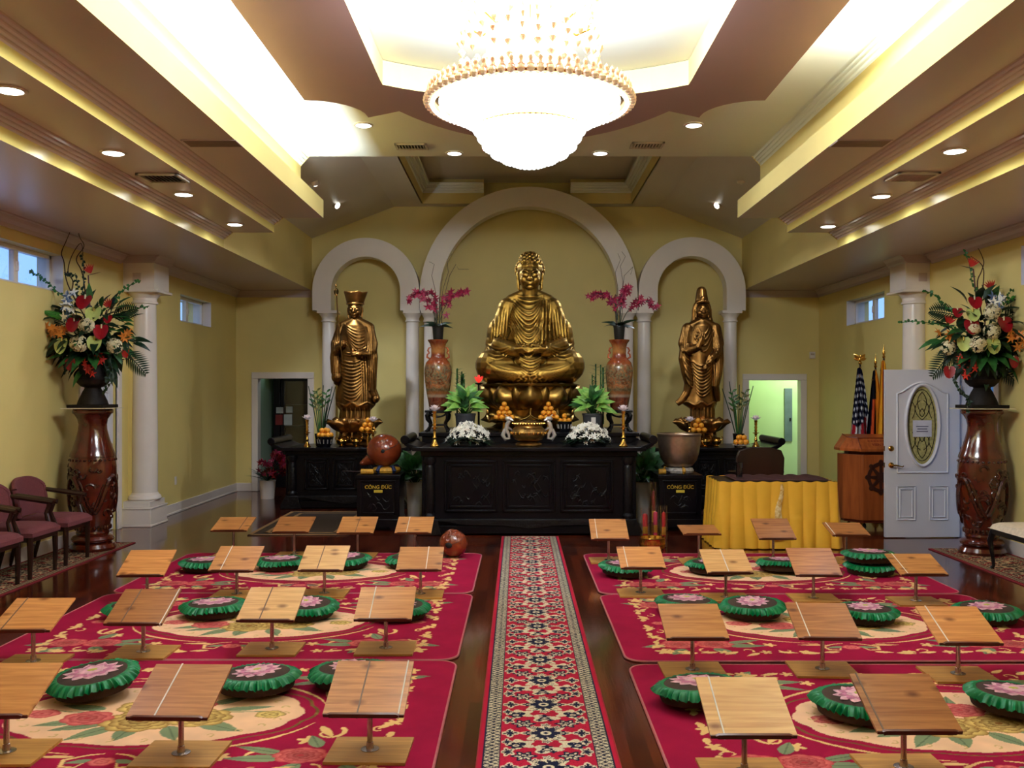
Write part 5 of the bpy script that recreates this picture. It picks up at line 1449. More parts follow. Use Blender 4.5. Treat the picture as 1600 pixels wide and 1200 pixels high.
# ================================================================== ALTARS
def altar_table(name, label, x0, x1, yf, yb, ztop, panels, scroll=True, plinth=True, group=None):
    cx = (x0 + x1) / 2; hw = (x1 - x0) / 2; D_ = yb - yf
    t = thing(name, label, 'altar table', (cx, yf, 0), 0, group)
    m = MB(); m.box(-hw, hw, .06, D_, .16, ztop - .05)
    if plinth: m.box(-hw - .02, hw + .02, -.0, D_, .02, .12); m.box(-hw + .01, hw - .01, .03, D_, .12, .17)
    m.box(-hw - .015, hw + .015, .03, D_, ztop - .11, ztop - .045)
    m.build('cabinet', DARK, t, bev=.008)
    if plinth:
        m = MB()
        for s in (-1, 1):
            m.prism([(s * (hw - .25), .01), (s * (hw + .06), .0), (s * (hw + .07), .05), (s * (hw + .03), .13), (s * (hw - .02), .2), (s * (hw - .2), .2), (s * (hw - .22), .1)], -.03, .14)
        m.prism([(-hw, .17), (-hw + .3, .17), (-hw + .5, .13), (-.3, .12), (0, .08), (.3, .12), (hw - .5, .13), (hw - .3, .17), (hw, .17), (hw, .2), (-hw, .2)], -.02, .06)
        m.build('carved_plinth', DARKC, t, bev=.006)
    m = MB(); m.box(-hw - .11, hw + .11, -.05, D_ + .02, ztop - .045, ztop)
    if scroll:
        for s in (-1, 1):
            e = s * (hw + .11)
            m.prism([(e - s * .02, ztop - .045), (e + s * .10, ztop + .03), (e + s * .10, ztop + .07), (e - s * .10, ztop), (e - s * .1, ztop - .045)], -.03, D_)
            m.lathe([(.055, -.04), (.055, D_ + .01)], (e + s * .09, 0, ztop + .095), 18, M=Matrix.Rotation(-PI / 2, 4, 'X'))
    m.build('altar_top', DARK, t, bev=.006)
    rnd = random.Random(int(hw * 100))
    n = panels; pw = (2 * hw - .5) / n
    for i in range(n):
        xa = -hw + .25 + pw * i + .03; xb = xa + pw - .06; za, zb = .28, ztop - .16
        m = MB()
        for ins, yy in ((0, .035), (.05, .045)):
            w_ = .03
            m.box(xa + ins, xb - ins, yy, .065, za + ins, za + ins + w_); m.box(xa + ins, xb - ins, yy, .065, zb - ins - w_, zb - ins)
            m.box(xa + ins, xa + ins + w_, yy, .065, za + ins, zb - ins); m.box(xb - ins - w_, xb - ins, yy, .065, za + ins, zb - ins)
        f_ = m.build('panel_frame', DARK, t, bev=.006)
        m = MB()
        for q in range(16):
            x_ = xa + .12 + rnd.random() * (xb - xa - .24); z_ = za + .12 + rnd.random() * (zb - za - .24); L_ = .04 + .08 * rnd.random(); a = rnd.random() * 6
            m.tube([(x_ + L_ * math.cos(a + .5 * s_) * s_ / 3, .058, z_ + L_ * math.sin(a + .9 * s_) * s_ / 3) for s_ in range(-3, 4)], [.003, .008, .012, .014, .012, .008, .003], 6)
        m.build('relief_carving', DARKC, f_)
    for s in (-1, 1):
        m = MB(); m.lathe([(.07, .2), (.075, .24), (.05, .27), (.06, .32), (.06, ztop - .26), (.05, ztop - .22), (.075, ztop - .17), (.07, ztop - .12)], (s * (hw - .10), .05, 0), 16, mod=lambda a, z: 1 + .10 * math.sin(5 * a + 40 * z) * (1 if .32 < z < ztop - .26 else 0))
        m.build('corner_column', DARKC, t)
    return t
altar_table('altar_table', 'long black carved main altar with three front panels', -1.19, 1.45, 11.62, 12.5, 1.08, 3)
t = thing('statue_platform', 'plain black raised platform behind the main altar, under the golden statue', 'platform', (.14, 12.56, 0))
m = MB(); m.box(-1.42, 1.42, 0, 1.85, 0, 1.17); m.build('body', DARK, t, bev=.006)
m = MB(); m.box(-1.46, 1.46, -.03, 1.88, 1.17, 1.22); m.build('top', DARK, t, bev=.006)
altar_table('altar_table', 'black side altar at the left under the crowned statue', -3.50, -1.72, 14.2, 15.3, .92, 3, True, True, None)
altar_table('altar_table', 'black side altar at the right under the hooded statue', 1.96, 3.74, 14.2, 15.3, .92, 3, True, True, None)

# ---- donation boxes
GOLDL = mat('gold_letters', srgb(220, 180, 40), .4, 0, var=.1)
def donation(label, px):
    Y = 11.98; x = (px - CX) / F * Y
    t = thing('donation_box', label, 'donation box', (x, Y, 0), 0, 'black donation boxes')
    m = MB(); m.box(-.27, .27, 0, .52, .14, .67); m.box(-.285, .285, -.015, .535, .66, .71)
    m.prism([(-.28, 0), (-.16, 0), (-.14, .05), (.14, .05), (.16, 0), (.28, 0), (.29, .06), (.275, .15), (-.275, .15), (-.29, .06)], -.01, .53); m.build('case', DARK, t, bev=.006)
    m = MB(); fr_ = .03
    for a, b2, c_, d in ((-.22, .22, .21, .24), (-.22, .22, .62, .645), (-.22, -.195, .21, .64), (.195, .22, .21, .64)): m.box(a, b2, -.012, .002, c_, d)
    m.build('front_frame', DARK, t, bev=.004)
    m = MB(); rnd = random.Random(px)
    for q in range(9):
        x_ = rnd.uniform(-.13, .13); z_ = rnd.uniform(.26, .45); a = rnd.random() * 6
        m.tube([(x_ + .05 * math.cos(a) * s_, -.002, z_ + .05 * math.sin(a + s_) * s_) for s_ in (-1, -.5, 0, .5, 1)], [.003, .008, .01, .008, .003], 6)
    m.build('relief_carving', DARKC, t)
    text_mesh('C\u00d4NG \u0110\u1ee8C', .062, 'gold_lettering', GOLDL, t, (.0, -.004, .555))
    m = MB(); m.box(-.055, .055, -.008, .0, .485, .52); m.build('gold_plaque', mat('plaque_gold', srgb(200, 178, 50), .4) if 'plaque_gold' not in bpy.data.materials else bpy.data.materials['plaque_gold'], t, bev=.004)
    return t, x, Y
_, bxL, bY = donation('black donation box with gold lettering under the big wooden fish', 591)
_, bxR, bY = donation('black donation box with gold lettering under the bronze bowl', 1063)

# ---- big wooden fish, its cushion and mallet
YC = mat('yellow_brocade', srgb(214, 162, 40), .6, var=.25, vs=30); BC = mat('blue_brocade', srgb(30, 44, 90), .6)
t = thing('round_cushion', 'yellow and blue brocade cushion under the big wooden fish', 'cushion', (bxL + .065, bY + .31, .71)); t.scale = (.8, .8, .9)
m = MB(); m.lathe([(.16, 0), (.215, .012), (.23, .045), (.21, .08), (.15, .095), (.001, .09)], seg=32); m.build('pad', YC, t)
for a in (-2.1, -.9, .6, 2.2):
    m = MB(); m.tube([(.10 * math.cos(a), .10 * math.sin(a), .098), (.19 * math.cos(a), .19 * math.sin(a), .092), (.234 * math.cos(a), .234 * math.sin(a), .045), (.20 * math.cos(a), .20 * math.sin(a), .006)], [.012, .03, .036, .02], 8)
    m.build('blue_band', BC, t)
def woodfish(name, label, loc, R, rz, rich=False, face=0):
    t = thing(name, label, 'wooden fish', loc, rz)
    m = MB(); m.ell((0, 0, R * .95), (R * 1.02, R * .95, R * .95), seg=28, rings=18)
    m.cap((-R * .5, 0, R * .55), (-R * 1.22, 0, R * .22), R * .5, R * .17, 16); m.ell((-R * 1.25, -R * .02, R * .2), (R * .17, R * .22, R * .14))
    if rich:
        rnd = random.Random(2)
        for i in range(40):
            a = rnd.random() * 6.28; e = rnd.random() * 2.2 - .8; d = Vector((math.cos(a) * math.cos(e), math.sin(a) * math.cos(e), math.sin(e)))
            q = d.orthogonal().normalized(); w_ = d.cross(q)
            m.tube([Vector((0, 0, R * .95)) + (d + (q * math.cos(s_ * 1.1) + w_ * math.sin(s_ * 1.1)) * .14 * (1 - s_ * .12)).normalized() * R * .99 for s_ in range(6)], R * .035, 5)
    me = remesh(m, R * .045, 3)
    mesh_obj(me, 'body', MOKW, t)
    m = MB()      # the sounding slit and its round end hole, on the side that faces the hall
    def S_(a, e): return Vector((math.cos(a) * math.cos(e) * R * 1.02, math.sin(a) * math.cos(e) * R * .955, R * .95 + math.sin(e) * R * .955))
    m.tube([S_(-PI / 2 + .08 + .17 * i, .0 + .07 * i) for i in range(9)], R * .016, 6)
    m.ell(S_(-PI / 2 + .06, .0), (R * (.26 if rich else .11), R * .05, R * (.2 if rich else .11)), seg=16)
    m.build('sound_slit', BLACK, t)
    return t
woodfish('wooden_fish', 'large glossy red-brown wooden fish drum resting on a yellow and blue cushion', (bxL + .03, bY + .31, .79), .225, 0)
t = thing('mallet', 'yellow-headed mallet with thin dark handle beside the big wooden fish', 'mallet', (bxL - .15, bY + .06, .7465))
m = MB(); m.lathe([(.02, -.085), (.035, -.075), (.036, .075), (.02, .085)], seg=16, M=Matrix.Rotation(PI / 2, 4, 'Y')); m.build('head', YC, t)
m = MB(); m.tube([(-.07, 0, 0), (-.12, 0, .002), (-.31, 0, .008)], [.016, .009, .007], 8); m.build('handle', DKW, t)
woodfish('wooden_fish', 'small carved wooden fish on the corner of the left back carpet', (-.69, 10.05, .015), .15, -.35, True)

# ---- bronze bowl
t = thing('round_cushion', 'white and gold brocade cushion ring under the bronze bowl', 'cushion', (bxR + .03, bY + .27, .71))
m = MB(); m.lathe([(.12, 0), (.18, .01), (.19, .04), (.17, .075), (.12, .085), (.001, .07)], seg=32); m.build('pad', mat('pale_brocade', srgb(190, 182, 172), .6, var=.3, vs=25, col2=srgb(120, 110, 110)), t)
for a in (-1.4, 1.2, 2.9):
    m = MB(); m.tube([(.12 * math.cos(a), .12 * math.sin(a), .086), (.178 * math.cos(a), .178 * math.sin(a), .072), (.193 * math.cos(a), .193 * math.sin(a), .04), (.17 * math.cos(a), .17 * math.sin(a), .005)], [.01, .02, .025, .014], 8)
    m.build('gold_band', YC, t)
t = thing('singing_bowl', 'large matte bronze bowl bell on a white and gold cushion', 'bowl bell', (bxR + .03, bY + .27, .79))
m = MB(); m.lathe([(.001, .0), (.12, .0), (.17, .02), (.225, .09), (.258, .19), (.272, .30), (.276, .41), (.28, .43), (.265, .43), (.25, .3), (.22, .15), (.1, .03), (.001, .025)], seg=48, cap=False); m.build('bowl', BRONZE, t)
m = MB(); m.lathe([(.275, .40), (.284, .415), (.284, .432), (.272, .437)], seg=48, cap=False); m.build('rim', BRONZE, t)
t = thing('striker', 'small yellow cloth-wrapped striker lying left of the bronze bowl', 'striker', (bxR - .21, bY + .12, .7425))
m = MB(); m.lathe([(.02, -.05), (.034, -.045), (.036, .045), (.02, .05)], seg=14, M=Matrix.Rotation(PI / 2, 4, 'Y')); m.build('head', YC, t)
m = MB(); m.tube([(.05, 0, 0), (.1, .04, -.015), (.16, .10, -.022)], .009, 6); m.build('handle', DKW, t)

# ================================================================== STATUES
class Fig(MB):
    pass
def project(me, pts, r, out, lift=.0, sgn=1):
    """lay a fold along the front of a figure; pts are (x, z) in figure units"""
    bvh = BVHTree.FromPolygons([v.co for v in me.vertices], [p.vertices for p in me.polygons])
    P = []
    for x, z in pts:
        h = bvh.ray_cast(Vector((x, -200, z)), Vector((0, 1, 0)))
        if h[0] is not None: P.append(h[0] + Vector((0, -lift, 0)))
    if len(P) > 1:
        n = len(P); out.tube(P, [r * (.45 + .55 * math.sin(PI * (i + .5) / n)) for i in range(n)], 6)
def arc2(x0, z0, x1, z1, sag, n=12, skew=0):
    return [(x0 + (x1 - x0) * i / n, z0 + (z1 - z0) * i / n - sag * 4 * (i / n) * (1 - i / n) * (1 + skew * (i / n - .5))) for i in range(n + 1)]
def face(m, c, s, tall=1.0):
    """brow, eyes, nose, lips, ears about a head centre c, s = half head width"""
    x, y, z = c
    m.ell((x, y, z), (s * .92, s * 1.02, s * 1.22)); m.ell((x, y - s * .26, z - s * .52), (s * .76, s * .7, s * .62))
    m.cap((x, y - s * .98, z + s * .22), (x, y - s * 1.2, z - s * .28), s * .09, s * .17, 8)
    m.ell((x - s * .13, y - s * 1.02, z - s * .3), s * .11); m.ell((x + s * .13, y - s * 1.02, z - s * .3), s * .11)
    for q in (-1, 1):
        m.tube([(x + q * s * (.12 + .58 * i / 6), y - s * (.99 - .28 * (i / 6) ** 2), z + s * (.2 + .17 * math.sin(PI * .8 * i / 6))) for i in range(7)], s * .045, 6)
        m.ell((x + q * s * .4, y - s * .82, z + s * .05), (s * .27, s * .19, s * .15))
        m.tube([(x + q * s * (.18 + .45 * i / 6), y - s * (.985 - .2 * (i / 6) ** 2), z - s * (.03 + .06 * math.sin(PI * i / 6))) for i in range(7)], s * .04, 6)
        m.ell((x + q * s * .45, y - s * .60, z - s * .34), (s * .36, s * .3, s * .34))
        m.ell((x + q * s * 1.0, y + s * .12, z - s * .02), (s * .13, s * .2, s * .42)); m.cap((x + q * s * .99, y + s * .05, z - s * .3), (x + q * s * .93, y - s * .02, z - s * .95), s * .11, s * .14, 8)
    for dz, w_, r_ in ((-.58, .40, .062), (-.70, .30, .07)):
        m.tube([(x + s * w_ * (i / 4 - 1), y - s * (.97 - .20 * (i / 4 - 1) ** 2), z + s * (dz + .09 * (i / 4 - 1) ** 2)) for i in range(9)], s * r_, 6)
    m.ell((x, y - s * .70, z - s * .95), (s * .28, s * .24, s * .18)); m.ell((x, y - s * .6, z - s * .62), (s * .5, s * .36, s * .34))

def petal_mesh(name, w, h, bulge, tip, mt, n=9, thick=.012, lean=0):
    """a lotus petal standing on its foot, outer side towards -y"""
    m = MB()
    def f(u, v):
        a = (u - .5) * 2
        ww = w * .5 * (math.sin(PI * (.18 + .82 * v) ** .9 * .999) ** .55 if v < .999 else .05)
        ww = w * .5 * max(.04, (1 - max(0, v - .45) ** 2 * 3.2) if v > .45 else (.72 + .28 * math.sin(PI * v / .9)))
        y = -bulge * math.sin(PI * min(v, 1) * .9) * (1 - .55 * a * a) - lean * v - tip * max(0, v - .72) * 2 + .25 * w * a * a
        return (ww * a, y, h * v)
    m.grid(f, n, n)
    me = m.mesh(name, mt)
    o = bpy.data.objects.new(name, me); COL.objects.link(o)
    s_ = o.modifiers.new('t', 'SOLIDIFY'); s_.thickness = thick; s_.offset = 0
    return o
def petal_ring(par, proto, n, r, z, lean, a0=0, scale=1, flip=False):
    for i in range(n):
        a = -PI / 2 + 2 * PI * (i + a0) / n
        o = copy_part(proto, par)
        o.location = (r * math.cos(a), r * math.sin(a), z)
        o.rotation_euler = Euler(((PI if flip else 0) + lean, 0, a + PI / 2), 'XYZ')
        o.scale = (scale,) * 3

# ---------------- seated statue
YB_ = 13.45; kb = YB_ / F
bx = (828 - CX) * kb; bz = H - (600 - CY) * kb
bud = thing('seated_statue', 'large golden seated statue with hands in its lap on a lotus throne', 'statue', (bx, YB_, 1.22))
m = Fig()
m.ell((0, 8, 14), (60, 38, 18)); m.ell((0, -4, 8), (66, 40, 10))
for s in (-1, 1):
    m.cap((s * 22, 0, 27), (s * 60, -22, 29), 25, 23, 16); m.ell((s * 61, -19, 28), (23.5, 28, 25)); m.ell((s * 45, -28, 24), (34, 22, 20))
    m.cap((s * 56, -34, 22), (s * 8, -47, 13), 17, 11, 14); m.ell((s * 58, -12, 12), (18, 22, 12))
    m.cap((s * 34, 5, 121), (s * 54, 2, 64), 15, 16, 16); m.ell((s * 38, 6, 118), (13, 16, 15)); m.ell((s * 54, 4, 74), (14, 18, 28))
    m.cap((s * 54, -2, 55), (s * 22, -40, 50), 15, 9, 14); m.cap((s * 58, 0, 52), (s * 58, -4, 42), 13, 15, 14); m.cap((s * 48, -18, 60), (s * 27, -34, 52), 12, 11, 12)
m.ell((0, 8, 78), (42, 27, 50)); m.ell((0, 3, 104), (38, 25, 30)); m.ell((0, -2, 64), (38, 28, 32)); m.cap((-28, 6, 126), (28, 6, 126), 12, 12); m.ell((0, 6, 129), (28, 17, 12))
m.cap((0, 4, 126), (0, 0, 152), 14, 13)
m.cap((-30, 4, 131), (-8, 3, 141), 9, 9)
m.cap((30, 4, 131), (8, 3, 141), 9, 9)
# lap, hands, hem
m.ell((0, -30, 34), (28, 20, 12)); m.ell((0, -40, 49), (25, 10, 4.5))
for s in (-1, 1):
    for i in range(4): m.tube([(s * 24, -44 - 1.5 * i, 48 + 1.6 * i), (s * 12, -50 - .6 * i, 48.5 + 1.7 * i), (s * 0, -51 + .3 * i, 48.5 + 1.6 * i)], [2.2, 2.0, 1.6], 7)
    m.tube([(s * 20, -42, 54), (s * 9, -46, 58), (s * 1, -46, 59.5)], [2.4, 2.1, 1.6], 7)
m.ell((0, -32, 20), (24, 19, 23)); m.ell((0, -36, 6), (34, 20, 7))
# head
hc = (0, -1, 168)
face(m, hc, 19.2)
m.ell((0, 5, 180), (21.2, 22, 18.5)); m.ell((0, 6, 194), (16, 16, 12))
pre = remesh(m, 2.2, 2)
# snail-shell curls
N_ = 230; g = PI * (3 - 5 ** .5)
for i in range(N_):
    zz = 1 - 2 * (i + .5) / N_; r_ = math.sqrt(1 - zz * zz); d = Vector((r_ * math.cos(g * i), r_ * math.sin(g * i), zz))
    p = Vector((0, 5, 178)) + Vector((d.x * 21.6, d.y * 22.8, d.z * 21))
    if p.z < 158: continue
    if p.y < 0 and p.z < 188.5 - abs(p.x) * .1: continue
    if p.y < 6 and p.z < 172: continue
    m.ell(p, 2.75, seg=8, rings=6)
for i in range(56):
    zz = 1 - 1.0 * (i + .5) / 56; r_ = math.sqrt(max(0, 1 - zz * zz)); m.ell((16 * r_ * math.cos(g * i), 6 + 16 * r_ * math.sin(g * i), 194 + 12.4 * zz), 2.5, seg=8, rings=6)
# drapery folds
for i in range(12): project(pre, arc2(-24 - i * .7, 134 - i * 4.0, 17 + min(i, 8) * .6, 136 - i * 3.2, 15 + i * 3.6, 14, .5), 1.5, m, .1)
for i in range(3): project(pre, arc2(-23 + i, 139 - i * 3, 22 - i, 139 - i * 3, 4 + i * 4, 14), 1.6, m, .1)
for x in (19, 24, 30): project(pre, [(x + .03 * (z - 60), z) for z in range(54, 134, 7)], 1.9, m, .1)
for s in (-1, 1):
    for i in range(6): project(pre, [(s * (33 + i * 4.6 + (126 - z) * .08), z) for z in range(60 + i * 2, 124 - i * 3, 6)], 1.4, m, .0)
    for i in range(4): project(pre, arc2(s * 66, 62 - i * 6, s * 30, 58 - i * 3, 6 + i, 8), 1.4, m, 0)
    for i in range(6): project(pre, arc2(s * (68 - i * 4), 34 - i * 4.5, s * (12 + i), 20 - i * 2.2, 7 - i * .6, 10), 1.5, m, 0)
for i in range(6): project(pre, arc2(-17 + i * .8, 42 - i * 4.5, 17 - i * .8, 42 - i * 4.5, 8, 8), 1.5, m, 0)
for i in range(9): project(pre, [(-32 + i * 8 + 3 * math.sin(z * .8 + i), z) for z in range(1, 16, 3)], 1.8, m, 0)
me = remesh(m, 1.05, 1, .4)
me.transform(Matrix.Translation((0, 0, bz - 1.22)) @ Matrix.Scale(kb, 4))
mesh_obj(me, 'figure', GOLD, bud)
m = MB(); zt = bz - 1.22
m.lathe([(72 * kb, zt - .035), (77 * kb, zt - .03), (78 * kb, zt - .008), (75 * kb, zt + .002), (60 * kb, zt + .002)], seg=64); m.lathe([(46 * kb, .1), (50 * kb, .22), (60 * kb, .45), (72 * kb, zt - .04)], seg=48)
m.build('throne_seat', LOTG, bud)
m = MB(); m.lathe([(66 * kb, 0), (68 * kb, .03), (60 * kb, .05), (50 * kb, .1), (52 * kb, .13), (44 * kb, .15)], seg=8); m.build('throne_base', LOTG, bud)
pu = petal_mesh('petal', .50, .40, .17, .03, LOTG)
petal_ring(bud, pu, 10, 55 * kb, zt - .375, .42, 0)
pd = petal_mesh('petal', .42, .25, .13, -.02, LOTG)
petal_ring(bud, pd, 10, 58 * kb, zt - .30, -.32, .5, 1, True)
pi_ = petal_mesh('petal', .3, .36, .1, .03, LOTG)
petal_ring(bud, pi_, 10, 58 * kb, zt - .36, .3, .5)
for o in (pu, pd, pi_): bpy.data.objects.remove(o)

# ---------------- standing statues
def lotus_base(root, k, R, zt):
    m = MB(); m.lathe([(R * .55, 0), (R * .62, .02), (R * .62, .05), (R * .5, .07), (R * .48, .1), (R * .56, .13), (R * .58, .16), (R * .42, .19), (R * .5, zt - .12), (R * .72, zt - .02), (R * .7, zt)], seg=24); m.build('lotus_pedestal', GOLDD, root)
    p1 = petal_mesh('petal', R * .62, .28, .05, .10, GOLDD); petal_ring(root, p1, 9, R * .52, zt - .21, .75, 0); bpy.data.objects.remove(p1)
    p2 = petal_mesh('petal', R * .55, .24, .05, .06, GOLDD); petal_ring(root, p2, 9, R * .5, zt - .2, .45, .5); bpy.data.objects.remove(p2)
    p3 = petal_mesh('petal', R * .42, .15, .04, .0, GOLDD); petal_ring(root, p3, 9, R * .42, .22, -.35, .5, 1, True); bpy.data.objects.remove(p3)
def body_stack(m, secs, n=30, fold=0.0, freq=9):
    """robe built from (z, x, y, half-width, half-depth) rings"""
    def f(u, v):
        t = v * (len(secs) - 1); i = min(int(t), len(secs) - 2); w_ = t - i; w_ = w_ * w_ * (3 - 2 * w_) * .5 + w_ * .5
        z, x, y, a, b = [secs[i][q] * (1 - w_) + secs[i + 1][q] * w_ for q in range(5)]
        th = 2 * PI * u; amp = 1 + fold * math.sin(freq * th + 1.5 * math.sin(v * 5)) * (1 - v) ** .6
        return (x + a * math.cos(th) * amp, y + b * math.sin(th) * amp, z)
    m.grid(f, n * 2, 40, wrap=True)
    nu = n * 2; L = len(m.v)
    m.f.append(tuple(reversed(range(L - nu * 40, L - nu * 39)))); m.f.append(tuple(range(L - nu, L))); m.m += [0, 0]

YS = 14.8; ks = YS / F
# crowned monk with staff: figure units are pixels, origin on the lotus at (554, 655)
ox = 554
st = thing('standing_statue', 'golden standing statue with a flared crown holding a ring-topped staff', 'statue', ((ox - CX) * ks, YS, .92))
zt = H - (655 - CY) * ks - .92
m = Fig()
body_stack(m, [(0, 0, 0, 24, 17), (14, 1, 0, 23, 16), (22, 2, 0, 30, 19), (34, 2, 0, 31, 19), (60, 1, 0, 25, 17), (85, 0, 0, 25, 17), (108, 0, 0, 27, 17), (130, 0, 0, 27, 16), (146, 0, 0, 21, 13), (154, 1, 0, 10, 9)], 34, .035, 8)
for s in (-1, 1):
    m.cap((s * 21 + 1, 0, 142), (s * 27, -2, 118), 9, 9.5); m.cap((s * 27, -2, 118), (s * 26, -6, 106), 10, 10)
    m.tube([(s * 27, -3, 116), (s * 29, -5, 96), (s * 27, -5, 74), (s * 25 + (s > 0) * 2, -4, 62 if s < 0 else 46), (s * 28 + (s > 0) * 6, -2, 54 if s < 0 else 30)], [8, 8.5, 9, 8, 4 if s < 0 else 7], 14)
m.ell((-26, -6, 66), (9, 9, 10)); m.ell((33, -2, 32), (7, 9, 7))
m.cap((-26, -8, 108), (-15, -19, 116), 7, 5); m.ell((-14, -20, 117), (4, 4, 5))
m.cap((26, -8, 102), (10, -20, 101), 7.5, 5); m.ell((8, -21, 101), (6, 4, 4))
for i in range(4): m.tube([(8, -23 + i * 1.0, 99 + i * 1.6), (2, -25 + i, 99.5 + i * 1.6), (-2, -24 + i, 100 + i * 1.6)], [1.6, 1.5, 1.2], 6)
for i in range(4): m.tube([(-15, -24, 113 + i * 2.2), (-18.5, -23.5, 113 + i * 2.2), (-19.5, -19, 113.2 + i * 2.2)], [1.5, 1.4, 1.2], 6)
m.cap((1, 0, 150), (1, 0, 164), 8.5, 7.5)
for s in (-1, 1): m.cap((1 + s * 22, 0, 143), (1, 0, 153), 8.5, 9)
face(m, (1, -1, 170.5), 11.5)
m.ell((1, 2, 176), (11.5, 12, 11))
# flared five-leaf crown
def crown_(u, v):
    th = 2 * PI * u; r_ = 12.5 + 6 * v; return (1 + r_ * math.cos(th) * (1 + .06 * math.cos(5 * th) * v), 1 + r_ * .85 * math.sin(th), 179 + (18 + 3.0 * abs(math.cos(2.5 * th))) * v)
c0 = len(m.v); m.grid(crown_, 50, 6, wrap=True); L = len(m.v)
m.f.append(tuple(reversed(range(L - 300, L - 250)))); m.f.append(tuple(range(L - 50, L))); m.m += [0, 0]
m.tube([(1 + 13 * math.cos(2 * PI * i / 24), 1 + 11.5 * math.sin(2 * PI * i / 24), 180) for i in range(25)], 1.5, 6)
pre = remesh(m, 1.8, 2)
for i in range(9): project(pre, arc2(-14 + i, 148 - i * 3.6, 17, 140 - i * 5, 5 + i * .9, 10, .4), 1.1, m)
project(pre, arc2(-12, 104, 20, 112, 5, 10), 1.6, m); project(pre, arc2(-14, 101, 20, 108, 5, 10), 1.2, m)
for i in range(12): project(pre, arc2(-20 + i * .6, 94 - i * 5.6, 20 - i * .6, 100 - i * 5.2, 9, 12, .6), 1.25, m)
for x in (12, 15.5, 19): project(pre, [(x + .04 * (100 - z), z) for z in range(26, 100, 6)], 1.3, m)
for s in (-1, 1):
    for i in range(4): project(pre, [(s * (22 + i * 3 + .03 * (140 - z)), z) for z in range(44 if s > 0 else 64, 136, 7)], 1.1, m)
for i in range(8): project(pre, [(-24 + i * 7, z) for z in range(2, 20, 4)], 1.4, m)
project(pre, [(-30 + i * 4, 24 + 2.5 * math.sin(i * 1.1)) for i in range(16)], 1.8, m)
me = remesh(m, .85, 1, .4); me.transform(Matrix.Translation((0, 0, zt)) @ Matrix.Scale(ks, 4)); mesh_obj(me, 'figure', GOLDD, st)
# staff
def S2(px, py, d=-.26): return Vector(((px - ox) * ks, d, H - (py - CY) * ks - .92))
m = MB(); m.tube([S2(540, 567, -.27), S2(534, 510, -.27), S2(530, 462, -.22)], .0095, 8)
sf = m.build('staff', GOLDD, st)
m = MB()
for i in range(5):
    a = i * PI / 5
    c_ = S2(529.5, 458, -.215); m.tube([c_ + Vector((.034 * math.sin(q) * math.cos(a), .034 * math.sin(q) * math.sin(a), .05 * math.cos(q) - .0)) for q in [2 * PI * j / 12 for j in range(13)]], .0045, 5)
m.ell(S2(529, 449, -.21), (.016, .016, .03)); m.ell(S2(530, 463, -.22), .018)
m.build('ring_finial', GOLDD, sf)
lotus_base(st, ks, .42, zt + .01)
# hooded standing statue, origin (1095, 655)
ox = 1095
gy = thing('standing_statue', 'golden standing statue with a hooded topknot and flowing robe, one hand raised', 'statue', ((ox - CX) * ks, YS, .92))
m = Fig()
body_stack(m, [(0, 3, 0, 20, 15), (16, 3, 0, 19, 15), (24, -2, 0, 27, 17), (36, -2, 0, 24, 16), (64, -1, 0, 21, 15), (92, 0, 0, 21, 15), (112, 0, 0, 23, 15), (132, 1, 0, 23, 14), (146, 1, 0, 18, 12), (153, 1, 0, 9, 8)], 34, .03, 7)
for s in (-1, 1):
    m.cap((s * 21 + 1, 0, 141), (s * 26, -2, 118), 10, 10); m.cap((s * 25, -2, 120), (s * 25, -5, 106), 10, 9)
m.tube([(-25, -4, 112), (-27, -5, 95), (-23, -6, 74), (-19, -6, 56), (-22, -5, 42), (-30, -4, 30), (-38, -3, 24)], [8.5, 9, 9, 8, 7, 6, 4.5], 14)
m.tube([(26, -4, 110), (27, -5, 92), (25, -6, 70), (21, -6, 52), (24, -4, 38), (26, -3, 28)], [8.5, 8, 7.5, 7, 6, 4], 14)
m.cap((-25, -8, 106), (-8, -19, 112), 7.5, 5); m.cap((-8, -20, 112), (-4, -21, 122), 4.5, 4.2)
m.ell((-3, -21, 121), (5, 3.4, 6))
for i, (dx, h_) in enumerate(((-4, 9), (-1.3, 12), (1.4, 11), (4, 8))): m.tube([(-3 + dx, -21.5, 124), (-2.6 + dx, -22, 124 + h_ * .6), (-2.2 + dx, -21, 124 + h_)], [1.5, 1.35, 1.0], 6)
m.tube([(-8, -21, 118), (-10.5, -22, 122), (-9, -23, 126)], [1.6, 1.5, 1.1], 6)
m.cap((25, -8, 104), (14, -19, 96), 7, 5); m.ell((11, -21, 94), (4.5, 4, 4.5)); 
for i in range(4): m.tube([(9 + i * 1.6, -23, 92), (7 + i * 1.4, -25, 88), (7.5 + i * 1.2, -24, 84.5)], [1.5, 1.4, 1.0], 6)
m.ell((3, -22, 80), (4, 4, 5.5)); m.cap((5, -22, 88), (9, -22, 98), 1.8, 1.8)
m.cap((2, 0, 150), (2, 0, 162), 8, 7)
for s in (-1, 1): m.cap((2 + s * 19, 0, 143), (2, 0, 152), 8, 8.5)
face(m, (2, -2.5, 169), 10.2)
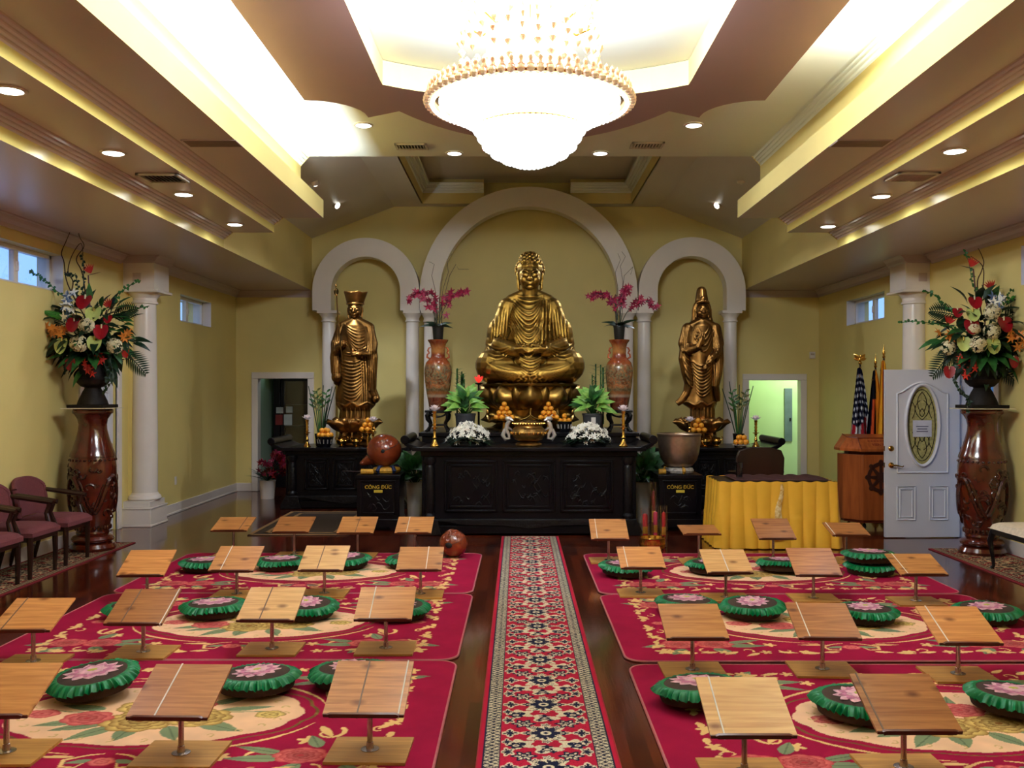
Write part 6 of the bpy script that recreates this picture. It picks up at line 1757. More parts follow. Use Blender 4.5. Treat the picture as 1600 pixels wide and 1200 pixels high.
# hood
m.tube([(2 + 11 * math.cos(q), 1.5, 172 + 12 * math.sin(q)) for q in [PI * (-.35 + 1.7 * j / 16) for j in range(17)]], 4.0, 8); m.ell((2, 5, 172), (13, 11, 17)); m.cap((2, 3, 186), (2, 4, 200), 10.5, 8)
for s in (-1, 1): m.tube([(2 + s * 11.5, 2, 172), (2 + s * 12, 2, 160), (2 + s * 14, 1, 150), (2 + s * 19, 0, 140)], [4, 4, 4.5, 4], 8)
for i in range(9):
    q = PI * i / 8; m.ell((2 + 8.5 * math.cos(q), -7.5 - 2.5 * math.sin(q), 181 + 2.5 * math.sin(q)), 2.3, seg=8, rings=6)
m.ell((2, -9, 187), (4.0, 3, 5))
pre = remesh(m, 1.8, 2)
for i in range(4): project(pre, arc2(-8 - i * 2, 146 - i * 3, 12 + i * 2, 146 - i * 3, 14 + i * 6, 10), 1.1, m)
for i in range(10): project(pre, arc2(-15 + i * .6, 92 - i * 5.4, 15 - i * .4, 95 - i * 5.6, 10 - i * .2, 12, -.4), 1.25, m)
for i in range(6): project(pre, arc2(-30 + i * .8, 110 - i * 9, -15, 100 - i * 10, 3, 7), 1.2, m)
for i in range(5): project(pre, [(18 + i * 2.6 + .02 * (130 - z), z) for z in range(44 + i * 3, 132, 7)], 1.2, m)
for i in range(5): project(pre, [(-17 - i * 2.6, z) for z in range(100, 140, 6)], 1.1, m)
for i in range(7): project(pre, [(-14 + i * 5.6, z) for z in range(2, 20, 4)], 1.3, m)
project(pre, [(-28 + i * 4, 25 + 2.5 * math.sin(i * 1.2)) for i in range(14)], 1.7, m)
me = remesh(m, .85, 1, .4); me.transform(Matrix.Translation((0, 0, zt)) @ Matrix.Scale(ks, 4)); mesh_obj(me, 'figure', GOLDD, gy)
lotus_base(gy, ks, .42, zt + .01)
# ================================================================== THINGS ON AND AROUND THE ALTARS
# ---- candlesticks with lotus holders
CRYS = mat('crystal_lotus', srgb(225, 205, 200), .15, 0, var=.1, coat=.5, emit=(1, .85, .8), es=.12)
def candlestick(name, label, p, h, r=.055, group='brass lotus candlesticks'):
    t = thing(name, label, 'candlestick', p, 0, group)
    m = MB(); m.lathe([(r, 0), (r * 1.02, .012), (r * .75, .03), (r * .45, .07), (r * .32, .09), (r * .5, .11), (r * .32, .13), (r * .28, h * .38), (r * .45, h * .4), (r * .28, h * .43), (r * .9, h * .455), (r * .92, h * .465), (r * .28, h * .48), (r * .42, h * .54), (r * .28, h * .58), (r * .42, h * .64), (r * .28, h * .68), (r * .42, h * .74), (r * .35, h * .78), (r * .5, h * .86), (r * .38, h * .87)], seg=20)
    m.build('stem', BRASS, t)
    m = MB()
    for ring, (n, e, L) in enumerate(((8, .3, .09), (8, .75, .085), (6, 1.2, .075))):
        for i in range(n):
            a = 2 * PI * (i + .5 * ring) / n; d = Vector((math.cos(a) * math.cos(e), math.sin(a) * math.cos(e), math.sin(e)))
            m.leaf((d.x * .008, d.y * .008, h * .87), d, L, .044, (0, 0, 1), -.3, 0, 4)
    m.build('lotus_cup', CRYS, t)
    return t
candlestick('candlestick', 'brass candlestick with a pale lotus cup at the left end of the main altar', Vector(((679 - CX) / F * 11.78, 11.78, 1.08)), .51)
candlestick('candlestick', 'brass candlestick with a pale lotus cup at the right end of the main altar', Vector(((974 - CX) / F * 11.78, 11.78, 1.08)), .51)
candlestick('candlestick', 'brass candlestick with a lotus cup at the outer end of the left side altar', Vector(((480 - CX) / F * 14.35, 14.35, .92)), .48)
candlestick('candlestick', 'brass candlestick with a lotus cup at the outer end of the right side altar', Vector(((1181 - CX) / F * 14.35, 14.35, .92)), .47)
candlestick('candlestick', 'brass candlestick half hidden behind the big wooden fish', Vector(((583 - CX) / F * 14.3, 14.3, .92)), .45)
candlestick('candlestick', 'brass candlestick half hidden behind the bronze bowl', Vector(((1078 - CX) / F * 14.3, 14.3, .92)), .45)

# ---- white flower mounds
def mound(label, px, seed):
    Y = 11.86; rnd = random.Random(seed)
    t = thing('flower_centerpiece', label, 'flower arrangement', ((px - CX) / F * Y, Y, 1.08), 0, 'white flower mounds on the main altar')
    m = MB(); m.lathe([(.22, 0), (.24, .03), (.20, .06), (.001, .06)], seg=24, sy=.5); m.build('tray', POTB, t)
    m = MB()
    for i in range(150):
        a = rnd.random() * 2 * PI; d = Vector((math.cos(a), math.sin(a) * .5, .1 + .4 * rnd.random()))
        m.leaf((d.x * .16, d.y * .18, .045 + .05 * rnd.random()), d, .10 + .08 * rnd.random(), .04, (0, 0, 1), .5, 0, 3)
    m.build('leaves', LEAFD, t)
    m = MB()
    for i in range(125):
        a = rnd.random() * 2 * PI; q = rnd.random() ** .5; z = .235 * math.sqrt(max(0.05, 1 - q * q)) + .02
        p = Vector((.285 * q * math.cos(a), .14 * q * math.sin(a), z + .02 * rnd.gauss(0, 1))); d = Vector((p.x * 1.2, p.y * 2 - .12, .16)).normalized()
        F_lily(m, p, d, .03 + .015 * rnd.random(), rnd, 0, 5)
    m.build('white_flowers', WHF, t)
mound('low mound of white flowers left of the incense burner', 732, 1)
mound('low mound of white flowers right of the incense burner', 919, 2)

# ---- incense burner with silver dragon handles
t = thing('incense_burner', 'round gold-bronze incense burner with silver dragon handles at the altar centre', 'incense burner', ((826 - CX) / F * 11.95, 11.95, 1.08))
GB = mat('burner_bronze', srgb(200, 156, 84), .3, .85, var=.3, vs=14, bump=.3, bs=40)
m = MB(); m.lathe([(.14, 0), (.165, .01), (.165, .03), (.12, .045), (.10, .06)], seg=36); m.lathe([(.10, .06), (.17, .08), (.215, .13), (.225, .17), (.205, .21), (.175, .235), (.172, .25), (.2, .27), (.21, .285), (.2, .3), (.17, .3), (.165, .25), (.001, .24)], seg=48, cap=False); 
for i in range(36): m.ell((.21 * math.cos(2 * PI * i / 36), .21 * math.sin(2 * PI * i / 36), .284), .012, seg=6, rings=4, mi=1)
for i in range(24): m.ell((.226 * math.cos(2 * PI * i / 24), .226 * math.sin(2 * PI * i / 24), .165), (.014, .014, .02), seg=6, rings=4, mi=1)
m.build('bowl', [GB, BRASS], t)
m = MB(); m.lathe([(.001, .302), (.11, .30), (.12, .306), (.08, .318), (.001, .325)], seg=24, cap=False); m.build('ash_lid', STEEL, t)
for s in (-1, 1):
    m = MB(); pts = [(s * .21, -.05, .20), (s * .25, -.06, .23), (s * .30, -.06, .20), (s * .325, -.06, .14), (s * .29, -.06, .085), (s * .245, -.06, .10), (s * .25, -.06, .15), (s * .285, -.065, .21), (s * .265, -.07, .28), (s * .24, -.075, .33), (s * .27, -.08, .36)]
    m.tube(pts, [.014, .02, .026, .028, .026, .02, .02, .026, .028, .026, .012], 10)
    m.ell((s * .255, -.085, .345), (.045, .03, .03), seg=12); m.cap((s * .23, -.09, .34), (s * .20, -.10, .325), .022, .012, 8)
    for q in range(7):
        p_ = Vector(pts[q + 1]); m.leaf(p_, (s * .8, -.3, .5), .035, .02, (0, 0, 1), .1, 0, 3)
    for q in (-1, 1): m.tube([(s * .27, -.08 + q * .012, .365), (s * .30, -.07 + q * .03, .40)], [.006, .003], 5)
    m.build('dragon_handle', SILVER, t)

# ---- oranges, each its own
om = MB(); om.ell((0, 0, 0), (1, 1, .94), seg=14, rings=9); orange_me = om.mesh('orange', ORG)
def orange(p, r, lab, grp, rnd):
    o = bpy.data.objects.new('orange', orange_me); COL.objects.link(o); o.location = p; o.scale = (r,) * 3
    o.rotation_euler = (rnd.random() * .6, rnd.random() * .6, rnd.random() * 6)
    tag(o, lab, 'orange', grp)
def pyramid(px, py, Y, r, where, layers, seed):
    """bottom centre pixel; layers of a triangular or square heap"""
    rnd = random.Random(seed); base_ = at(px, py, Y); z = base_.z + r
    for li, n in enumerate(layers):
        lname = ['bottom layer', 'second layer', 'third layer', 'top'][li] if li < len(layers) - 1 else 'top layer'
        pts = []
        if n == 1: pts = [(0, 0)]
        elif n == 3: pts = [(-r, -r * .58), (r, -r * .58), (0, r * 1.15)]
        elif n == 6: pts = [(-2 * r, -1.15 * r), (0, -1.15 * r), (2 * r, -1.15 * r), (-r, .58 * r), (r, .58 * r), (0, 2.3 * r)]
        elif n == 10: pts = [(x * 2 * r - (3 - row) * r, (row * 1.73 - 1.73) * r) for row in range(4) for x in range(4 - row)]
        elif n == 4: pts = [(-r, -r), (r, -r), (-r, r), (r, r)]
        elif n == 5: pts = [(-r * 1.75, 0), (r * 1.75, 0), (0, -1.5 * r), (0, 1.6 * r), (0, 0)][:5]
        elif n == 7: pts = [(0, 0)] + [(2.02 * r * math.cos(i * PI / 3 + .2), 2.02 * r * math.sin(i * PI / 3 + .2)) for i in range(6)]
        front = min(q[1] for q in pts)
        for x, y in pts:
            pos = 'single topmost orange' if n == 1 else ('front orange in the %s' % lname if y <= front + .01 else 'back orange in the %s' % lname)
            orange((base_.x + x * 1.0, base_.y + y, z), r * 1.0, '%s, %s' % (pos, where), 'oranges of the ' + where, rnd)
        z += r * 1.66
    return base_
def dish(name, label, p, r, h, mt, foot=True):
    t = thing(name, label, 'dish', p, 0)
    m = MB(); m.lathe([(r * .55, 0), (r * .6, .01), (r * .22, .03), (r * .18, h * .7), (r * .5, h - .015), (r, h - .006), (r * 1.02, h), (r * .95, h + .0), (.001, h - .004)], seg=28, cap=False); m.build('plate', mt, t)
    m = MB(); m.lathe([(r * .98, h - .006), (r * 1.05, h), (r * .98, h + .004)], seg=28, cap=False); m.build('rim', mt, t)
for px, lab, w_ in ((788, 'footed brass dish under the orange pyramid left of the incense burner', 'pyramid left of the incense burner'), (857, 'footed brass dish under the orange pyramid right of the incense burner', 'pyramid right of the incense burner')):
    b0 = at(px, 656, 12.74); dish('fruit_dish', lab, (b0.x, b0.y, 1.2205), .125, b0.z - 1.2205, BRASS); pyramid(px, 656, 12.74, .0355, w_, (10, 6, 3, 1), px)
def bowlpot(name, label, p, r, h, mt):
    t = thing(name, label, 'bowl', p, 0)
    m = MB(); m.lathe([(r * .6, 0), (r * .62, .012), (r * .8, h * .3), (r * .95, h * .9), (r, h), (r * .92, h), (r * .85, h * .8), (.001, h * .75)], seg=28, cap=False)
    for i in range(7):
        a = -PI + i * PI / 6; m.tube([(r * .83 * math.cos(a), r * .83 * math.sin(a), h * .35), (r * .93 * math.cos(a), r * .93 * math.sin(a), h * .75)], .008, 5, mi=1)
    m.build('body', [mt, SILVER], t)
    m = MB(); m.lathe([(r * .97, h - .004), (r * 1.02, h), (r * .97, h + .004)], seg=28, cap=False); m.build('rim', mt, t)
BLKP = mat('black_patterned_bowl', srgb(26, 26, 34), .25, var=.3, vs=30)
b0 = at(882, 661, 12.72); bowlpot('fruit_bowl', 'small black bowl of oranges right of the right orange pyramid', (b0.x, b0.y, 1.2205), .105, b0.z - 1.2205 + .02, BLKP); pyramid(882, 661, 12.72, .036, 'black bowl beside the right pyramid', (5, 1), 4)
b0 = at(508, 684, 14.36); bowlpot('fruit_bowl', 'black patterned bowl of oranges on the left side altar', (b0.x, b0.y, .9205), .13, b0.z - .9205 + .015, BLKP); pyramid(508, 684, 14.36, .042, 'black bowl on the left side altar', (7, 3), 5)
b0 = at(575, 675, 14.40); dish('fruit_dish', 'footed brass dish under the oranges beside the crowned statue', (b0.x, b0.y, .9205), .13, b0.z - .9205, BRASS); pyramid(575, 675, 14.40, .042, 'pyramid beside the crowned statue', (6, 3, 1), 6)
b0 = at(1091, 676, 14.40); dish('fruit_dish', 'footed brass dish under the oranges beside the hooded statue', (b0.x, b0.y, .9205), .13, b0.z - .9205, BRASS); pyramid(1091, 676, 14.40, .042, 'pyramid beside the hooded statue', (6, 3, 1), 7)
b0 = at(1158, 697, 14.36); dish('fruit_dish', 'low white dish of oranges on the right side altar', (b0.x, b0.y, .9205), .13, .035, WHITE)
b0.z = .956; rnd_ = random.Random(9)
pyramid(1158, CY - (.956 - H) / 14.36 * F, 14.36, .042, 'low dish on the right side altar', (7, 3), 9)
# small brass bowls
def brassbowl(label, px, Y, r):
    t = thing('brass_bowl', label, 'bowl', ((px - CX) / F * Y, Y, .9205), 0, 'brass bowls on the side altars')
    m = MB(); m.lathe([(r * .5, 0), (r * .55, .012), (r * .4, .02), (r * .8, .05), (r, .085), (r * .9, .11), (r * .72, .12), (r * .8, .135), (r * .7, .14), (.001, .12)], seg=28, cap=False); m.build('body', BRASS, t)
    m = MB()
    for s in (-1, 1): m.tube([(s * r * .95 + s * .02 * math.sin(q), 0, .10 + .025 * (1 - math.cos(q))) for q in [PI * i / 6 for i in range(7)]], .006, 6)
    m.build('handles', BRASS, t)
brassbowl('round brass censer at the centre of the left side altar', 534, 14.5, .085); brassbowl('small brass bowl right of the censer on the left side altar', 557, 14.38, .075)
brassbowl('round brass censer at the centre of the right side altar', 1119, 14.5, .085); brassbowl('small brass bowl left of the censer on the right side altar', 1102, 14.38, .075)

# ---- potted leafy plants
def leafy(label, px, Y, z, potr, poth, potm, spread, n, seed, lm=None, tagcard=False, up=.9, group='leafy potted plants'):
    rnd = random.Random(seed)
    t = thing('potted_plant', label, 'potted plant', ((px - CX) / F * Y, Y, z), 0, group)
    m = MB(); m.lathe([(potr * .8, 0), (potr * .84, .01), (potr, poth - .03), (potr * 1.06, poth - .028), (potr * 1.06, poth), (potr * .95, poth), (potr * .9, poth - .04), (.001, poth - .04)], seg=28, cap=False); m.build('pot', potm, t)
    m = MB()
    for i in range(n):
        a = 2 * PI * i * .382 + rnd.random() * .5; q = i / n; e = .2 + up * (1 - q) ** 1.0 * 1.2
        d = Vector((math.cos(a) * math.cos(e), math.sin(a) * math.cos(e), math.sin(e)))
        base_ = Vector((d.x * .05, d.y * .05, poth + .03 + .13 * (1 - q)))
        L = spread * (.55 + .35 * rnd.random())
        m.tube([base_ - Vector((d.x * .04, d.y * .04, .1)), base_ + d * .08], .006, 5, 0)
        m.leaf(base_ + d * .07, d + Vector((0, -.25, 0)), L, L * .62, (0, -.75, .65), .5 + .3 * rnd.random(), 1 if rnd.random() < .8 else 0, 6, .22)
    m.build('foliage', [LEAFM, lm or LEAFL], t)
    if tagcard:
        m = MB(); m.box(-.03, .03, -potr - .012, -potr - .008, .07, .2); m.build('price_card', WHITE, t)
    return t
leafy('leafy bright green plant in a grey pot left of the lotus throne', 727, 12.78, 1.2205, .135, .25, POTG, .23, 40, 21, group=None)
leafy('leafy bright green plant, white card on its pot, right of the lotus throne', 926, 12.78, 1.2205, .135, .25, POTG, .23, 40, 22, tagcard=True, group=None)
leafy('leafy dark green plant in a white pot between the left donation box and the altar', 649, 12.78, 0, .12, .55, WHITE, .32, 34, 23, LEAFM, up=.8, group=None)
leafy('leafy dark green plant in a white pot between the right donation box and the altar', 1003, 12.78, 0, .12, .55, WHITE, .32, 34, 24, LEAFM, up=.8, group=None)
# bamboo clusters behind them
def bamboo(label, px, py0, py1, Y, z, n, seed):
    rnd = random.Random(seed); t = thing('lucky_bamboo', label, 'potted plant', ((px - CX) / F * Y, Y, z), 0)
    h = H - (py0 - CY) * Y / F - z
    m = MB(); m.lathe([(.07, 0), (.075, .14), (.07, .15), (.001, .14)], seg=20, cap=False); m.build('pot', POTB, t)
    m = MB(); l = MB()
    for i in range(n):
        x, y = rnd.uniform(-.05, .05), rnd.uniform(-.05, .05); hh = h * rnd.uniform(.75, 1)
        prof = []
        k_ = int(hh / .09)
        for q in range(k_ + 1): prof += [(.009, .1 + (hh - .1) * q / (k_ + .01)), (.0115, .1 + (hh - .1) * (q + .04) / (k_ + .01)), (.009, .1 + (hh - .1) * (q + .08) / (k_ + .01))]
        m.lathe(prof, (x * 1.6, y, 0), 8)
        for q in range(9):
            zz = hh * rnd.uniform(.45, 1.0); a = rnd.random() * 6.28; l.leaf((x * 1.6, y, zz), (math.cos(a), math.sin(a), .6), .11, .02, (0, 0, 1), .3, 0, 3)
    m.build('canes', LEAFM, t); l.build('leaves', LEAFD, t)
bamboo('cluster of green bamboo canes behind the left leafy plant', 721, 570, 650, 13.0, 1.2205, 7, 1)
bamboo('cluster of green bamboo canes behind the right leafy plant', 934, 568, 650, 13.0, 1.2205, 7, 2)
# red lotus lamp
b0 = at(748, 598, 12.95)
t = thing('lotus_lamp', 'small glowing red lotus lamp left of the golden throne', 'lamp', (b0.x, b0.y, 1.2205))
h = b0.z - 1.2205
m = MB(); m.lathe([(.05, 0), (.055, .012), (.015, .04), (.012, h - .03), (.06, h - .01), (.062, h)], seg=18); m.build('stand', BRASSB, t)
m = MB(); RL = mat('red_glow', srgb(230, 60, 40), .4, emit=(1, .05, .03), es=.9)
for ring, (n, e) in enumerate(((8, .7), (6, 1.2))):
    for i in range(n):
        a = 2 * PI * (i + .5 * ring) / n; d = Vector((math.cos(a) * math.cos(e), math.sin(a) * math.cos(e), math.sin(e))); m.leaf((d.x * .01, d.y * .01, h), d, .105, .06, (0, 0, 1), -.3, 0, 5)
m.build('petals', RL, t)
m = MB(); m.ell((0, 0, h + .045), (.022, .022, .035)); m.build('bulb', emis('red_bulb', (1, .25, .12), 4), t)

# ---- painted vases with orchids
def vasemat():
    m, N, L, B = newmat('painted_porcelain')
    tc = N.new('ShaderNodeTexCoord'); sp = N.new('ShaderNodeSeparateXYZ'); L.new(tc.outputs['Object'], sp.inputs[0])
    r = N.new('ShaderNodeValToRGB'); r.color_ramp.interpolation = 'EASE'
    els = [(0, srgb(96, 30, 18)), (.16, srgb(104, 34, 22)), (.19, srgb(170, 150, 130)), (.23, srgb(150, 96, 50)), (.28, srgb(90, 84, 56)), (.33, srgb(176, 110, 60)), (.42, srgb(130, 96, 60)), (.58, srgb(140, 112, 76)), (.64, srgb(150, 66, 24)), (.74, srgb(132, 48, 20)), (.80, srgb(176, 120, 60)), (.93, srgb(120, 46, 20)), (1, srgb(190, 120, 50))]
    while len(r.color_ramp.elements) < len(els): r.color_ramp.elements.new(.5)
    for e, (p_, c_) in zip(r.color_ramp.elements, els): e.position = p_; e.color = (*c_, 1)
    L.new(sp.outputs['Z'], r.inputs['Fac'])
    nz = N.new('ShaderNodeTexNoise'); nz.inputs['Scale'].default_value = 13; nz.inputs['Detail'].default_value = 5; nz.inputs['Distortion'].default_value = 1.2; L.new(tc.outputs['Object'], nz.inputs['Vector'])
    r2 = N.new('ShaderNodeValToRGB'); 
    e2 = [(.34, srgb(30, 42, 34)), (.42, srgb(120, 60, 30)), (.48, srgb(90, 100, 80)), (.53, srgb(140, 116, 84)), (.58, srgb(140, 66, 26)), (.66, srgb(176, 146, 100)), (.72, srgb(60, 50, 40))]
    while len(r2.color_ramp.elements) < len(e2): r2.color_ramp.elements.new(.5)
    for e, (p_, c_) in zip(r2.color_ramp.elements, e2): e.position = p_; e.color = (*c_, 1)
    L.new(nz.outputs['Fac'], r2.inputs['Fac'])
    mk = N.new('ShaderNodeValToRGB'); mk.color_ramp.elements[0].position = .24; mk.color_ramp.elements[0].color = (.3, .3, .3, 1); mk.color_ramp.elements[1].position = .36; mk.color_ramp.elements[1].color = (.8, .8, .8, 1)
    e_ = mk.color_ramp.elements.new(.56); e_.color = (.8, .8, .8, 1); e_ = mk.color_ramp.elements.new(.64); e_.color = (.25, .25, .25, 1)
    L.new(sp.outputs['Z'], mk.inputs['Fac'])
    mx = N.new('ShaderNodeMix'); mx.data_type = 'RGBA'; L.new(mk.outputs['Color'], mx.inputs[0]); L.new(r.outputs['Color'], mx.inputs[6]); L.new(r2.outputs['Color'], mx.inputs[7])
    L.new(mx.outputs[2], B.inputs['Base Color']); B.inputs['Roughness'].default_value = .2; B.inputs['Coat Weight'].default_value = .3
    return m
VM = vasemat()
def standvase(side, px, Y):
    x = (px - CX) / F * Y
    t = thing('carved_stand', 'small black carved wooden stand under the %s painted vase' % side, 'stand', (x, Y, 1.2205), 0, 'carved stands under the painted vases')
    m = MB(); m.lathe([(.17, .255), (.185, .262), (.185, .285), (.17, .292)], seg=32); m.build('top', DARKC, t)
    for a in (PI / 4, 3 * PI / 4, 5 * PI / 4, 7 * PI / 4):
        m = MB(); c_, s_ = math.cos(a), math.sin(a); m.tube([(q * c_, q * s_, z) for q, z in ((.165, .265), (.20, .22), (.19, .17), (.145, .12), (.15, .07), (.185, .03), (.20, .012))], [.024, .026, .024, .018, .016, .018, .022], 8); m.ell((.2 * c_, .2 * s_, .016), (.026, .026, .0155)); m.build('leg', DARKC, t)
    m = MB()
    for i in range(4):
        a, b2 = PI / 4 + i * PI / 2, PI / 4 + (i + 1) * PI / 2; m.tube([(.15 * math.cos(a), .15 * math.sin(a), .09), (.15 * math.cos(b2), .15 * math.sin(b2), .09)], .011, 6); m.tube(bez((.16 * math.cos(a), .16 * math.sin(a), .24), (.14 * math.cos((a + b2) / 2), .14 * math.sin((a + b2) / 2), .16), (.16 * math.cos(b2), .16 * math.sin(b2), .24), 8), .012, 6)
    m.build('stretcher', DARKC, t)
    v = thing('painted_vase', 'tall red and gold painted vase on a stand, %s of the seated statue' % side, 'vase', (x, Y, 1.513), 0, 'painted vases beside the seated statue')
    m = MB(); m.lathe([(.115, 0), (.12, .015), (.128, .08), (.155, .22), (.178, .38), (.187, .50), (.184, .58), (.165, .645), (.125, .69), (.098, .72), (.092, .76), (.094, .84), (.11, .90), (.135, .935), (.142, .955), (.13, .957), (.1, .93), (.08, .86), (.001, .8)], seg=48, cap=False); m.build('body', VM, v)
    for s in (-1, 1):
        m = MB(); m.tube([(s * .115, 0, .70), (s * .15, 0, .72), (s * .145, 0, .76), (s * .12, 0, .775), (s * .14, 0, .81), (s * .125, 0, .845), (s * .10, 0, .85)], [.012, .014, .012, .01, .012, .01, .008], 7); m.build('handle', mat('vase_handle', srgb(180, 90, 40), .3) if 'vase_handle' not in bpy.data.materials else bpy.data.materials['vase_handle'], v)
    return x, Y, 1.513 + .958
def orchid(label, x, Y, z, sprays, twigs, bpx, seed):
    rnd = random.Random(seed); k = Y / F
    t = thing('potted_orchid', label, 'potted orchid', (x, Y, z), 0, 'magenta orchids on the painted vases')
    m = MB(); m.lathe([(.062, 0), (.066, .01), (.078, .165), (.083, .168), (.083, .185), (.07, .185), (.001, .15)], seg=24, cap=False); m.build('pot', POTB, t)
    m = MB()
    for i in range(11):
        a = i * 2.4; d = Vector((math.cos(a), math.sin(a) * .8, .25 + .5 * rnd.random())); m.leaf((0, 0, .17), d, .19 + .08 * rnd.random(), .085, (0, -.5, .85), .4, 0, 6)
    m.build('leaves', LEAFD, t)
    def lp(px_, py_, d=0): return Vector(((px_ - bpx) * k, d, H - (py_ - CY) * k - z))
    for i in range(6):
        m = MB(); xx = rnd.uniform(-.05, .05); m.tube([(xx, rnd.uniform(-.04, .04), .15), (xx * 1.2, 0, rnd.uniform(.45, .62))], .006, 5); m.build('stake', TWIG, t)
    for sp_ in sprays:
        P = [lp(px_, py_, -.03 - .01 * i) for i, (px_, py_) in enumerate(sp_)]
        sm = []
        for i in range(len(P) - 1):
            p0, p1, p2, p3 = P[max(i - 1, 0)], P[i], P[i + 1], P[min(i + 2, len(P) - 1)]
            for q in range(6):
                u = q / 6; sm.append(.5 * ((2 * p1) + (p2 - p0) * u + (2 * p0 - 5 * p1 + 4 * p2 - p3) * u * u + (3 * p1 - p0 - 3 * p2 + p3) * u ** 3))
        sm.append(P[-1])
        m = MB(); m.tube(sm, .005, 5); st_ = m.build('flower_stem', LEAFD, t)
        m = MB(); n0 = 9
        for q in sm[n0:]:
            if rnd.random() < .85:
                F_lily(m, q + Vector((rnd.gauss(0, .025), rnd.gauss(0, .02), rnd.gauss(-.01, .028))), (rnd.gauss(0, .6), -1, rnd.gauss(0, .5)), .045 + .015 * rnd.random(), rnd, 0, 5)
        m.build('blossoms', PINKF, st_)
    for tw in twigs:
        P = [lp(px_, py_, .05) for px_, py_ in tw]; m = MB(); m.tube(P, [.004 - .002 * i / len(P) for i in range(len(P))], 5); m.build('curly_twig', TWIG, t)
x_, y_, z_ = standvase('left', 684.5, 12.9)
orchid('magenta orchid in a black pot with curly twigs on the left painted vase', x_, y_, z_ + .001, [[(683, 505), (682, 475), (676, 462), (662, 456), (648, 460), (641, 468)], [(686, 505), (688, 480), (696, 464), (708, 460), (720, 456), (729, 458)], [(682, 505), (678, 490), (676, 478), (666, 466), (655, 462)], [(687, 505), (692, 488), (697, 478), (704, 466)]],
       [[(684, 500), (680, 455), (674, 430), (678, 412), (670, 408)], [(686, 500), (692, 450), (700, 425), (698, 405), (706, 395)], [(687, 490), (702, 430), (712, 412), (716, 420), (732, 420)]], 684.5, 31)
x_, y_, z_ = standvase('right', 967.5, 12.9)
orchid('magenta orchid in a black pot with curly twigs on the right painted vase', x_, y_, z_ + .001, [[(965, 505), (962, 480), (952, 462), (940, 460), (930, 460), (924, 464)], [(968, 505), (970, 480), (972, 465), (978, 452), (982, 449)], [(971, 505), (978, 490), (990, 474), (1003, 468), (1015, 474), (1024, 478)], [(966, 505), (960, 486), (956, 476), (950, 466)], [(969, 505), (972, 486), (968, 470), (972, 460)]],
       [[(966, 500), (966, 450), (962, 425), (970, 405), (966, 395)], [(969, 500), (974, 440), (970, 415), (978, 400), (972, 392)], [(970, 490), (976, 430), (990, 416), (986, 428)]], 967.5, 32)

# ---- tall stems on the side altars
def stems(label, bpx, Y, tips, seed, berries):
    rnd = random.Random(seed); k = Y / F; z0 = .9205
    t = thing('tall_arrangement', label, 'flower arrangement', ((bpx - CX) * k, Y, z0), 0, 'tall stem arrangements on the side altars')
    m = MB(); m.lathe([(.06, 0), (.07, .01), (.085, .16), (.09, .2), (.08, .2), (.001, .17)], seg=24, cap=False); m.build('vase', BLKP, t)
    for (px_, py_, kind) in tips:
        P = Vector(((px_ - bpx) * k, rnd.uniform(-.06, .03), H - (py_ - CY) * k - z0)); a = Vector((P.x * .12, 0, .12)); m = MB()
        mid = a.lerp(P, .55) + Vector((P.x * -.04, 0, 0))
        m.tube([a, mid, P], [.009, .008, .006], 6)
        if kind == 1:
            m.build('reed', LEAFD, t)
        else:
            s_ = m.build('heliconia_stem', LEAFM, t); m = MB()
            for q in range(6): 
                sg = 1 if q % 2 else -1; pp_ = mid.lerp(P, .3 + .14 * q); m.leaf(pp_, (sg * .8, -.1, .45), .13 - .01 * q, .035, (0, -1, .3), -.2, 0, 4)
            m.build('bracts', berries if kind == 2 else LEAFM, s_)
GRBR = mat('green_red_bract', srgb(120, 100, 50), .5, var=.3, vs=20, col2=srgb(60, 90, 40))
stems('tall reeds and heliconias on the left side altar', 501, 14.5, [(483, 603, 1), (490, 615, 3), (495, 610, 2), (506, 602, 1), (500, 622, 2), (511, 612, 3), (519, 604, 1), (524, 604, 1), (514, 622, 1)], 1, GRBR)
stems('tall reeds and heliconias on the right side altar', 1154, 14.5, [(1129, 607, 1), (1140, 596, 1), (1143, 612, 3), (1154, 601, 1), (1165, 612, 2), (1160, 620, 2), (1177, 603, 1), (1147, 625, 2), (1168, 625, 1)], 2, GRBR)

# ---- orchids on the floor at the left doorway
t = thing('potted_orchid', 'pink and red orchids in a white pot on the floor by the left doorway', 'potted orchid', (at(418, 0, 15.6).x, 15.6, 0))
m = MB(); m.lathe([(.11, 0), (.13, .28), (.14, .3), (.12, .3), (.001, .27)], seg=24, cap=False); m.build('pot', WHITE, t)
rnd_ = random.Random(8); m = MB(); l = MB()
for i in range(26):
    a = rnd_.random() * 6.28; d = Vector((math.cos(a) * .8, math.sin(a) * .5, .4 + rnd_.random() * .9)); l.leaf((0, 0, .28), d, .2 + .2 * rnd_.random(), .05, (0, 0, 1), .3)
for (px_, py_) in ((410, 722), (419, 725), (430, 712), (441, 722), (447, 735), (412, 740), (436, 705), (426, 738), (438, 715), (443, 728)):
    p = Vector(((px_ - 418) * 15.6 / F, rnd_.uniform(-.1, .05), H - (py_ - CY) * 15.6 / F)); l.tube([(0, 0, .28), (p.x * .4, 0, .5), p], .005, 5)
    for q in range(5): F_lily(m, p + Vector((rnd_.gauss(0, .04), rnd_.gauss(0, .03), rnd_.gauss(0, .03))), (rnd_.gauss(0, .4), -1, rnd_.gauss(0, .4)), .06, rnd_, q % 2, 5)
l.build('leaves', LEAFD, t); m.build('blossoms', [PINKF, REDF], t)

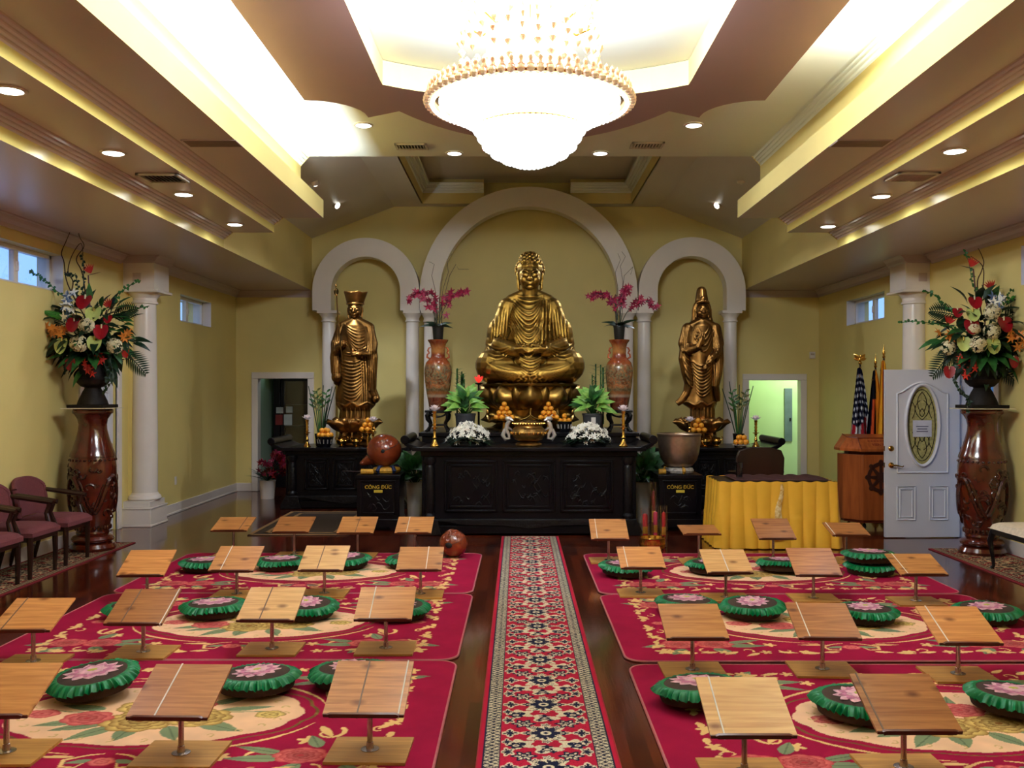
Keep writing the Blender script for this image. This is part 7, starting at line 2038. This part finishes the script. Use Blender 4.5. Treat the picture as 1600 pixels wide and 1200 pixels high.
# ---- brass bowl and glass candles at the aisle
t = thing('brass_pot', 'ribbed shiny brass pot on the floor behind the aisle-side right stands', 'pot', ((1019 - CX) / F * 10.5, 10.5, 0))
m = MB(); m.lathe([(.08, 0), (.11, .005), (.14, .05), (.145, .09), (.135, .135), (.142, .15), (.13, .15), (.12, .1), (.001, .05)], seg=72, cap=False, mod=lambda a, z: 1 + .012 * math.cos(24 * a)); m.build('body', BRASS, t)
m = MB(); m.lathe([(.138, .143), (.147, .15), (.138, .156)], seg=40, cap=False); m.build('rim', BRASS, t)
WAXR = mat('red_wax', srgb(176, 24, 30), .4, var=.15); WAXP = mat('pink_wax', srgb(196, 60, 90), .4); WAXB = mat('brown_red_wax', srgb(110, 34, 24), .4); GOLDW = mat('gold_foil', srgb(226, 180, 70), .3, .8)
for px_, Y, h, r, wm, lab in ((1008, 10.95, .42, .055, WAXR, 'glass tube with a red and gold candle left of the brass pot'), (1024, 11.0, .44, .045, WAXP, 'glass tube with a pink candle directly behind the brass pot'), (1021, 11.35, .68, .036, WAXB, 'tall dark red candle in a glass tube farthest behind the brass pot'), (1037, 10.75, .47, .042, WAXR, 'glass tube with a red-topped candle right of the brass pot')):
    t = thing('glass_candle', lab, 'candle', ((px_ - CX) / F * Y, Y, 0), 0, 'glass tube candles by the altar')
    m = MB(); m.lathe([(r, 0), (r, h)], seg=24, cap=False); m.lathe([(r * .99, .004), (.001, .005)], seg=24, cap=False); m.build('glass_tube', GLASS, t)
    m = MB(); m.lathe([(r * .55, .006), (r * .55, h * .8), (r * .4, h * .84), (.002, h * .85)], seg=16, cap=False); c_ = m.build('wax', wm, t)
    m = MB(); m.tube([(0, 0, h * .84), (0, 0, h * .88)], .003, 5); m.lathe([(r * .57, h * .3), (r * .57, h * .5)], seg=16, cap=False); m.build('wick_and_band', GOLDW, c_)
t = thing('red_cushion', 'rumpled red cushion on the floor between the right box and the yellow table', 'cushion', ((1114 - CX) / F * 12.9, 12.9, .0135))
m = MB(); m.ell((0, 0, .085), (.16, .16, .085), seg=24, rings=12); m.build('pad', MAR, t)
m = MB(); m.tube([(.158 * math.cos(2 * PI * i / 32), .158 * math.sin(2 * PI * i / 32), .085 + .006 * math.sin(i * 2.1)) for i in range(33)], .01, 6); m.build('piping', MAR, t)

# ---- yellow skirted table
t = thing('skirted_table', 'long table hidden by a pleated yellow satin skirt with a maroon top', 'table', (2.92, 11.0, 0))
hw, hd, tz = .66, .37, .755
m = MB(); m.box(-hw + .02, hw - .02, -hd + .02, hd - .02, tz - .03, tz); m.build('tabletop', DKW, t, bev=.004)
for sx in (-1, 1):
    for sy in (-1, 1):
        m = MB(); m.tube([(sx * (hw - .08), sy * (hd - .08), 0), (sx * (hw - .08), sy * (hd - .08), tz - .03)], .018, 8); m.build('leg', BLACK, t)
per = []
import itertools
def skirt(u, v):
    L = 2 * (hw + hd) * 2; s = u * L; pts = [(-hw, -hd), (hw, -hd), (hw, hd), (-hw, hd)]; lens = [2 * hw, 2 * hd, 2 * hw, 2 * hd]; nrm = [(0, -1), (1, 0), (0, 1), (-1, 0)]
    i = 0
    while s > lens[i] and i < 3: s -= lens[i]; i += 1
    f = s / lens[i]; a, b2 = pts[i], pts[(i + 1) % 4]; x = a[0] + (b2[0] - a[0]) * f; y = a[1] + (b2[1] - a[1]) * f
    ph = u * L / .075; w_ = .010 + .028 * (1 - v)
    fold = w_ * (abs(math.sin(PI * ph * .5 + .8 * math.sin(3 * u * 6.28) + .5 * math.sin(9 * u * 6.28) * (1 - v))) ** .7 - .4) + .045 * (1 - v) ** 1.3
    z = .012 + (tz - .012) * v + (.006 * math.sin(ph * PI) if v > .98 else 0)
    if abs(v - .45) < .03: fold += .006
    return (x + nrm[i][0] * fold, y + nrm[i][1] * fold, z)
m = MB(); m.grid(skirt, 560, 28, wrap=True); m.build('pleated_skirt', CLOTHY, t, ang=80)
m = MB()
def cl(u, v): return (-hw + 2 * hw * u, -hd + .02 + (2 * hd - .04) * v, tz + .008 + .012 * abs(math.sin(u * 23 + 3 * v)) * (.3 + v))
m.grid(lambda u, v: cl(u * .82 + .14, v), 50, 14); m.build('maroon_cloth', CLOTHM, t)
m = MB()
def band(u, v): 
    zz = .02 + .62 * u; return (-.03 + .015 * math.sin(u * 9) + (.045 * (1 - u) + .014) * (v - .5) * 2 + .05 * u, -hd - .075 + .05 * u - .008 * math.sin(v * PI), zz + .09)
m.grid(band, 24, 6); m.build('clear_strip', mat('clear_plastic', srgb(236, 220, 170), .08, var=.2, vs=30, trans=.0, coat=1, col2=srgb(190, 140, 40)), t)
t = thing('glass_tumbler', 'dark glass tumbler on the left corner of the yellow skirted table', 'glass', ((1155 - CX) / F * 10.95, 10.95, tz + .021))
m = MB(); m.lathe([(.036, 0), (.042, .17), (.039, .17), (.033, .01), (.001, .01)], seg=24, cap=False); m.build('glass', glass_mat('smoked_glass', (.35, .38, .5), .25), t)
m = MB(); m.lathe([(.034, .011), (.038, .10), (.001, .10)], seg=24, cap=False); m.build('drink', mat('dark_drink', srgb(24, 24, 40), .1), t)
# dark chair behind the table
t = thing('dark_chair', 'dark carved wooden chair with a high back behind the yellow table', 'chair', ((1180 - CX) / F * 12.4, 12.4, .0135), PI)
m = MB(); m.box(-.27, .27, -.27, .25, .42, .47); m.build('seat', DKW, t, bev=.012)
m = MB(); m.prism([(-.29, .47), (.29, .47), (.31, .9), (.27, 1.0), (.12, 1.04), (-.12, 1.04), (-.27, 1.0), (-.31, .9), ], .22, .27, 'xz'); m.build('backrest', DKW, t, bev=.01)
for sx in (-1, 1):
    m = MB(); m.tube([(sx * .29, .24, .72), (sx * .31, 0, .70), (sx * .29, -.24, .68)], .022, 8); m.tube([(sx * .29, -.2, .68), (sx * .28, -.2, .45)], .018, 8); m.build('armrest', DKW, t)
    for sy in (-.24, .22):
        m = MB(); m.tube([(sx * .25, sy, .43), (sx * .25, sy, 0)], .024, 8); m.build('leg', DKW, t)

# ---- lectern
LW = wood_mat('lectern_oak', srgb(176, 98, 44), srgb(140, 70, 28), .3, scale=2, dirn=(8, 8, .8), knots=False); LWR = mat('lectern_trim', srgb(112, 42, 20), .3, var=.2, vs=10)
LX = (1376 - CX) / F * 12.1
t = thing('lectern', 'orange-brown wooden lectern with a dark wheel emblem, partly behind the open door', 'lectern', (LX, 12.1, 0)); t.scale = (.86, 1, .97)
m = MB(); m.prism([(-.26, 0), (.26, 0), (.48, .22), (.48, .42), (-.48, .42), (-.48, .22)], .12, .985, 'xy'); m.build('cabinet', LW, t, bev=.004)
m = MB(); m.prism([(-.25, .02), (.25, .02), (.45, .23), (.45, .40), (-.45, .40), (-.45, .23)], .085, .121, 'xy'); m.build('plinth', LWR, t)
m = MB(); m.prism([(-.22, .05), (.22, .05), (.38, .24), (.38, .40), (-.38, .40), (-.38, .24)], .984, 1.03, 'xy'); m.build('neck', LWR, t)
m = MB(); top = [(-.30, -.03), (.30, -.03), (.52, .22), (.52, .45), (-.52, .45), (-.52, .22)]; n = len(top)
up = [(-.30, .10, 1.20), (.30, .10, 1.20), (.40, .24, 1.21), (.40, .43, 1.24), (-.40, .43, 1.24), (-.40, .24, 1.21)]
vs = [(x, y, 1.03) for x, y in top] + [(x, y, 1.065) for x, y in top] + up
fs = [tuple(reversed(range(n))), tuple(range(2 * n, 3 * n))]
for a in (0, n): fs += [(a + i, a + (i + 1) % n, a + n + (i + 1) % n, a + n + i) for i in range(n)]
m.add(vs, fs); m.build('reading_desk', LW, t, smooth=False)
m = MB(); m.tube([(-.30, -.03, 1.065), (-.30, .10, 1.20)], .008, 6); m.tube([(-.40, .43, 1.24), (-.40, .24, 1.21), (-.30, .10, 1.2), (.30, .10, 1.20), (.40, .24, 1.21), (.40, .43, 1.24)], .009, 6); m.build('desk_edge', LWR, t)
# dharma wheel emblem: rim with eight lobes, eight spokes, hub
m = MB(); R_ = .20
n = 64
def lob(a, k_): return k_ * (1 + .10 * max(0, math.cos(8 * (a - PI / 2))))
for i in range(n):
    a, b2 = 2 * PI * i / n, 2 * PI * (i + 1) / n
    for y0 in (-.012,):
        q = [(lob(a, R_) * math.cos(a), lob(a, R_) * math.sin(a)), (lob(b2, R_) * math.cos(b2), lob(b2, R_) * math.sin(b2)), (.155 * math.cos(b2), .155 * math.sin(b2)), (.155 * math.cos(a), .155 * math.sin(a))]
        m.prism([(x, z + .69) for x, z in q], -.014, -.0)
for i in range(8):
    a = PI / 8 * 0 + i * PI / 4; c_, s_ = math.cos(a), math.sin(a)
    m.prism([(.04 * c_ - .026 * s_, .69 + .04 * s_ + .026 * c_), (.165 * c_ - .016 * s_, .69 + .165 * s_ + .016 * c_), (.165 * c_ + .016 * s_, .69 + .165 * s_ - .016 * c_), (.04 * c_ + .026 * s_, .69 + .04 * s_ - .026 * c_)], -.014, 0)
    m.lathe([(.03, 0), (.03, .012), (.001, .014)], (.205 * math.cos(a), 0, .69 + .205 * math.sin(a)), 10, M=Matrix.Rotation(PI / 2, 4, 'X'))
m.lathe([(.06, 0), (.055, .015), (.02, .02), (.001, .02)], (0, 0, .69), 20, M=Matrix.Rotation(PI / 2, 4, 'X'))
m.build('wheel_emblem', mat('emblem_brown', srgb(58, 26, 16), .4), t, smooth=False)
rx = math.atan2(.13, .135)
text_mesh('VIEN M', .062, 'lettering', mat('red_brown_letters', srgb(120, 28, 18), .5), t, (-.02, .016, 1.118), (PI / 2 - rx, 0, 0))
m = MB(); Ms = Matrix.Translation((0, .062, 1.163)) @ Matrix.Rotation(PI / 2 - rx, 4, 'X')
for i in range(7): m.box(-.17 + i * .045, -.17 + i * .045 + .032, -.006, .006, .001, .004, M=Ms)
m.build('small_line', bpy.data.materials['red_brown_letters'], t)
for x, y in ((-.36, .28), (-.2, .1), (.2, .1), (.36, .28)):
    m = MB(); m.lathe([(.035, -.015), (.035, .015)], (x, y, .035), 14, M=Matrix.Rotation(PI / 2, 4, 'Y')); m.tube([(x, y, .035), (x, y, .09)], .012, 6); m.build('caster', BLACK, t)

# ---- flags
def cloth(name, par, x, y, z0, z1, w0, w1, colfn, ph=0, lean=0):
    nx, nz = 60, 90
    U, V = np.meshgrid(np.linspace(0, 1, nx), np.linspace(0, 1, nz))
    w_ = w0 + (w1 - w0) * V ** .8
    X = x + (U - .42) * w_ + lean * V; Y = y + .05 * np.sin(U * 17 + ph + 2 * V) * (.3 + V) - .02; Z = z1 - (z1 - z0) * V - .06 * (U - .5) ** 2 * 2
    me = colour_grid(name, X, Y, Z, colfn(U, V)); me.materials.append(FLAGM)
    o = bpy.data.objects.new(name, me); COL.objects.link(o); o.parent = par
    return o
FLAGM = vcol_mat('flag_cloth', .7, .1, 100)
def us(U, V):
    C = np.zeros(U.shape + (3,)); d = U * 1.1 - V * .55 + .18; s = (np.floor((U * 9 + V * 2.2)) % 2 == 0)
    C[:] = np.array(srgb(205, 200, 200)); C[s] = np.array(srgb(150, 24, 36))
    can = (V < .58 - .25 * np.abs(U - .35)) ; C[can] = np.array(srgb(16, 18, 44))
    for i in range(9):
        for j in range(9):
            m_ = can & (np.hypot((U - (.08 + .11 * i + .05 * (j % 2))) * 1.0, (V - .06 * j - .08) * 2.0) < .030); C[m_] = np.array(srgb(215, 215, 220))
    fr = (U < .03); C[fr] = np.array(srgb(190, 140, 50))
    return C
def bud_(U, V):
    C = np.zeros(U.shape + (3,)); C[:] = np.array(srgb(224, 140, 24)); u = U + .12 * V
    C[u < .30] = np.array(srgb(12, 12, 30)); C[(u >= .30) & (u < .52)] = np.array(srgb(190, 78, 34)); C[(V > .74) & (u > .22) & (u < .4)] = np.array(srgb(150, 24, 30)); C[(V < .28) & (u < .62)] = np.array(srgb(16, 14, 26))
    C[(V > .82) & (u > .9)] = np.array(srgb(150, 24, 30))
    return C
def yel_(U, V):
    C = np.zeros(U.shape + (3,)); C[:] = np.array(srgb(228, 170, 30)); C[(np.abs(U - .45) < .03) | (np.abs(U - .58) < .03) | (np.abs(U - .32) < .03)] = np.array(srgb(190, 40, 24)); return C
def flag(label, px, pytop, Y, fn, fin, w1, group='flags on poles'):
    x = (px - CX) / F * Y; zt = H - (pytop - CY) * Y / F
    t = thing('flag', label, 'flag', (x, Y, 0), 0, group)
    m = MB(); m.lathe([(.13, 0), (.14, .015), (.06, .04), (.03, .09), (.02, .1)], seg=24); m.build('base', BRASS, t)
    m = MB(); m.tube([(0, 0, .05), (0, 0, zt - .12)], .0125, 10); m.build('pole', DKW, t)
    m = MB()
    if fin == 'eagle':
        m.ell((0, 0, zt - .10), .025); m.ell((0, 0, zt - .05), (.022, .018, .04)); m.ell((0, -.01, zt + .0), .014)
        for s in (-1, 1): m.leaf((0, 0, zt - .06), (s * .7, 0, .75), .12, .06, (0, -1, 0), .25, 0, 5); m.leaf((s * .01, 0, zt - .06), (s * .95, 0, .3), .09, .04, (0, -1, 0), .2, 0, 5)
    else: m.lathe([(.012, zt - .13), (.022, zt - .11), (.012, zt - .09), (.02, zt - .06), (.011, zt - .02), (.001, zt + .06)], seg=14)
    m.build('finial', BRASS, t)
    m = MB()
    for i in range(10): m.tube([(0.012 * math.cos(i), .012 * math.sin(i), zt - .15), (-.03 + .03 * math.cos(i), .02 * math.sin(i) - .02, zt - .30)], .004, 4)
    m.build('tassel', mat('gold_cord', srgb(190, 140, 50), .6) if 'gold_cord' not in bpy.data.materials else bpy.data.materials['gold_cord'], t)
    cloth('banner', t, -.03, -.02, .62, zt - .16, .06, w1, fn, px)
flag('flag with stars and red and white stripes furled on its pole', 1344, 556, 13.1, us, 'eagle', .36)
flag('black, red and orange banded flag furled on its pole', 1368, 560, 12.95, bud_, 'spear', .40)
flag('yellow flag on a gold-tipped pole, mostly behind the open door', 1381, 545, 12.85, yel_, 'spear', .26)

# ---- switches and sockets
def plate_(name, label, p, rotz, cat, kind):
    t = thing(name, label, cat, p, rotz)
    m = MB(); m.box(-.037, .037, -.008, 0, -.06, .06); m.build('cover', WHITE, t, bev=.003)
    m = MB()
    if kind: m.box(-.008, .008, -.018, -.008, -.018, .018)
    else:
        for z in (-.025, .025): m.box(-.015, .015, -.010, -.0079, z - .014, z + .014)
    m.build('toggle' if kind else 'socket', WHITE, t)
plate_('wall_outlet', 'white wall outlet low on the rear left wall', (XLR, 13.75, .47), PI / 2, 'outlet', 0)
plate_('wall_outlet', 'white wall outlet low on the rear right wall', (XRR, 14.3, .42), -PI / 2, 'outlet', 0)
t = thing('thermostat', 'small white thermostat at the rear right corner', 'thermostat', (5.18, YB, 2.40))
m = MB(); m.box(-.05, .05, -.03, 0, -.06, .06); m.build('case', WHITE, t, bev=.006)
m = MB(); m.box(-.03, .03, -.033, -.029, .0, .03); m.build('display', STEEL, t)
# ================================================================== CAMERA, WORLD
cd = bpy.data.cameras.new('camera'); cam = bpy.data.objects.new('camera', cd); COL.objects.link(cam)
cam.location = (0, 0, H); cam.rotation_euler = (PI / 2, 0, 0)
cd.sensor_width = 36; cd.lens = 36 * F / 1600
cd.shift_x = -(CX - 800) / 1600; cd.shift_y = (CY - 600) / 1600
cd.clip_start = .05
S.camera = cam
w = bpy.data.worlds.new('sky'); S.world = w; w.use_nodes = True
bg = w.node_tree.nodes['Background']; bg.inputs[0].default_value = (.42, .60, 1.0, 1); bg.inputs[1].default_value = 1.5
S.view_settings.view_transform = 'Standard'
S.view_settings.look = 'None'
S.view_settings.exposure = EXPO
S.view_settings.use_white_balance = True; S.view_settings.white_balance_temperature = 5350; S.view_settings.white_balance_tint = 8
S.view_settings.gamma = 0.93
S.cycles.max_bounces = 8; S.cycles.diffuse_bounces = 5; S.cycles.glossy_bounces = 4; S.cycles.transparent_max_bounces = 16
S.cycles.sample_clamp_indirect = 6; S.cycles.caustics_reflective = False; S.cycles.caustics_refractive = False
S.cycles.use_denoising = True
